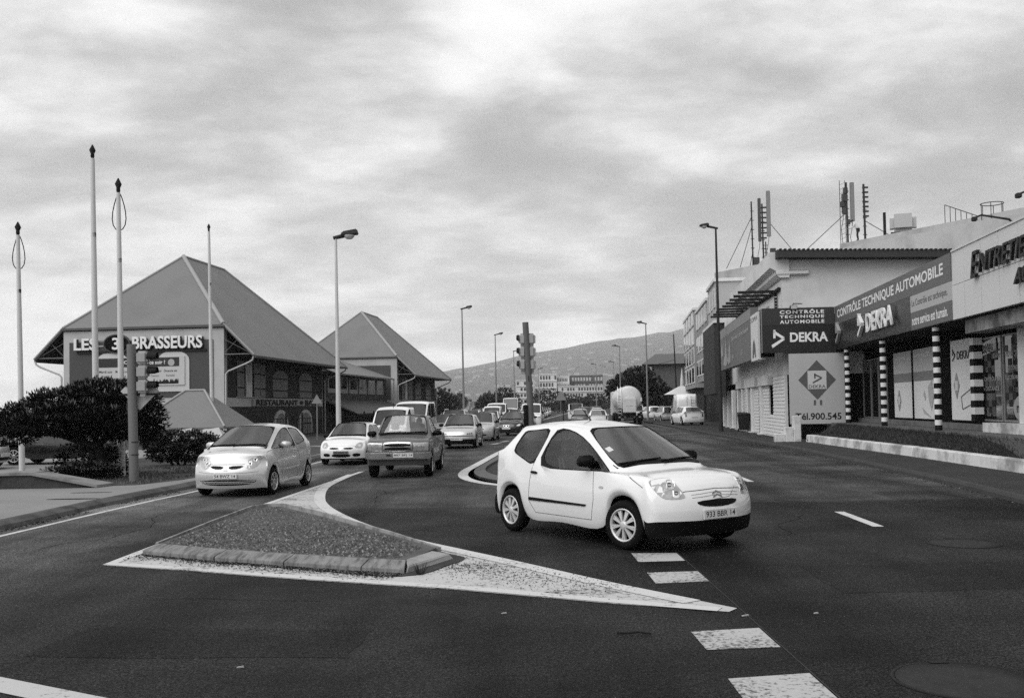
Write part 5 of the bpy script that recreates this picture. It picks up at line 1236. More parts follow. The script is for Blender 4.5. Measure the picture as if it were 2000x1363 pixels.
gw = MB(); gw.box(fx(1100), fx(1180), D - 60, D - 59.5, 0, 3.0); o = gw.build('retaining_wall', FD); tag(o, 'dark retaining wall with hedge below the white flats', 'wall')

# hillside: a slope rising to the right
def ridge(X): return DS * interp(X / DS, [-2600, -1100, -600, -300, -185, 0, 200, 370, 525, 900, 1500, 3000], [0, 0, 45, 82, 103, 141, 173, 200, 216, 262, 330, 480])
DM = 5000.; DS = DM / 3000.
mh = MB(); NX, NY = 90, 26
def hill(i, j):
    X = lerp(-2000, 5000, i / NX); v = j / NY; Y = lerp(900., DM + 600, v)
    pk = ridge((X) * DM / max(Y, 1500) if False else X)
    prof = smoothstep((Y - 900) / (DM - 900)) ** 1.15 if Y < DM else 1 - .12 * (Y - DM) / 600
    z = pk * prof * (1 + .05 * mnoise.noise(Vector((X * .004, Y * .003, 0)))) + 12 * mnoise.noise(Vector((X * .007, Y * .004, 3.))) * prof
    return Vector((X, Y, z - 2.5))
vs = [hill(i, j) for i in range(NX + 1) for j in range(NY + 1)]
mh.add(vs, [(i * (NY + 1) + j, (i + 1) * (NY + 1) + j, (i + 1) * (NY + 1) + j + 1, i * (NY + 1) + j + 1) for i in range(NX) for j in range(NY)], 0, True)
o = mh.build('hillside', mat('hill_scrub', .12, .95, var=.35, vscale=.012, fine=.3, fscale=.06)); o['kind'] = 'structure'
hs = MB()
for _ in range(2200):
    u = rnd.random(); v = rnd.random() ** 2.4; Y = 620 + v * 3300; X = rnd.uniform(-.14, .36) * Y
    if Y < 900: z = -.5
    else:
        f = smoothstep((Y - 900) / (DM - 900)) ** 1.15; z = ridge(X) * f * (1 + .05 * mnoise.noise(Vector((X * .004, Y * .003, 0)))) + 12 * mnoise.noise(Vector((X * .007, Y * .004, 3.))) * f - 2.5
    if mnoise.noise(Vector((X * .008, Y * .006, 9.))) < -.05 * (1 + 3 * (1 - v)) + v * .25 - .1: continue
    q = 1 + v * .9; w, d, h = q * rnd.uniform(2.2, 5), rnd.uniform(3, 6), q * rnd.uniform(2, 4.) * (1.6 if v < .06 else 1)
    hs.box(X - w, X + w, Y - d, Y + d, z - 2, z + h, 0 if rnd.random() < .6 else (1 if rnd.random() < .6 else 2))
o = hs.build('hillside_houses', [mat('town_white', .42, .9), mat('town_grey', .26, .9), mat('town_roof', .16, .9)], None, fix=False); tag(o, 'scattered pale houses of the town covering the lower hillside', 'houses', kind='stuff')
ts = MB()
for _ in range(900):
    X = rnd.uniform(-190, 150); Y = rnd.uniform(330, 760); r = rnd.uniform(1.2, 3.2)
    if 415 < Y < 450 and X > -5: continue
    vs = [(X + r * math.cos(a) * rnd.uniform(.7, 1.2), Y + r * math.sin(a), 0) for a in (0, 1.57, 3.14, 4.71)] + [(X + r * .7 * math.cos(a + .5), Y + r * .7 * math.sin(a), r * rnd.uniform(.9, 1.5)) for a in (0, 1.57, 3.14, 4.71)]
    ts.add(vs, [(0, 1, 5, 4), (1, 2, 6, 5), (2, 3, 7, 6), (3, 0, 4, 7), (4, 5, 6, 7)], 0 if rnd.random() < .6 else 1)
o = ts.build('town_greenery', [mat('town_tree', .04, .95), mat('town_low_roof', .3, .9)], None, fix=False); tag(o, 'distant trees and low roofs of the town below the hillside', 'town', kind='stuff')

# air between the road and the hill
hz = MB(); hz.box(-3400, 5200, -55, DM + 700, -20, 860)
m = bpy.data.materials.new('haze_air'); m.use_nodes = True; nt = m.node_tree; nt.nodes.clear()
pv = nd(nt, 'ShaderNodeVolumePrincipled'); pv.inputs['Color'].default_value = (1., 1., 1., 1); pv.inputs['Density'].default_value = .00013; pv.inputs['Anisotropy'].default_value = .0
out = nd(nt, 'ShaderNodeOutputMaterial'); nt.links.new(pv.outputs[0], out.inputs['Volume'])
haze = hz.build('haze', m); tag(haze, 'thin even haze in the air', 'haze', kind='stuff')
# ------------------------------------------------------------------ vehicles
def chaikin(pts, n=2, closed=True):
    for _ in range(n):
        q = []
        m = len(pts)
        for i in range(m if closed else m - 1):
            a, b = pts[i], pts[(i + 1) % m]
            q += [(a[0] * .75 + b[0] * .25, a[1] * .75 + b[1] * .25), (a[0] * .25 + b[0] * .75, a[1] * .25 + b[1] * .75)]
        if not closed: q = [pts[0]] + q + [pts[-1]]
        pts = q
    return pts
def paint(name, v, metal=0., rough=.22):
    return mat('car_paint_' + name, v, rough, metal, coat=.9, var=.03, vscale=1.2)

class Shell:
    """body of a car as a lofted cage (14 columns x 8 rows per half) smoothed by subdivision; x forward from the front axle, y left, z up"""
    def __init__(s, **k):
        d = dict(wb=2.4, W=.82, foh=.74, roh=.62, rw=.29, Ra=.345, zs=.20, z1=.40, z2=.60, xc=-.42, zc=.93, xw=-1.05, zr=1.45, Wr=.60,
                 zf0=.70, zf=.84, crown=.05, bow=.12, xB=-1.55, xBt=-1.62, pB=.09, xC=-2.45, xCt=-2.35, xrr=-2.72, zrr=1.38, xt=-2.98, zt=.92,
                 zb=None, fprof=((-.10,), (0,), (-.005,), (-.05,)), fz=(None, .56, .36, .20), rprof=(-.06, 0., 0., -.05), rz=(None, .62, .40, .24),
                 ftap=.12, rtap=.08, tum=.03, level=2, comp=.8, corner=.55, glass_rear_side=True, glass_quarter=True, glass_rear=True, bed=None, fround=.20, rround=.12, seal=.016, roofx=None, dark_low=False, hoodx=None)
        d.update(k); s.__dict__.update(d)
        s.xf = s.foh; s.xr = -(s.wb + s.roh)
        s.build_cage()
    def Wp(s, x):
        w = s.W
        t = max(0., (x - (s.xf - .95)) / .95); w *= 1 - s.ftap * t * t
        t = max(0., ((s.xr + .85) - x) / .85); w *= 1 - s.rtap * t * t
        return w
    def build_cage(s):
        Ra, wb, rw = s.Ra, s.wb, s.rw; k7 = .72
        xm1 = (-Ra) * .62 + (-wb + Ra) * .38; xm2 = (-Ra) * .34 + (-wb + Ra) * .66
        XL = [s.xf - .26, Ra + .015, Ra * k7, 0, -Ra * k7, -Ra - .015, xm1, xm2, -wb + Ra + .015, -wb + Ra * k7, -wb, -wb - Ra * k7, -wb - Ra - .015, s.xr + .15]
        Z0 = [s.zs + .02, s.zs, rw + Ra * k7, rw + Ra, rw + Ra * k7, s.zs, s.zs, s.zs, s.zs, rw + Ra * k7, rw + Ra, rw + Ra * k7, s.zs, s.zs + .04]
        fz = list(s.fz); fz[0] = s.zf0; rz = list(s.rz); rz[0] = s.zt
        yfr = [1., .86, .64, .34, 0.]
        def front(i, j):   # i across (0 corner .. 4 centre), j rows r3..r0
            y = s.Wp(s.xf - .26) * yfr[i]
            x = s.xf + s.fprof[j][0] - (s.fround + .06) * (yfr[i] ** 2.6)
            z = fz[j] + (.02 * (1 - yfr[i] ** 2) if j == 0 else 0)
            return Vector((x, y, z))
        def rear(i, j):
            y = s.Wp(s.xr + .15) * yfr[i]
            x = s.xr - s.rprof[j] + (s.rround + .03) * (yfr[i] ** 3)
            return Vector((x, y, rz[j]))
        xc, xw = s.xc, s.xw
        zb = s.zb or [s.zc - .02, s.zc + .0, s.zc + .02, s.zc + .02, s.zc + .04, s.zc + .05, s.zc + .04, s.zt]
        XB = [None, lerp(s.xf - .2, xc, .25), lerp(s.xf - .2, xc, .48), lerp(s.xf - .2, xc, .74), xc, min(xc - .28, xw + .35), s.xB, s.xB - s.pB, lerp(s.xB - s.pB, s.xC, .55), s.xC, lerp(s.xC, s.xt, .55), s.xt, lerp(s.xt, s.xr, .5), None]
        if s.bed: XB[12] = lerp(s.xt, s.xr, .6)
        XT = [None] * 5 + [xw, s.xBt, s.xBt - s.pB, lerp(s.xBt - s.pB, s.xCt, .55), s.xCt, s.xrr]
        ZH = [s.zf0, lerp(s.zf0, s.zf, .62), lerp(s.zf0, s.zf, .85), s.zf]
        cols = []
        for c in range(14):
            rows = []
            x, z0 = XL[c], Z0[c]; w = s.Wp(x)
            z1 = max(s.z1, z0 + .05); z2 = max(s.z2, z0 + .12)
            if c == 0: low = [front(0, 3), front(0, 2), front(0, 1)]
            elif c == 13: low = [rear(0, 3), rear(0, 2), rear(0, 1)]
            else: low = [Vector((x, w - .045, z0)), Vector((x, w - .008, z1)), Vector((x, w, z2))]
            if c <= 3:
                if c == 0: up = [front(i, 0) for i in range(5)]
                else:
                    xb = XB[c]; wy = s.Wp(xb) - .055; z = ZH[c]
                    up = []
                    for i, f in enumerate(yfr):
                        up.append(Vector((xb + s.bow * .6 * (1 - f * f), wy * f, z + s.crown * (1 - f ** 2.2) * (.6 + .13 * c))))
            elif c == 4:
                wy = s.Wp(xc) - s.tum
                up = [Vector((xc, wy, zb[0])), Vector((xc - .01, wy - .05, zb[0] + .015)), Vector((xc + s.bow * .3, wy - .13, s.zc + .02)), Vector((xc + s.bow * .8, wy * .5, s.zc + .035)), Vector((xc + s.bow, 0, s.zc + .04))]
            elif c <= 10:
                xb = XB[c]; wy = s.Wp(xb) - s.tum; xt = XT[c]
                zr = s.zr if c < 10 else s.zrr
                if s.roofx: zr = interp(-xt, [-a for a, b in s.roofx], [b for a, b in s.roofx])
                ze = zr - .11; wr = s.Wr * (1 if c < 10 else .97)
                bw_ = s.bow * .9 if c == 5 else (-.05 if c == 10 else 0)
                up = [Vector((xb, wy, zb[c - 4])), Vector((xt, wr, ze)), Vector((xt + bw_ * .25, wr - .075, ze + .065)), Vector((xt + bw_ * .8, wr * .48, zr - .008)), Vector((xt + bw_, 0, zr))]
            else:
                if c == 13: up = [rear(i, 0) for i in range(5)]
                else:
                    xb = XB[c]; wy = s.Wp(xb) - s.tum - .01
                    z = s.zt if c == 12 else zb[7]
                    up = [Vector((xb, wy, z))]
                    for f in (.95, .83, .45, 0.):
                        up.append(Vector((xb - .05 * (1 - f * f), wy * f, z + .012)))
                if s.bed and c in (12, 13):
                    pass
            cols.append(low + up)
        if s.bed:      # open load bed: inner rows sink below the rail
            for c in (11, 12, 13):
                for r in (5, 6, 7):
                    v = cols[c][r]; v.z = s.zt - s.bed
                    if c == 13: v.x += .07
                    if c == 11 : v.x -= .05
                wy = cols[c][3].y
                cols[c][4].y = wy - .04; cols[c][5].y = wy - .07
        bm = bmesh.new(); ML = bm.faces.layers.int.new('part')
        cr_ = bm.edges.layers.float.new('crease_edge')
        VV = [[bm.verts.new(p) for p in col] for col in cols]
        MI = {}
        def face(vs, mi):
            f = bm.faces.new(vs); f.material_index = mi; return f
        for c in range(13):
            for r in range(7):
                mi = 0
                if r == 3:
                    if c == 4 and s.glass_quarter: mi = 2
                    elif c == 5: mi = 2
                    elif c in (7, 8) and s.glass_rear_side: mi = 3
                if r >= 5:
                    if c == 4: mi = 1
                    elif c == 10 and s.glass_rear: mi = 4
                face([VV[c][r], VV[c + 1][r], VV[c + 1][r + 1], VV[c][r + 1]], mi)
        # end patches
        def patch_end(c, fn):
            g = [[VV[c][3 - j] for j in range(4)]]
            for i in range(1, 5):
                colv = [VV[c][3 + i]]
                for j in range(1, 4): colv.append(bm.verts.new(fn(i, j)))
                g.append(colv)
            for i in range(4):
                for j in range(3):
                    face([g[i][j], g[i + 1][j], g[i + 1][j + 1], g[i][j + 1]], 0)
            return g
        gf = patch_end(0, front); gr_ = patch_end(13, rear)
        # wheel wells and floor
        inn = []
        for c in range(14):
            v0 = VV[c][0].co
            inn.append((bm.verts.new((v0.x, max(v0.y - .34, .3), v0.z)), bm.verts.new((v0.x, 0, s.zs + .03))))
        for c in range(13):
            face([VV[c][0], inn[c][0], inn[c + 1][0], VV[c + 1][0]], 6)
            face([inn[c][0], inn[c][1], inn[c + 1][1], inn[c + 1][0]], 6)
        for g, c in ((gf, 0), (gr_, 13)):
            a = [g[i][3] for i in range(5)]
            face(a + [inn[c][1], inn[c][0]], 6)
        bmesh.ops.mirror(bm, geom=bm.verts[:] + bm.edges[:] + bm.faces[:], axis='Y', merge_dist=.0005)
        bm.normal_update()
        bmesh.ops.recalc_face_normals(bm, faces=bm.faces)
        # window seals
        vcl = bm.verts.layers.float.get('crease_vert') or bm.verts.layers.float.new('crease_vert')
        for gi in (1, 2, 3, 4):
            fs = [f for f in bm.faces if f.material_index == gi]
            seen = set()
            for f in fs:
                if f in seen: continue
                st = [f]; grp = []
                while st:
                    q = st.pop()
                    if q in seen: continue
                    seen.add(q); grp.append(q)
                    for e in q.edges:
                        for h in e.link_faces:
                            if h.material_index == gi and h not in seen: st.append(h)
                gset = set(grp); cv = {v for f2 in grp for v in f2.verts if sum(1 for h in v.link_faces if h in gset) == 1}
                for v in cv: v[vcl] = s.corner
                res = bmesh.ops.inset_region(bm, faces=grp, thickness=s.seal, depth=-.004, use_even_offset=True)
                for q in res['faces']: q.material_index = 5
                for v in {v for f2 in grp for v in f2.verts}:
                    if sum(1 for h in v.link_faces if h.material_index == gi) == 1: v[vcl] = s.corner
        cl = bm.edges.layers.float.get('crease_edge')
        for e in bm.edges:
            ms = {f.material_index for f in e.link_faces}
            if 6 in ms and len(ms) > 1: e[cl] = .75
            elif 5 in ms and 0 in ms: e[cl] = .8
            elif 5 in ms and ms & {1, 2, 3, 4}: e[cl] = .7
        me = bpy.data.meshes.new('cage'); bm.to_mesh(me); bm.free()
        for i in range(7): me.materials.append(BLACK)
        ob = bpy.data.objects.new('cage', me); COL.objects.link(ob)
        md = ob.modifiers.new('s', 'SUBSURF'); md.levels = s.level; md.render_levels = s.level
        orig = [v.co.copy() for v in me.vertices]
        for it in range(3):     # pull the smoothed surface back on to the cage points
            dg = bpy.context.evaluated_depsgraph_get()
            ev = bpy.data.meshes.new_from_object(ob.evaluated_get(dg))
            if it == 2: break
            for i, v in enumerate(me.vertices): v.co += (orig[i] - ev.vertices[i].co) * s.comp
            me.update(); ob.update_tag(); bpy.data.meshes.remove(ev)
        bpy.data.objects.remove(ob); bpy.data.meshes.remove(me)
        s.verts = [v.co.copy() for v in ev.vertices]
        s.polys = [(tuple(p.vertices), p.material_index) for p in ev.polygons]
        bpy.data.meshes.remove(ev)
        s.bvh = BVHTree.FromPolygons(s.verts, [p for p, m in s.polys])
    def piece(s, name, idx, m, parent, smooth=True, sel=None):
        mp = {}; vs = []; fs = []
        for p, mi in s.polys:
            if mi not in idx: continue
            if sel and not sel(sum((s.verts[i] for i in p), Vector()) / len(p)): continue
            f = []
            for i in p:
                if i not in mp: mp[i] = len(vs); vs.append(s.verts[i])
                f.append(mp[i])
            fs.append(f)
        if not fs: return None
        me = bpy.data.meshes.new(name); me.from_pydata(vs, [], fs); me.update()
        return mesh_obj(name, me, m, parent, smooth)
    # --- projection of parts on the body
    def ray(s, ax, a, b):
        if ax == 'F': o, d = Vector((6, a, b)), Vector((-1, 0, 0))
        elif ax == 'B': o, d = Vector((-12, a, b)), Vector((1, 0, 0))
        elif ax == 'L': o, d = Vector((a, 4, b)), Vector((0, -1, 0))
        elif ax == 'R': o, d = Vector((a, -4, b)), Vector((0, 1, 0))
        elif ax == 'T': o, d = Vector((a, b, 5)), Vector((0, 0, -1))
        else:           # angle in degrees from straight ahead, positive to the left
            t = R(ax); d = Vector((-math.cos(t), -math.sin(t), 0)); lat = Vector((-math.sin(t), math.cos(t), 0))
            o = lat * a - d * 8 + Vector((0, 0, b))
        hit, n, i, dist = s.bvh.ray_cast(o, d)
        return hit, d
    def patch(s, name, pts, ax, m, parent, off=.004, thick=.02, rnd_=0, sub=.06, flat=False):
        if rnd_: pts = chaikin(pts, rnd_)
        bm = bmesh.new()
        vs = [bm.verts.new((p[0], p[1], 0)) for p in pts]
        bm.faces.new(vs); bmesh.ops.triangulate(bm, faces=bm.faces[:])
        for _ in range(5):
            es = [e for e in bm.edges if e.calc_length() > sub * 1.5]
            if not es: break
            bmesh.ops.subdivide_edges(bm, edges=es, cuts=1)
            bmesh.ops.triangulate(bm, faces=[f for f in bm.faces if len(f.verts) > 3])
        ok = {}; dsum = None
        for v in bm.verts:
            hit, d = s.ray(ax, v.co.x, v.co.y)
            ok[v] = hit; dsum = d
        last = next((h for h in ok.values() if h is not None), None)
        if last is None: bm.free(); return None
        ts = [h.dot(dsum) for h in ok.values() if h is not None]
        mt = sum(ts) / len(ts)
        for v in bm.verts:
            h = ok[v]
            if h is None:
                # fall back: same lateral place, mean depth
                o = {'F': Vector((0, v.co.x, v.co.y)), 'B': Vector((0, v.co.x, v.co.y)), 'L': Vector((v.co.x, 0, v.co.y)), 'R': Vector((v.co.x, 0, v.co.y)), 'T': Vector((v.co.x, v.co.y, 0))}.get(ax)
                if o is None:
                    t = R(ax); o = Vector((-math.sin(t), math.cos(t), 0)) * v.co.x + Vector((0, 0, v.co.y))
                h = o + dsum * max(ts)
            if flat: h = h + dsum * (min(ts) - h.dot(dsum))
            ok[v] = h
        for v in bm.verts: v.co = ok[v] - dsum * off
        be = [e for e in bm.edges if len(e.link_faces) == 1]
        ex = bmesh.ops.extrude_edge_only(bm, edges=be)
        for g in ex['geom']:
            if isinstance(g, bmesh.types.BMVert): g.co += dsum * thick
        bmesh.ops.recalc_face_normals(bm, faces=bm.faces)
        me = bpy.data.meshes.new(name)
        # make sure the front faces the viewer
        nsum = sum((f.normal * f.calc_area() for f in bm.faces), Vector())
        if nsum.dot(dsum) > 0: bmesh.ops.reverse_faces(bm, faces=bm.faces[:])
        bm.to_mesh(me); bm.free()
        return mesh_obj(name, me, m, parent)
    def seam(s, pts, axs, mb, w=.006, off=.0025, step=.05):
        """thin dark line following the body"""
        P = []
        for i in range(len(pts) - 1):
            a, b = Vector(pts[i]), Vector(pts[i + 1]); n = max(1, int((b - a).length / step))
            P += [a.lerp(b, k / n) for k in range(n)]
        P.append(Vector(pts[-1]))
        for ax in axs:
            L = []; Rr = []
            for i, p in enumerate(P):
                t = (P[min(i + 1, len(P) - 1)] - P[max(i - 1, 0)]).normalized(); nn = Vector((-t.y, t.x)) * w / 2
                q = []
                for sg in (1, -1):
                    hit, d = s.ray(ax, p.x + sg * nn.x, p.y + sg * nn.y)
                    q.append(None if hit is None else hit - d * off)
                L.append(q[0]); Rr.append(q[1])
            for i in range(len(P) - 1):
                if None in (L[i], Rr[i], L[i + 1], Rr[i + 1]): continue
                if (L[i] - L[i + 1]).length > .2: continue
                mb.add([L[i], L[i + 1], Rr[i + 1], Rr[i]], [(0, 1, 2, 3)])

def wheel_meshes(r=.29, w=.185, rim=.19, style='trim', n=10):
    """tyre and rim meshes; axle along y, outer face at +y"""
    t = MB(); h = w / 2
    t.lathe([(rim - .01, -h + .02), (rim + .01, -h + .005), (r - .045, -h), (r - .012, -h + .02), (r, -h + .05), (r, h - .05), (r - .012, h - .02), (r - .045, h), (rim + .012, h - .004), (rim - .004, h - .02)], 28, axis='y')
    tm = t.mesh('tyre')
    m = MB()
    # barrel + dark backing disc
    m.lathe([(rim - .002, h - .012), (rim - .012, h - .03), (rim - .018, -h + .03)], 28, 0, 'y')
    m.lathe([(rim - .016, h - .075), (.001, h - .075)], 24, 1, 'y')
    m.lathe([(rim + .004, h - .012), (rim - .001, h - .004), (rim - .014, h - .008), (rim - .02, h - .03)], 28, 0, 'y')
    yh = h - .014
    m.lathe([(.055, yh - .03), (.052, yh), (.03, yh + .006), (.0005, yh + .006)], 16, 0, 'y')
    for k in range(n):
        a = 2 * math.pi * k / n
        if style == 'trim':
            subs = ((-.095, .017, .024), (.095, .017, .024))
        elif style == 'wide': subs = ((0, .05, .034),)
        else: subs = ((0, .030, .042),)
        for da, wi, wo_ in subs:
            def P(rr, off, y): 
                ca, sa = math.cos(a + da * rr / rim), math.sin(a + da * rr / rim)
                return (rr * ca - off * sa, y, rr * sa + off * ca)
            ri, ro = .045, rim - .008
            b = [P(ri, -wi / 2, yh - .03), P(ri, wi / 2, yh - .03), P(ro, wo_ / 2, yh - .035), P(ro, -wo_ / 2, yh - .035)]
            tt = [P(ri, -wi / 2, yh + .004), P(ri, wi / 2, yh + .004), P(ro, wo_ / 2, yh - .008), P(ro, -wo_ / 2, yh - .008)]
            m.hexa(b, tt, 0)
    rm = m.mesh('rim')
    for me in (tm, rm):
        bm = bmesh.new(); bm.from_mesh(me); bmesh.ops.recalc_face_normals(bm, faces=bm.faces); bm.to_mesh(me); bm.free()
    return tm, rm
def add_wheels(root, wb, track, r, style='trim', n=10, w=.185, rim=None, rimmat=None, steer=0.):
    tm, rm = wheel_meshes(r, w, rim or r - .1, style, n)
    tm.materials.append(TYRE); rm.materials.append(rimmat or RIMSILVER); rm.materials.append(BLACK)
    for x in (0, -wb):
        for sy in (1, -1):
            o = mesh_obj('wheel', tm, TYRE, root); o.location = (x, sy * (track / 2), r)
            o.rotation_euler = (0, rnd.uniform(0, 6), (0 if sy > 0 else math.pi) + (steer if x == 0 else 0))
            q = mesh_obj('rim', rm, RIMSILVER, o)
def add_mirror(root, sh, x, z, m, side, size=.17, y=None):
    hit, d = sh.ray('L' if side > 0 else 'R', x, z)
    y0 = abs(hit.y) if hit is not None else .7
    mb = MB()
    prof = [(-.02, -.05), (.10, -.065), (size + .02, -.05), (size + .03, .02), (size, .075), (.05, .085), (0, .06)]
    b = [(.055, p[0] + .03, p[1]) for p in prof]; t = [(-.05, p[0] * .95 + .03, p[1] * .95) for p in prof]
    mb.hexa(t, b)
    me = mb.mesh('mirror'); bevel_mesh(me, .018, 2)
    o = mesh_obj('door_mirror', me, m, root, True); o.location = (x, side * (y0 - .02), z)
    if side < 0: o.scale = (1, -1, 1)
    g = MB(); g.add([(-.053, .06, -.045), (-.053, size + .02, -.04), (-.053, size, .055), (-.053, .08, .06)], [(0, 1, 2, 3)])
    q = mesh_obj('mirror_glass', g.mesh('mirror_glass'), REFLECT, o)
    st = MB(); st.box(-.03, .04, -.06, .07, -.075, -.03); mesh_obj('bracket', st.mesh('bracket'), BLACK, o)
def add_plate(root, sh, z, txt, ax='F', y=0., w=.52, h=.11, m=PLATE, off=.012):
    hit, d = sh.ray(ax, y, z)
    if hit is None: return
    p = rbox('number_plate', (-.008, .008, -w / 2, w / 2, -h / 2, h / 2), m, root, .004, 1)
    sgn = 1 if ax == 'F' else -1
    p.location = hit - d * off; p.rotation_euler = (0, 0, 0 if sgn > 0 else math.pi)
    if txt: text_obj('lettering', txt, INK, p, (.0085, -w * .44, -h * .3), (0, 1, 0), (0, 0, 1), width=w * .88, height=h * .6, bold=.012)
def add_wipers(root, sh, xs, black=BLACK):
    for (y0, y1, up) in xs:
        mb = MB(); P = []
        for k in range(9):
            t = k / 8; y = lerp(y0, y1, t); xx = sh.xc + sh.bow * (1 - (y / sh.W) ** 2) - .03 - up * t
            hit, d = sh.ray('T', xx, y)
            if hit is not None: P.append(hit + Vector((0, 0, .018)))
        if len(P) > 2:
            mb.tube(P, .011, 5); mb.tube([P[0] + Vector((.05, 0, -.02)), P[len(P) // 2]], .008, 5)
            mb.build('wiper', black, root)
def add_cowl(root, sh):
    f = lambda y: sh.xc + sh.bow * (1 - (y / sh.W) ** 2)
    ys = [(-.82 + .1 * k) * sh.W for k in range(17)]
    pts = [(f(y) + .005, y) for y in ys] + [(f(y) - .075, y) for y in ys[::-1]]
    sh.patch('cowl_panel', pts, 'T', BLACK, root, .006, .01, 0, .1)
def add_interior(root, xs=-1.05, z=.0, rear=True, wheel_y=.36, dash=-.55, W=.62, zc=.93, wb=2.3):
    mb = MB(); mb.box(dash - .28, dash + .3, -W, W, .5, zc - .05); me = mb.mesh('dashboard'); bevel_mesh(me, .05, 2); mesh_obj('dashboard', me, DARKIN, root)
    sm = mat('car_seat', .14, .9)
    for sy in (1, -1):
        b = MB(); b.box(xs - .12, xs + .38, sy * .36 - .24, sy * .36 + .24, .34 + z, .50 + z)
        b.hexa([(xs - .16, sy * .36 - .23, .45 + z), (xs - .02, sy * .36 - .23, .45 + z), (xs - .02, sy * .36 + .23, .45 + z), (xs - .16, sy * .36 + .23, .45 + z)],
               [(xs - .36, sy * .36 - .2, 1.02 + z), (xs - .26, sy * .36 - .2, 1.02 + z), (xs - .26, sy * .36 + .2, 1.02 + z), (xs - .36, sy * .36 + .2, 1.02 + z)])
        b.hexa([(xs - .36, sy * .36 - .12, 1.05 + z), (xs - .28, sy * .36 - .12, 1.05 + z), (xs - .28, sy * .36 + .12, 1.05 + z), (xs - .36, sy * .36 + .12, 1.05 + z)],
               [(xs - .39, sy * .36 - .11, 1.22 + z), (xs - .32, sy * .36 - .11, 1.22 + z), (xs - .32, sy * .36 + .11, 1.22 + z), (xs - .39, sy * .36 + .11, 1.22 + z)])
        me = b.mesh('seat'); bevel_mesh(me, .03, 2); mesh_obj('seat', me, sm, root)
    if rear:
        b = MB(); b.hexa([(xs - .95, -W, .4), (xs - .8, -W, .4), (xs - .8, W, .4), (xs - .95, W, .4)], [(xs - 1.15, -W, .95), (xs - 1.05, -W, .95), (xs - 1.05, W, .95), (xs - 1.15, W, .95)])
        mesh_obj('rear_seat', b.mesh('rear_seat'), sm, root)
    sw = MB(); ring = [(0, .18 * math.cos(2 * math.pi * k / 16), .18 * math.sin(2 * math.pi * k / 16)) for k in range(17)]
    sw.tube(ring, .014, 6, caps=False); sw.box(-.015, .01, -.17, .17, -.015, .015); o = mesh_obj('steering_wheel', sw.mesh('steering_wheel'), BLACK, root)
    o.location = (xs + .52, wheel_y, zc - .12); o.rotation_euler = (0, R(25), 0)

def car_root(name, label, group=None, cat='car'):
    o = thing(name, label, cat, group=group); return o
def place(o, x, y, heading_deg, scale=1., z=0.):
    o.location = (x, y, z); o.rotation_euler = (0, 0, R(heading_deg)); o.scale = (scale,) * 3; return o
def shell_parts(root, sh, pm, gm=GLASS, low=None):
    """body, glass, seals, underbody"""
    if low:
        sh.piece('body', (0,), pm, root, sel=lambda c: not low(c)); sh.piece('bumper_skirt', (0,), BLACK, root, sel=lambda c: low(c) and c.x > 0); sh.piece('bumper_skirt', (0,), BLACK, root, sel=lambda c: low(c) and c.x <= 0)
    else: sh.piece('body', (0,), pm, root)
    sh.piece('windscreen', (1,), gm, root)
    for sg in (1, -1):
        gs = GLASS_SIDE if gm is GLASS else gm
        sh.piece('side_window', (2,), gs, root, sel=lambda c: c.y * sg > 0)
        sh.piece('rear_side_window', (3,), gs, root, sel=lambda c: c.y * sg > 0)
    sh.piece('rear_window', (4,), gm, root)
    sh.piece('window_seal', (5,), BLACK, root)
    sh.piece('underbody', (6,), BLACK, root)
def sym(f):
    for sg in (1, -1): f(sg)
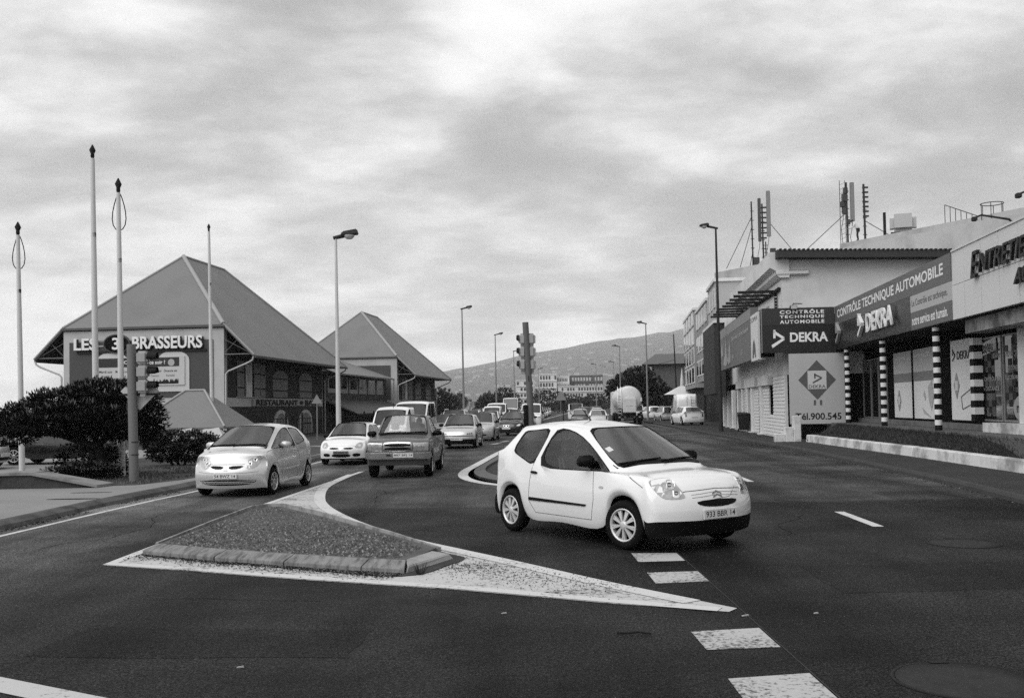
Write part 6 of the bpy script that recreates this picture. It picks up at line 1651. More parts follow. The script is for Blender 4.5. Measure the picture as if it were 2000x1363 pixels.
# ---- white three-door hatchback crossing the junction
def make_c2():
    root = car_root('hatchback_car', 'bright white three-door hatchback turning across the junction, black lower bumper')
    sh = Shell(wb=2.315, W=.83, foh=.745, roh=.60, rw=.285, Ra=.335, zs=.21, z1=.36, z2=.60, xc=-.28, zc=.92, xw=-.99, zr=1.47, Wr=.585, zf0=.755, zf=.855, crown=.05, bow=.16,
               xB=-1.64, xBt=-1.53, pB=.14, xC=-2.24, xCt=-2.26, xrr=-2.44, zrr=1.41, xt=-2.56, zt=1.02, seal=.013, corner=.35,
               zb=[.885, .88, .90, .925, .985, 1.08, 1.085, 1.05], fprof=((-.115,), (-.005,), (0.,), (-.04,)), fz=(None, .56, .36, .19), rprof=(-.36, -.12, 0., -.03),
               ftap=.10, rtap=.09, tum=.035, roofx=[(-.8, 1.38), (-.99, 1.40), (-1.5, 1.47), (-2.1, 1.46), (-2.5, 1.405)])
    pm = WHITE_PAINT
    shell_parts(root, sh, pm, low=lambda c: (c.x > .36 and c.z < .345) or (c.x < -2.66 and c.z < .50))
    for sg in (1, -1):
        ax = 38 * sg
        # head lamp: tall kite on the wing corner
        pts = [(-.17, .83), (-.14, .865), (.05, .885), (.10, .87), (.235, .70), (.24, .655), (.03, .65), (-.05, .69)]
        pts = [(sg * a * -1 if False else sg * -a, b) for a, b in pts]
        hl = sh.patch('headlight', [(a + sg * .18, b - .045) for a, b in pts], ax, LENS, root, .006, .03, 1)
        for (a, b, rr) in ((.11, .765, .055), (.04, .672, .05)):
            sh.patch('reflector', ell(sg * a, b, rr * 1.15, rr), ax, REFLECT, hl or root, .0075, .004)
            sh.patch('bulb', ell(sg * a, b, rr * .5, rr * .45), ax, mat('bulb_dark', .05, .1), hl or root, .0085, .003)
        side = 'L' if sg > 0 else 'R'
        sh.patch('rub_strip', [(-.66, .455), (-.64, .478), (-1.84, .492), (-1.855, .472), (-1.84, .452)], side, BLACK, root, .012, .02)
        sh.patch('door_handle', chaikin([(-1.67, .795), (-1.67, .825), (-1.81, .835), (-1.81, .80)], 2), side, BLACK, root, .016, .02)
        sh.patch('indicator_lamp', ell(-.36, .70, .045, .016), side, LENS, root, .006, .01)
        add_mirror(root, sh, -.62, .99, BLACK, sg, .20)
        sh.patch('rear_lamp', [(sg * .56, .70), (sg * .70, .68), (sg * .72, 1.0), (sg * .64, 1.02)], 'B', LENS_RED, root, .005, .02, 1)
    mb = MB()
    sh.seam([(-.56, .30), (-.50, .55), (-.53, .93)], 'LR', mb)
    sh.seam([(-.56, .30), (-1.72, .30), (-1.86, .45), (-1.84, .70), (-1.76, .98)], 'LR', mb)
    sh.seam([(-.42, .89), (.05, .86), (.34, .73)], 'LR', mb, .007)
    sh.seam([(.70, .74), (.60, .605), (.40, .585)], [38, -38], mb, .005)
    sh.seam([(-.52, .66), (-.42, .685), (0, .705), (.42, .685), (.52, .66)], 'F', mb, .007)
    sh.seam([(-.36, .645), (0, .67), (.36, .645)], 'F', mb, .004)
    sh.seam([(-.36, .612), (0, .635), (.36, .612)], 'F', mb, .004)
    tag(mesh_obj('panel_gap', mb.mesh('panel_gap'), mat('panel_gap', .05, .8), root), kind='stuff')
    # narrow mouth, chevron badge, plate
    sh.patch('grille', [(-.31, .575), (0, .59), (.31, .575), (.30, .54), (.20, .512), (0, .502), (-.20, .512), (-.30, .54)], 'F', BLACK, root, .004, .01, 1)
    for dz in (0, .035):
        sh.patch('badge', [(-.07, .605 + dz), (0, .632 + dz), (.07, .605 + dz), (.07, .618 + dz), (0, .648 + dz), (-.07, .618 + dz)], 'F', mat('badge_grey', .22, .3, .6), root, .008, .006)
    add_plate(root, sh, .425, '933 BBR 14')
    add_cowl(root, sh); add_wipers(root, sh, ((-.05, .62, .06), (-.62, -.02, .05)))
    sh.patch('sticker', [(-.50, -.575), (-.50, -.50), (-.58, -.50), (-.58, -.575)], 'T', PLATE, root, .003, .002)
    add_interior(root, -1.25, 0, True, .36, -.62, .62, .93)
    add_wheels(root, 2.315, 1.47, .285, 'trim', 9, .175, .19, mat('wheel_trim', .62, .35, .35), R(10))
    mb = MB(); mb.tube([(-1.55, 0, 1.45), (-1.75, 0, 1.62)], [.012, .004], 6)
    mb.build('aerial', BLACK, root)
    return root

def make_colt():
    root = car_root('compact_car', 'silver one-box three-door car beside the flagpole, plate 54 BWZ 14')
    pm = paint('silver', .58, .3, .32)
    sh = Shell(wb=2.5, W=.845, foh=.76, roh=.56, rw=.295, Ra=.345, zs=.20, z1=.40, z2=.64, xc=-.02, zc=1.03, xw=-1.0, zr=1.53, Wr=.60, zf0=.74, zf=.92, crown=.10, bow=.20,
               xB=-1.62, xBt=-1.52, pB=.07, xC=-2.35, xCt=-2.28, xrr=-2.62, zrr=1.45, xt=-2.98, zt=1.03,
               zb=[1.0, 1.0, 1.02, 1.03, 1.06, 1.12, 1.10, 1.05], fprof=((-.16,), (0.,), (.0,), (-.06,)), fz=(None, .58, .38, .19), rprof=(-.08, -.02, 0., -.05), ftap=.13, rtap=.12, tum=.06, fround=.24,
               roofx=[(-.9, 1.49), (-1.0, 1.50), (-1.6, 1.54), (-2.1, 1.52), (-2.62, 1.44)])
    shell_parts(root, sh, pm)
    for sg in (1, -1):
        ax = 30 * sg
        pts = [(.02, .64), (-.02, .74), (.10, .85), (.30, .93), (.36, .90), (.34, .78), (.22, .67)]
        hl = sh.patch('headlight', [(sg * (a + .02), b - .045) for a, b in pts], ax, LENS, root, .006, .03, 1)
        for (a, b, rr) in ((.13, .715, .05), (.25, .795, .05)):
            sh.patch('reflector', ell(sg * a, b, rr, rr), ax, REFLECT, hl or root, .0075, .004)
            sh.patch('bulb', ell(sg * a, b, rr * .45, rr * .45), ax, mat('bulb_dark', .05, .1), hl or root, .0085, .003)
        side = 'L' if sg > 0 else 'R'
        sh.patch('rub_strip', [(-.75, .50), (-.75, .53), (-1.72, .555), (-1.74, .535), (-1.72, .52)], side, TRIMSILVER, root, .012, .02)
        sh.patch('door_handle', chaikin([(-1.50, .90), (-1.50, .935), (-1.66, .945), (-1.66, .91)], 2), side, pm, root, .018, .02)
        add_mirror(root, sh, -.66, 1.06, pm, sg, .2)
        pts = [(sg * .055, .665), (sg * .075, .600), (sg * .28, .605), (sg * .40, .675)]
        sh.patch('grille', pts, 'F', BLACK, root, .004, .01, 1)
        sh.patch('rear_lamp', [(sg * .58, .75), (sg * .70, .72), (sg * .70, 1.1), (sg * .62, 1.12)], 'B', LENS_RED, root, .005, .02, 1)
    low = sh.patch('lower_grille', [(-.66, .375), (.66, .375), (.55, .285), (.30, .255), (-.30, .255), (-.55, .285)], 'F', BLACK, root, .004, .01, 1)
    for z in (.335, .30):
        sh.patch('grille_bar', [(-.6, z - .006), (.6, z - .006), (.6, z + .007), (-.6, z + .007)], 'F', TRIMSILVER, low, .010, .006)
    sh.patch('badge', [(0, .635), (.045, .57), (-.045, .57)], 'F', TRIMSILVER, root, .01, .006)
    mb = MB()
    sh.seam([(-.50, .30), (-.48, .6), (-.50, .98)], 'LR', mb); sh.seam([(-.50, .30), (-1.6, .32), (-1.82, .55), (-1.74, .85), (-1.66, 1.04)], 'LR', mb)
    sh.seam([(-.66, .545), (-.40, .52), (.40, .52), (.66, .545)], 'F', mb, .006)
    sh.seam([(-.05, 1.0), (.25, .92), (.45, .78)], 'LR', mb, .007)
    sh.seam([(-.50, .70), (-.30, .70), (.30, .70), (.50, .70)], 'F', mb, .006)
    tag(mesh_obj('panel_gap', mb.mesh('panel_gap'), mat('panel_gap', .05, .8), root), kind='stuff')
    add_plate(root, sh, .455, '54 BWZ 14')
    add_cowl(root, sh); add_wipers(root, sh, ((-.05, .66, .07), (-.66, -.02, .03)))
    add_interior(root, -1.15, .05, True, .36, -.45, .62, 1.0)
    add_wheels(root, 2.5, 1.48, .295, 'alloy', 7, .185, .195, RIMSILVER, R(-4))
    return root

def make_clio():
    root = car_root('small_car', 'white small car with plate 304 BWN 14 between the silver car and the pickup')
    pm = paint('clean_white', .80)
    sh = Shell(wb=2.47, W=.82, foh=.75, roh=.60, rw=.285, Ra=.335, zs=.20, xc=-.32, zc=.93, xw=-1.02, zr=1.42, Wr=.585, zf0=.70, zf=.84, crown=.08, bow=.16,
               xB=-1.55, xBt=-1.58, pB=.08, xC=-2.4, xCt=-2.3, xrr=-2.7, zrr=1.36, xt=-2.95, zt=.95, fprof=((-.14,), (0.,), (0.,), (-.05,)), fz=(None, .56, .37, .2), rprof=(-.1, -.02, 0, -.04), ftap=.13, rtap=.1, tum=.05)
    shell_parts(root, sh, pm, low=lambda c: c.z < .235 and c.x > .3)
    for sg in (1, -1):
        ax = 25 * sg
        pts = [(.06, .60), (.08, .68), (.24, .79), (.36, .77), (.36, .66), (.28, .59)]
        hl = sh.patch('headlight', [(sg * (a + .08), b - .015) for a, b in pts], ax, LENS, root, .006, .03, 1)
        sh.patch('reflector', ell(sg * .32, .66, .05, .05), ax, REFLECT, hl or root, .0075, .004)
        sh.patch('upper_grille', [(sg * .075, .60), (sg * .40, .61), (sg * .40, .545), (sg * .10, .545)], 'F', BLACK, root, .004, .01, 1)
        sh.patch('air_intake', [(sg * .38, .40), (sg * .64, .41), (sg * .62, .30), (sg * .40, .29)], 'F', BLACK, root, .004, .01, 1)
        add_mirror(root, sh, -.72, .96, BLACK, sg, .18)
        side = 'L' if sg > 0 else 'R'
        sh.patch('rub_strip', [(-.6, .46), (-.6, .49), (-1.9, .50), (-1.9, .47)], side, pm, root, .012, .02)
        sh.patch('rear_lamp', [(sg * .60, .72), (sg * .71, .70), (sg * .70, .98), (sg * .63, .98)], 'B', LENS_RED, root, .005, .02, 1)
    sh.patch('lower_grille', [(-.33, .385), (.33, .385), (.30, .275), (-.30, .275)], 'F', BLACK, root, .004, .01, 1)
    sh.patch('badge', ell(0, .585, .045, .055), 'F', CHROME, root, .012, .008)
    add_plate(root, sh, .43, '304 BWN 14', m=mat('plate_dark', .12, .4))
    mb = MB(); sh.seam([(-.55, .30), (-.5, .9)], 'LR', mb); sh.seam([(-.55, .3), (-1.6, .3), (-1.68, .95)], 'LR', mb); sh.seam([(-.55, .65), (0, .665), (.55, .65)], 'F', mb)
    tag(mesh_obj('panel_gap', mb.mesh('panel_gap'), mat('panel_gap', .05, .8), root), kind='stuff')
    add_cowl(root, sh); add_wipers(root, sh, ((-.05, .6, .05), (-.6, -.02, .03))); add_interior(root, -1.2, 0, True, .36, -.6, .6, .9)
    add_wheels(root, 2.47, 1.44, .285, 'trim', 8, .175)
    return root

def make_pickup():
    root = car_root('pickup_truck', 'dusty grey pickup truck with chrome bumper and plate 887 BFJ 14', cat='pickup')
    pm = mat('pickup_paint', .115, .4, .2, var=.12, vscale=1.5, coat=.35)
    sh = Shell(wb=2.98, W=.835, foh=.80, roh=1.10, rw=.33, Ra=.39, zs=.33, z1=.50, z2=.72, xc=-.50, zc=1.06, xw=-1.02, zr=1.63, Wr=.63, zf0=.96, zf=1.01, crown=.06, bow=.10,
               xB=-1.72, xBt=-1.68, pB=.08, xC=-1.84, xCt=-1.80, xrr=-1.86, zrr=1.60, xt=-1.94, zt=1.02, zb=[1.04, 1.05, 1.05, 1.05, 1.05, 1.05, 1.04, 1.03],
               fprof=((-.05,), (-.03,), (-.05,), (-.12,)), fz=(None, .76, .56, .34), rprof=(-.02, 0, 0, -.02), rz=(None, .75, .55, .42), ftap=.05, rtap=.02, tum=.03, fround=.07, rround=.04, glass_rear_side=False, bed=.42)
    shell_parts(root, sh, pm)
    ff = mat('lamp_frame', .6, .25, .8)
    for sg in (1, -1):
        fr = sh.patch('headlight_frame', [(sg * .40, .705), (sg * .40, .915), (sg * .79, .925), (sg * .79, .715)], 'F', ff, root, .008, .04)
        hl = sh.patch('headlight', [(sg * .425, .725), (sg * .425, .895), (sg * .665, .90), (sg * .665, .73)], 'F', LENS, fr or root, .014, .01)
        sh.patch('indicator_lamp', [(sg * .68, .73), (sg * .68, .90), (sg * .775, .905), (sg * .775, .735)], 'F', mat('amber_lens', .3, .1, coat=1.), fr or root, .014, .01)
        add_mirror(root, sh, -.75, 1.12, BLACK, sg, .22)
        side = 'L' if sg > 0 else 'R'
        sh.patch('rub_strip', [(-.55, .60), (-.55, .66), (-1.8, .66), (-1.8, .60)], side, TRIMSILVER, root, .012, .02)
        sh.patch('door_handle', chaikin([(-1.5, .93), (-1.5, .96), (-1.66, .96), (-1.66, .93)], 1), side, BLACK, root, .016, .02)
        sh.patch('rear_lamp', [(sg * .66, .72), (sg * .79, .72), (sg * .79, .95), (sg * .66, .95)], 'B', LENS_RED, root, .006, .02)
    fr = sh.patch('grille_frame', chaikin([(-.375, .70), (-.375, .925), (-.25, .945), (.25, .945), (.375, .925), (.375, .70)], 1), 'F', ff, root, .012, .04)
    for z0, z1 in ((.73, .805), (.825, .905)):
        sh.patch('grille', chaikin([(-.335, z0), (-.345, z1), (.345, z1), (.335, z0)], 1), 'F', BLACK, fr or root, .017, .008)
    sh.patch('badge', ell(0, .93, .05, .022), 'F', CHROME, fr or root, .02, .008)
    me = MB().mesh('bumper')
    mb = MB()
    mb.hexa([(.70, -.84, .50), (.82, -.70, .50), (.86, 0, .50), (.82, .70, .50), (.70, .84, .50), (.45, .86, .52), (.45, -.86, .52)],
            [(.72, -.84, .675), (.84, -.70, .68), (.88, 0, .685), (.84, .70, .68), (.72, .84, .675), (.45, .86, .67), (.45, -.86, .67)])
    me = mb.mesh('bumper'); bevel_mesh(me, .02, 2); bo = mesh_obj('bumper', me, mat('dull_chrome', .6, .25, .9), root)
    sl = MB(); sl.box(.84, .862, -.28, -.08, .585, .625); sl.build('slot', BLACK, bo)
    p = rbox('number_plate', (.875, .89, -.10, .42, .545, .655), PLATE, root, .004, 1)
    text_obj('lettering', '887 BFJ 14', INK, p, (.891, -.08, .57), (0, 1, 0), (0, 0, 1), width=.48, height=.065, bold=.012)
    add_cowl(root, sh); add_wipers(root, sh, ((-.02, .60, .05), (-.62, -.05, .03)))
    mb = MB(); sh.seam([(-.50, .42), (-.50, 1.04)], 'LR', mb); sh.seam([(-1.78, .42), (-1.80, 1.04)], 'LR', mb); sh.seam([(-1.95, .42), (-1.95, 1.0)], 'LR', mb, .02)
    sh.seam([(-.80, .945), (0, .955), (.80, .945)], 'F', mb, .008)
    tag(mesh_obj('panel_gap', mb.mesh('panel_gap'), mat('panel_gap', .05, .8), root), kind='stuff')
    add_interior(root, -1.2, .16, False, .36, -.62, .62, 1.04)
    mb = MB(); mb.box(-1.84, -1.80, -.08, .30, 1.10, 1.42); mb.build('rear_window_sheet', PLATE, root)
    add_wheels(root, 2.98, 1.46, .33, 'alloy', 6, .21, .2)
    return root

def generic_front(root, sh, pm, plate=None, z_l=.66, plate_z=.42, grille=True, bumper=None, mir=True, lampw=.3):
    for sg in (1, -1):
        ax = 20 * sg
        hl = sh.patch('headlight', [(sg * (.62 - lampw), z_l - .07), (sg * (.62 - lampw), z_l + .04), (sg * .66, z_l + .09), (sg * .68, z_l - .05)], ax, LENS, root, .006, .03, 1)
        sh.patch('rear_lamp', [(sg * .58, z_l - .02), (sg * .72, z_l - .02), (sg * .71, z_l + .26), (sg * .62, z_l + .26)], 'B', LENS_RED, root, .006, .02)
        if mir: add_mirror(root, sh, sh.xc - .38, sh.zc + .05, BLACK, sg, .18)
    if grille: sh.patch('grille', [(-.30, z_l - .06), (-.32, z_l + .0), (.32, z_l + .0), (.30, z_l - .06)], 'F', BLACK, root, .005, .01, 1)
    sh.patch('lower_grille', [(-.45, .36), (.45, .36), (.40, .26), (-.40, .26)], 'F', BLACK, root, .005, .01, 1)
    if bumper:
        for ax in ('F', 'B'):
            sh.patch('bumper_strip', [(-.7, plate_z + .03), (.7, plate_z + .03), (.7, plate_z + .075), (-.7, plate_z + .075)], ax, bumper, root, .012, .02)
    add_plate(root, sh, plate_z, plate); add_plate(root, sh, plate_z + .2, None, 'B')
    add_wheels(root, sh.wb, sh.W * 2 - .2, sh.rw, 'trim', 8, .18)

def make_punto():
    root = car_root('hatchback_car', 'light silver hatchback with black bumper strip behind the grey pickup')
    pm = paint('pale_silver', .55, .45, .3)
    sh = Shell(wb=2.46, W=.83, foh=.74, roh=.60, xc=-.34, zc=.95, xw=-1.0, zr=1.48, Wr=.6, zf0=.74, zf=.87, crown=.05, bow=.12, xB=-1.5, xBt=-1.55, xC=-2.35, xCt=-2.3, xrr=-2.72, zrr=1.43, xt=-2.95, zt=1.0,
               fprof=((-.12,), (0.,), (0.,), (-.04,)), fz=(None, .56, .37, .2), rprof=(-.08, -.02, 0, -.04), tum=.05, level=2)
    shell_parts(root, sh, pm, low=lambda c: c.z < .40 and c.x > .3)
    for sg in (1, -1):
        hl = sh.patch('headlight', [(sg * .28, .60), (sg * .27, .66), (sg * .58, .70), (sg * .60, .61)], 12 * sg, LENS, root, .006, .03)
        for k in range(3): sh.patch('reflector', ell(sg * (.34 + .085 * k), .645 + .006 * k, .03, .028, 10), 12 * sg, BLACK, hl or root, .008, .004)
        add_mirror(root, sh, -.74, 1.0, BLACK, sg, .18)
        sh.patch('rear_lamp', [(sg * .60, .8), (sg * .72, .8), (sg * .66, 1.25), (sg * .6, 1.25)], 'B', LENS_RED, root, .006, .02)
    sh.patch('bumper_strip', [(-.72, .545), (0, .535), (.72, .545), (.72, .58), (0, .572), (-.72, .58)], 'F', BLACK, root, .006, .02)
    sh.patch('badge', ell(0, .62, .03, .03), 'F', CHROME, root, .01, .006)
    add_plate(root, sh, .42, '947 BNJ 14'); add_cowl(root, sh); add_wipers(root, sh, ((-.05, .6, .05), (-.6, -.02, .03))); add_interior(root, -1.2, .02, True, .36, -.6, .6, .92)
    mb = MB(); sh.seam([(-.5, .3), (-.46, .92)], 'LR', mb); sh.seam([(-1.62, .3), (-1.58, .98)], 'LR', mb)
    tag(mesh_obj('panel_gap', mb.mesh('panel_gap'), mat('panel_gap', .05, .8), root), kind='stuff')
    add_wheels(root, 2.46, 1.46, .29, 'trim', 8, .175)
    return root
def make_ibiza():
    root = car_root('hatchback_car', 'black hatchback with bright headlights waiting behind the silver hatchback', cat='car')
    pm = paint('black', .02, .2, .2)
    sh = Shell(wb=2.46, W=.845, foh=.80, roh=.72, rw=.30, Ra=.35, xc=-.34, zc=.95, xw=-1.05, zr=1.445, Wr=.6, zf0=.72, zf=.85, crown=.09, bow=.16, xB=-1.55, xBt=-1.6, xC=-2.4, xCt=-2.3, xrr=-2.75, zrr=1.38, xt=-3.05, zt=1.0,
               fprof=((-.14,), (0.,), (0.,), (-.05,)), tum=.05, level=2)
    shell_parts(root, sh, pm)
    for sg in (1, -1):
        hl = sh.patch('headlight', [(sg * .30, .60), (sg * .34, .66), (sg * .62, .74), (sg * .66, .68), (sg * .55, .60)], 22 * sg, mat('bright_lens', .85, .1, .2, coat=1.), root, .006, .03, 1)
        add_mirror(root, sh, -.74, .98, BLACK, sg, .18)
        sh.patch('fog_lamp', ell(sg * .55, .30, .06, .02), 'F', LENS, root, .006, .02)
        sh.patch('rear_lamp', [(sg * .60, .75), (sg * .72, .75), (sg * .7, .98), (sg * .6, .98)], 'B', LENS_RED, root, .006, .02)
    g = sh.patch('grille_frame', [(-.20, .655), (.20, .655), (.13, .545), (-.13, .545)], 'F', CHROME, root, .006, .02)
    sh.patch('grille', [(-.17, .64), (.17, .64), (.115, .56), (-.115, .56)], 'F', BLACK, g or root, .010, .006)
    sh.patch('badge', ell(0, .60, .035, .035), 'F', CHROME, g or root, .014, .006)
    add_plate(root, sh, .46, None); add_cowl(root, sh); add_wipers(root, sh, ((-.05, .6, .05), (-.6, -.02, .03))); add_interior(root, -1.2, .0, True, .36, -.6, .6, .92)
    add_wheels(root, 2.46, 1.46, .3, 'alloy', 7, .195)
    return root
# ------------------------------------------------------------------ people
def skin_body(name, joints, edges, m, parent, level=2, root=0):
    me = bpy.data.meshes.new(name); me.from_pydata([j[0] for j in joints], edges, [])
    ob = bpy.data.objects.new(name, me); COL.objects.link(ob)
    ob.modifiers.new('skin', 'SKIN')
    for i, j in enumerate(joints):
        r = j[1]; me.skin_vertices[0].data[i].radius = r if isinstance(r, tuple) else (r, r)
    me.skin_vertices[0].data[root].use_root = True
    sm = ob.modifiers.new('s', 'SUBSURF'); sm.levels = level
    dg = bpy.context.evaluated_depsgraph_get(); ev = bpy.data.meshes.new_from_object(ob.evaluated_get(dg))
    bpy.data.objects.remove(ob); bpy.data.meshes.remove(me)
    ev.materials.clear(); return mesh_obj(name, ev, m, parent, True)
SKIN = mat('skin', .22, .6); HAIR = mat('hair', .015, .8)
def head_mesh(parent, loc, tilt=(0, 0, 0), s=1.):
    """head facing +x: skull, jaw, nose, ears, eyes, mouth"""
    bm = bmesh.new(); bmesh.ops.create_uvsphere(bm, u_segments=20, v_segments=14, radius=.1)
    for v in bm.verts:
        c = v.co; c.x *= .98; c.y *= .80; c.z *= 1.18
        if c.z < -.02: c.y *= 1 + c.z * 2.2; c.x *= 1 + c.z * 1.2 if c.x < 0 else 1 + c.z * .5
        if c.x > .07 and abs(c.y) < .02 and -.045 < c.z < .015: c.x += .022
    for sy in (-1, 1):
        r = bmesh.ops.create_uvsphere(bm, u_segments=8, v_segments=6, radius=.026)
        for v in r['verts']: v.co = Vector((v.co.x * .8 - .005, v.co.y * .35 + sy * .082, v.co.z * 1.2 - .01))
    me = bpy.data.meshes.new('head'); bm.to_mesh(me); bm.free(); h = mesh_obj('head', me, SKIN, parent, True); h.location = loc; h.rotation_euler = tilt; h.scale = (s,) * 3
    for sy in (-1, 1):
        mb = MB(); mb.lathe([(.001, .006), (.011, .003), (.014, -.004)], 8, axis='x', origin=(.086, sy * .033, .01)); mb.build('eye', HAIR, h)
    mb = MB(); mb.box(.083, .09, -.025, .025, -.066, -.058); mb.build('mouth', mat('lips', .1, .6), h)
    return h
def hair_cap(h, hat=False):
    bm = bmesh.new(); bmesh.ops.create_uvsphere(bm, u_segments=18, v_segments=12, radius=.108)
    for v in bm.verts: v.co.y *= .84; v.co.z *= 1.15
    bmesh.ops.delete(bm, geom=[v for v in bm.verts if v.co.z < (.02 if v.co.x > .02 else -.05)], context='VERTS')
    me = bpy.data.meshes.new('hair'); bm.to_mesh(me); bm.free(); mesh_obj('hair', me, HAIR, h, True)
def hand(parent, wrist, direction, s=1., m=None):
    """palm with four unequal bent fingers and a thumb from its side"""
    d = Vector(direction).normalized(); u = d.cross(Vector((0, 0, 1))); u = u.normalized() if u.length > .01 else Vector((0, 1, 0)); n = d.cross(u)
    w = Vector(wrist); J = [(w, (.022, .026)), (w + d * .05 * s, (.016, .036)), (w + d * .09 * s, (.014, .038))]; E = [(0, 1), (1, 2)]
    for i, (off, L) in enumerate(((-.033, .062), (-.011, .074), (.011, .078), (.032, .066))):
        b = w + d * .085 * s + u * off * s; k = len(J)
        J += [(b, .0095), (b + d * L * .5 * s + n * .008, .009), (b + d * L * .85 * s + n * .032, .008)]; E += [(2, k), (k, k + 1), (k + 1, k + 2)]
    k = len(J); b = w + d * .03 * s + u * -.034 * s; J += [(b, .012), (b + d * .035 - u * .022, .0105), (b + d * .062 - u * .026 + n * .014, .009)]; E += [(1, k), (k, k + 1), (k + 1, k + 2)]
    return skin_body('hand', [(tuple(p), r) for p, r in J], E, m or SKIN, parent, 1, 0)
def driver(label, car, xs, z, y=.36, scale=1., lean=0., shirt=.05, group=None):
    t = thing('person', label, 'person', (0, 0, 0), 0, group)
    sh_ = mat('shirt_%d' % int(shirt * 100), shirt, .9)
    J = [((xs, 0, .56 + z), (.15, .13)), ((xs - .06, 0, .78 + z), (.12, .15)), ((xs - .10, 0, 1.0 + z), (.10, .17)), ((xs - .09, 0, 1.09 + z), (.055, .06)), ((xs - .08, 0, 1.15 + z), (.05, .05)),
         ((xs - .08, .19, 1.02 + z), .06), ((xs + .10, .26, .84 + z), .048), ((xs + .36, .16, .92 + z), .034), ((xs - .08, -.19, 1.02 + z), .06), ((xs + .10, -.24, .84 + z), .048), ((xs + .36, -.14, .92 + z), .034),
         ((xs + .40, .10, .60 + z), (.085, .085)), ((xs + .58, .10, .34 + z), .06), ((xs + .40, -.10, .60 + z), (.085, .085)), ((xs + .58, -.10, .34 + z), .06)]
    skin_body('body', J, [(0, 1), (1, 2), (2, 3), (3, 4), (2, 5), (5, 6), (6, 7), (2, 8), (8, 9), (9, 10), (0, 11), (11, 12), (0, 13), (13, 14)], sh_, t)
    h = head_mesh(t, (xs - .06, 0, 1.25 + z)); hair_cap(h)
    hand(t, (xs + .38, .155, .925 + z), (.6, -.2, .4), .9); hand(t, (xs + .38, -.135, .925 + z), (.6, .2, .4), .9)
    M = car.matrix_basis @ Matrix.Translation((0, y, 0)); t.matrix_basis = M
    return t
# worker on the roof by the right mast, bending to the cables
X, Y = kpt(15.0, 1.2)
wk = thing('person', 'worker in pale shirt and cap bending towards the cables beside the right mast', 'person', (X + .1, Y, 13.75), R(160))
J = [((0, 0, .86), (.13, .15)), ((.10, 0, 1.08), (.11, .15)), ((.24, 0, 1.30), (.10, .18)), ((.31, 0, 1.38), (.05, .055)), ((.36, 0, 1.43), (.048, .05)),
     ((.24, .2, 1.28), .06), ((.36, .24, 1.03), .045), ((.60, .16, .98), .034), ((.24, -.2, 1.28), .06), ((.40, -.24, 1.04), .045), ((.64, -.14, 1.02), .034)]
skin_body('body', J, [(0, 1), (1, 2), (2, 3), (3, 4), (2, 5), (5, 6), (6, 7), (2, 8), (8, 9), (9, 10)], mat('shirt_pale', .6, .9), wk)
J = [((0, 0, .90), (.13, .15)), ((.0, .10, .84), (.10, .10)), ((.05, .13, .46), (.07, .07)), ((-.02, .14, .08), (.05, .05)), ((.13, .14, .04), (.04, .05)), ((.0, -.10, .84), (.10, .10)), ((.08, -.13, .46), (.07, .07)), ((.0, -.14, .08), (.05, .05)), ((.15, -.14, .04), (.04, .05))]
skin_body('trousers', J, [(0, 1), (1, 2), (2, 3), (3, 4), (0, 5), (5, 6), (6, 7), (7, 8)], mat('trousers_dark', .03, .9), wk)
h = head_mesh(wk, (.43, 0, 1.52), (0, R(25), 0)); hair_cap(h)
mb = MB(); mb.lathe([(.19, .06), (.12, .075), (.11, .12), (.07, .15), (.001, .155)], 16); mb.build('cap', mat('cap_grey', .15, .8), h)
hand(wk, (.60, .16, .98), (.8, 0, -.2)); hand(wk, (.64, -.14, 1.02), (.8, 0, -.2))
# ------------------------------------------------------------------ traffic
c2 = place(make_c2(), 2.02, 12.63, -56.2, 1.055)
colt = place(make_colt(), -5.81, 21.06, -95.2, .958)
pick = place(make_pickup(), -2.90, 25.86, -91., .973)
clio = place(make_clio(), -5.37, 32.02, -93.9, .93)
punto = place(make_punto(), -2.36, 43.24, -93.8, .984)
ibiza = place(make_ibiza(), -.21, 60.7, -104., 1.)
driver('driver in dark shirt at the wheel of the white hatchback', c2, -1.12, .02, .36, shirt=.04)
driver('driver in dark shirt at the open window of the silver one-box car', colt, -1.02, .08, .36, shirt=.03)
driver('driver in pale shirt at the wheel of the grey pickup truck', pick, -1.08, .18, .36, shirt=.25)
driver('driver at the wheel of the white small car', clio, -1.08, .02, .36, shirt=.12)
GL = GLASS_DARK
def g_hatch(name, label, pv, **k):
    root = car_root(name, label); kw = dict(level=1, tum=.05); kw.update(k); sh = Shell(**kw)
    shell_parts(root, sh, pv, GL); generic_front(root, sh, pv, None, z_l=k.get('zf0', .70) - .04, plate_z=.42); return root
PW = paint('far_white', .80); PS = paint('far_silver', .50, .4, .3); PD = paint('far_dark', .008, .0, .25); PGREY = paint('far_grey', .20, .3, .3)
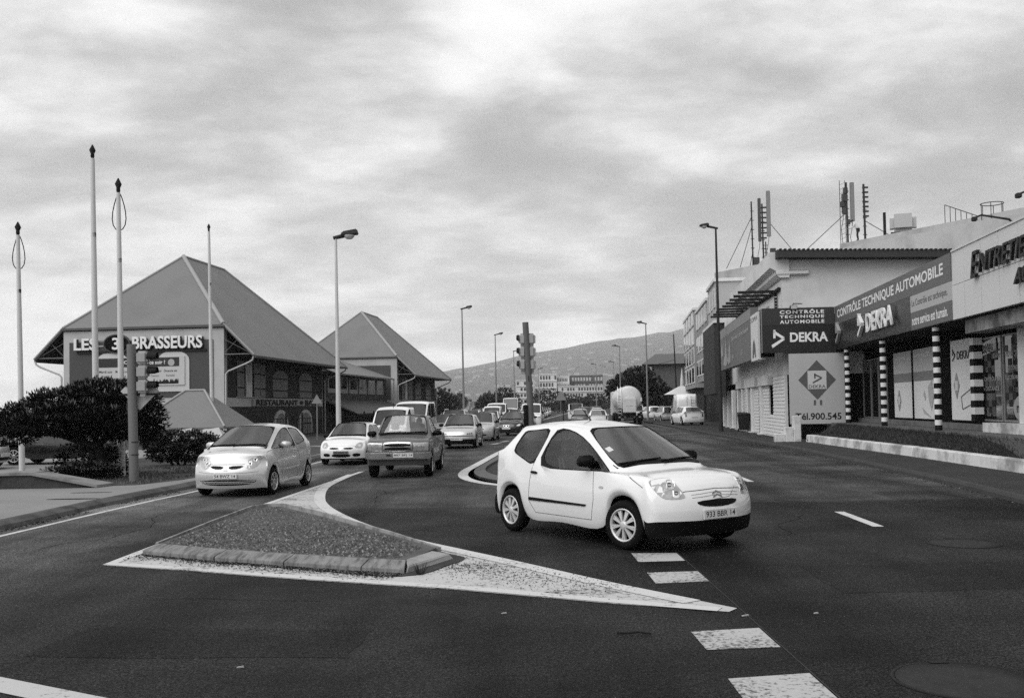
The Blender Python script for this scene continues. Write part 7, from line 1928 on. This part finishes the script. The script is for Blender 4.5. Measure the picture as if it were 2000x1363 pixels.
def g_van(name, label, pv, zr=1.85, wb=2.6, W=.80, roh=.75, foh=.72, glass=False, xc=-.35, zc=1.05, zf0=.85, cat='van', **k):
    root = car_root(name, label, cat=cat); zt = zc
    sh = Shell(level=1, wb=wb, W=W, foh=foh, roh=roh, xc=xc, zc=zc, xw=xc - .75, zr=zr, Wr=W - .10, zf0=zf0, zf=zc - .08, xB=xc - 1.35, xBt=xc - 1.4, xC=-wb - .2, xCt=-wb - .2, xrr=-(wb + roh) + .12, zrr=zr - .03, xt=-(wb + roh) + .03, zt=zt,
               rprof=(-.03, 0, 0, -.03), fprof=((-.08,), (0,), (0,), (-.04,)), tum=.02, glass_rear_side=glass, rround=.05, rw=.31, Ra=.36, roofx=[(-xc * 0 + (xc - .75), zr - .12), (xc - 1.4, zr), (-(wb + roh) + .12, zr - .02)], **k)
    shell_parts(root, sh, pv, GL); generic_front(root, sh, pv, None, z_l=zf0 - .07, plate_z=.45); return root
van_express = g_van('delivery_van', 'white high-roofed delivery van behind the white small car', PW, 1.84, 2.65, .79)
place(van_express, -5.15, 41., -92.)
mb = MB(); mb.tube([(-.95, .1, 1.78), (-1.05, .1, 2.0)], .012, 5); mb.build('aerial', BLACK, van_express)
van_big = g_van('crew_van', 'white crew-cab van with dark windscreen in front of the second hall', PW, 2.12, 3.0, .95, .9, .75, True, zc=1.25, zf0=.95)
place(van_big, -5.3, 50.5, -94.)
# more of the queue: prototypes, then copies with their parts
def recolour(root, m):
    for c in root.children:
        if c.name.startswith('body') and c.material_slots:
            c.material_slots[0].link = 'OBJECT'; c.material_slots[0].material = m
def clone(src, label, x, y, hd, m=None, s=1., group='cars queueing on the road', z=0.):
    c = copy_tree(src); c['label'] = label; c['group'] = group; place(c, x, y, hd, s, z)
    if m: recolour(c, m)
    return c
hatchA = g_hatch('family_car', 'silver hatchback in the queue behind the light silver hatchback', PS, zr=1.47, rw=.29); place(hatchA, -1.75, 52.5, -95.); hatchA['group'] = 'cars queueing on the road'
hatchB = g_hatch('small_car', 'little white car with black grille behind the queue of silver cars', PW, wb=2.34, foh=.66, roh=.5, zr=1.48, xc=-.2, xw=-.85, zf0=.76, xC=-2.3, xCt=-2.2, xrr=-2.55, xt=-2.75); place(hatchB, -1.7, 71., -93.); hatchB['group'] = 'cars queueing on the road'
mpv = g_hatch('people_carrier', 'pale people carrier with roof rails behind the crew-cab van', PS, wb=2.6, roh=.7, zr=1.62, zc=1.0, xrr=-3.1, zrr=1.58, xt=-3.25, xC=-2.95, xCt=-2.9, W=.86, Wr=.66); place(mpv, -3.7, 61., -94.); mpv['group'] = 'cars queueing on the road'
for sg in (1, -1):
    mb = MB(); mb.tube([(-1.2, sg * .62, 1.6), (-1.3, sg * .62, 1.66), (-2.9, sg * .62, 1.66), (-3.0, sg * .62, 1.6)], .02, 5); mb.build('roof_rail', CHROME, mpv)
whites = PW
clone(hatchA, 'white car half hidden by the median signal post', .75, 71., -94., PW)
clone(van_express, 'small white van in the queue behind the little white car', -1.75, 81., -93.)
clone(van_big, 'white box van at the back of the nearer queue', -1.5, 91., -92., None, 1.0)
clone(mpv, 'pale car between the people carrier and the white box van', -3.2, 74., -93., PW, .95)
clone(hatchA, 'grey car with its window seen between the pickup and the light silver hatchback', -3.9, 55.8, -94., PGREY, .95)
vanW = clone(van_big, 'white van to the right of the median signal post', 1.55, 84., -93., None, .95)
for k, (x, y, m, src) in enumerate(((.2, 104., PW, hatchA), (-2.2, 102., PS, mpv), (-.2, 116., PW, hatchB), (2.2, 100., PS, hatchA), (2.5, 112., PW, hatchA), (3.1, 124., PS, mpv), (3.5, 136., PW, hatchA), (4.2, 148., PS, hatchB), (4.9, 160., PW, hatchA), (5.6, 173., PS, mpv), (6.4, 188., PW, hatchA), (1.2, 130., PW, mpv), (1.7, 146., PS, hatchA), (2.6, 160., PW, hatchA), (-4.7, 72., PS, hatchA), (-4.3, 83., PW, hatchB), (-4.2, 95., PS, hatchA), (-3.9, 107., PW, mpv), (-1.6, 128., PS, hatchA), (-3.2, 119., PW, hatchA), (-.6, 140., PW, hatchB), (-2.4, 133., PS, mpv), (.9, 118., PS, hatchA), (7.2, 205., PS, hatchA), (5., 190., PW, mpv), (3.6, 178., PS, hatchA))):
    clone(src, 'far %s %s in the long queue towards the white flats' % ('white' if m is PW else 'silver', 'people carrier' if src is mpv else ('little car' if src is hatchB else 'hatchback')), x, y, -93., m, 1.)
coach = g_van('coach', 'white coach standing far back in the queue', PW, 3.1, 4.6, 1.2, 1.8, 1.2, True, xc=.6, zc=1.5, zf0=1.2, cat='coach'); place(coach, -.3, 152., -93.)
# cars driving away on the right-hand side (rear views)
def rear_car(label, x, y, hd, src, m, s=1., group='cars driving away on the right'):
    return clone(src, label, x, y, hd, m, s, group)
clioR = g_hatch('small_car', 'white small car seen from behind beyond the white hatchback roof', PW, wb=2.47, zr=1.42, xrr=-2.62, zrr=1.37, xt=-2.93, zt=.95, xC=-2.4, xCt=-2.32); place(clioR, 7.0, 82., 86.)
rear_car('grey car seen from behind left of the white small car', 6.3, 93., 86., hatchA, PGREY)
pk2 = copy_tree(pick); pk2['label'] = 'dark pickup seen from behind beyond the white small car'; place(pk2, 7.4, 102., 86., 1.); recolour(pk2, PGREY)
rear_car('white van seen from behind beyond the dark pickup', 7.5, 118., 86., van_big, None, .95)
for k, (x, y, m, src) in enumerate(((10.3, 122., PS, hatchA), (11.0, 132., PD, mpv), (11.8, 146., PW, hatchA), (9.3, 140., PS, hatchB), (10.4, 158., PW, mpv))):
    rear_car('far %s car seen from behind beside the tanker lorry' % ('white' if m is PW else ('dark' if m is PD else 'silver')), x, y, 86., src, m)
# parked on the right
parkz = .115
wh = g_hatch('coupe_car', 'white coupe parked on the right pavement with dark sloping rear window', PW, wb=2.6, zr=1.45, xc=-.45, xw=-1.2, W=.88, Wr=.6, xB=-1.8, xBt=-1.85, xC=-2.7, xCt=-2.5, xrr=-2.75, zrr=1.38, xt=-3.25, zt=1.02, roh=.75, rw=.31, Ra=.36); place(wh, 13.6, 80., 97., 1., parkz)
vl = g_van('ladder_van', 'white van with ladder on its rear door parked behind the white coupe', PW, 2.5, 3.2, .98, .95, .8, False, zc=1.3, zf0=1.0, glass_rear=False); place(vl, 15.9, 94., 88., 1., parkz)
mb = MB(); xx = -(3.2 + .95) - .06
for y in (-.75, -.35): mb.tube([(xx, y, .8), (xx, y, 2.4)], .02, 5)
for k in range(6): mb.tube([(xx, -.75, .95 + .26 * k), (xx, -.35, .95 + .26 * k)], .016, 5)
mb.build('ladder', CHROME, vl)
mb = MB(); mb.box(xx + .03, xx + .05, -.01, .01, .6, 2.35); mb.build('door_gap', IRON, vl)
rear_car('silver estate car parked beside the street lamp on the right', 15.6, 104., 96., mpv, PS, .95, 'cars parked on the right'); 
rear_car('small white car parked beyond the silver estate', 16.2, 118., 96., hatchB, PW, 1.05, 'cars parked on the right')
rear_car('dark car parked between the silver estate and the white van', 19.2, 112., 100., hatchA, PD, 1., 'cars parked on the right')
rear_car('white off-road car parked near the tanker lorry', 15.6, 128., 90., mpv, PW, 1.08, 'cars parked on the right')
for x, y in ((19.4, 128.), (21.3, 134.), (17.8, 136.)): rear_car('pale car in the far row parked on the right', x, y, 100., hatchA, PS, 1., 'cars parked on the right')
# car park on the left
dk = clone(hatchA, 'dark saloon parked behind the windswept tree', -16.3, 33.4, 179., PD, 1.05, 'cars in the left car park', .1)
clone(hatchB, 'pale car parked beside the dark saloon', -16.2, 30.4, 2., PS, 1.05, 'cars in the left car park', .1)
# tanker lorry
tk = car_root('tanker_lorry', 'white tanker lorry with round tank and rear ladder driving away', cat='lorry'); place(tk, 10.55, 90., 87., 1.)
TW = mat('tank_white', .62, .4, var=.05, vscale=.8, dirt=.1)
prof = [(1.18 * math.cos(2 * math.pi * k / 32), 2.28 + 1.2 * math.sin(2 * math.pi * k / 32)) for k in range(32)]
rings = [(0., .80), (-.02 + .12, .92), (.35, .985), (.6, 1.), (8.2, 1.), (8.5, .97), (8.65, .85)]
mb = MB(); vs = []
for x, f in rings: vs += [(x, p[0] * f, 2.28 + (p[1] - 2.28) * f) for p in prof]
fs = [(i * 32 + k, i * 32 + (k + 1) % 32, (i + 1) * 32 + (k + 1) % 32, (i + 1) * 32 + k) for i in range(len(rings) - 1) for k in range(32)] + [tuple(range(32))[::-1], tuple(range(len(vs) - 32, len(vs)))]
mb.add(vs, fs, 0, True); mb.build('tank', TW, tk)
rbox('rear_cabinet', (-.45, .05, -.62, .58, 1.05, 2.35), TW, tk, .06, 2)
mb = MB(); mb.prism([(-1.16, 2.05), (1.16, 2.05), (1.16, 2.4), (-1.16, 2.4)], 'x', .04, .4); mb.build('tank_apron', TW, tk)
mb = MB(); mb.box(-.2, 9.0, -.5, .5, .75, 1.08); mb.build('chassis', BLACK, tk)
mb = MB(); mb.box(-.35, -.1, -1.2, 1.2, .55, .78); bu = mb.build('rear_bumper', BLACK, tk)
for y in (-1., .82, -.5, .32):
    mb = MB(); mb.box(-.375, -.351, y, y + .18, .60, .72); mb.build('rear_lamp', LENS if abs(y + .09) > .8 else LENS_RED, bu)
mb = MB(); mb.box(-.4, -.36, -.55, .55, .34, .48); mb.build('under_run_bar', BLACK, tk)
for y in (.72, 1.02):
    mb = MB(); mb.tube([(-.12, y, .8), (-.12, y, 2.9), (.2, y, 3.4)], .025, 5); mb.build('ladder_rail', CHROME, tk)
for k in range(7):
    mb = MB(); mb.tube([(-.12, .72, 1.0 + .27 * k), (-.12, 1.02, 1.0 + .27 * k)], .02, 5); mb.build('ladder_rung', CHROME, tk)
for sg in (1, -1):
    mb = MB(); mb.tube([(.5, sg * 1.0, 2.9), (.5, sg * 1.15, 3.35), (.5, sg * .8, 3.4)], .03, 5); mb.build('top_rail', STEEL_DK, tk)
    for x in (.9, 2.2, 7.6):
        mb = MB(); mb.lathe([(.001, -.15), (.3, -.15), (.5, -.13), (.5, .13), (.3, .15), (.001, .15)], 20, axis='y'); q = mb.build('wheel', TYRE, tk); q.location = (x, sg * 1.02, .5)
    mb = MB(); mb.box(.3, 3.0, sg * 1.18 - .03, sg * 1.18 + .03, .95, 1.1); mb.build('mudguard', BLACK, tk)
    mb = MB(); mb.box(.35, .4, sg * 1.0 - .25, sg * 1.0 + .25, .3, .9); mb.build('mud_flap', BLACK, tk)
rbox('cab', (8.9, 11.0, -1.2, 1.2, .7, 3.1), mat('cab_white', .6, .35, coat=.5), tk, .1, 2)
mb = MB(); mb.lathe([(.3, 3.45), (.3, 3.56), (.28, 3.6), (.001, 3.6)], 14, origin=(3., 0, 0)); mb.build('manlid', STEEL_DK, tk)
text_obj('lettering', 'UN 1202', INK, tk, (-.452, .3, 1.62), (0, -1, 0), (0, 0, 1), width=.6, height=.09)
# bins and tarpaulin behind the tree
for x, y, lab in ((-11.7, 35.5, 'pale bin under a light tarpaulin behind the windswept tree'), (-10.9, 36., 'second pale bin under the tarpaulin beside the traffic signal')):
    t = thing('covered_bin', lab, 'bin', (x, y, .11))
    rbox('body', (-.45, .45, -.4, .4, 0, .75), mat('bin_pale', .22, .7), t, .04, 2)
    mb = MB(); mb.hexa([(-.62, -.55, .62), (.62, -.55, .7), (.62, .55, .66), (-.62, .55, .6)], [(-.3, -.3, .98), (.35, -.25, 1.08), (.25, .3, 1.0), (-.3, .3, 1.02)]); mb.build('tarpaulin', mat('tarp_pale', .45, .7, var=.2, vscale=4.), t)
o = MB(); o.box(-11.5, -9.2, 37.2, 37.3, .12, .42); q = o.build('low_barrier', mat('barrier_white', .5, .7)); tag(q, 'low white barrier rail between the bins and the dark bush', 'barrier')
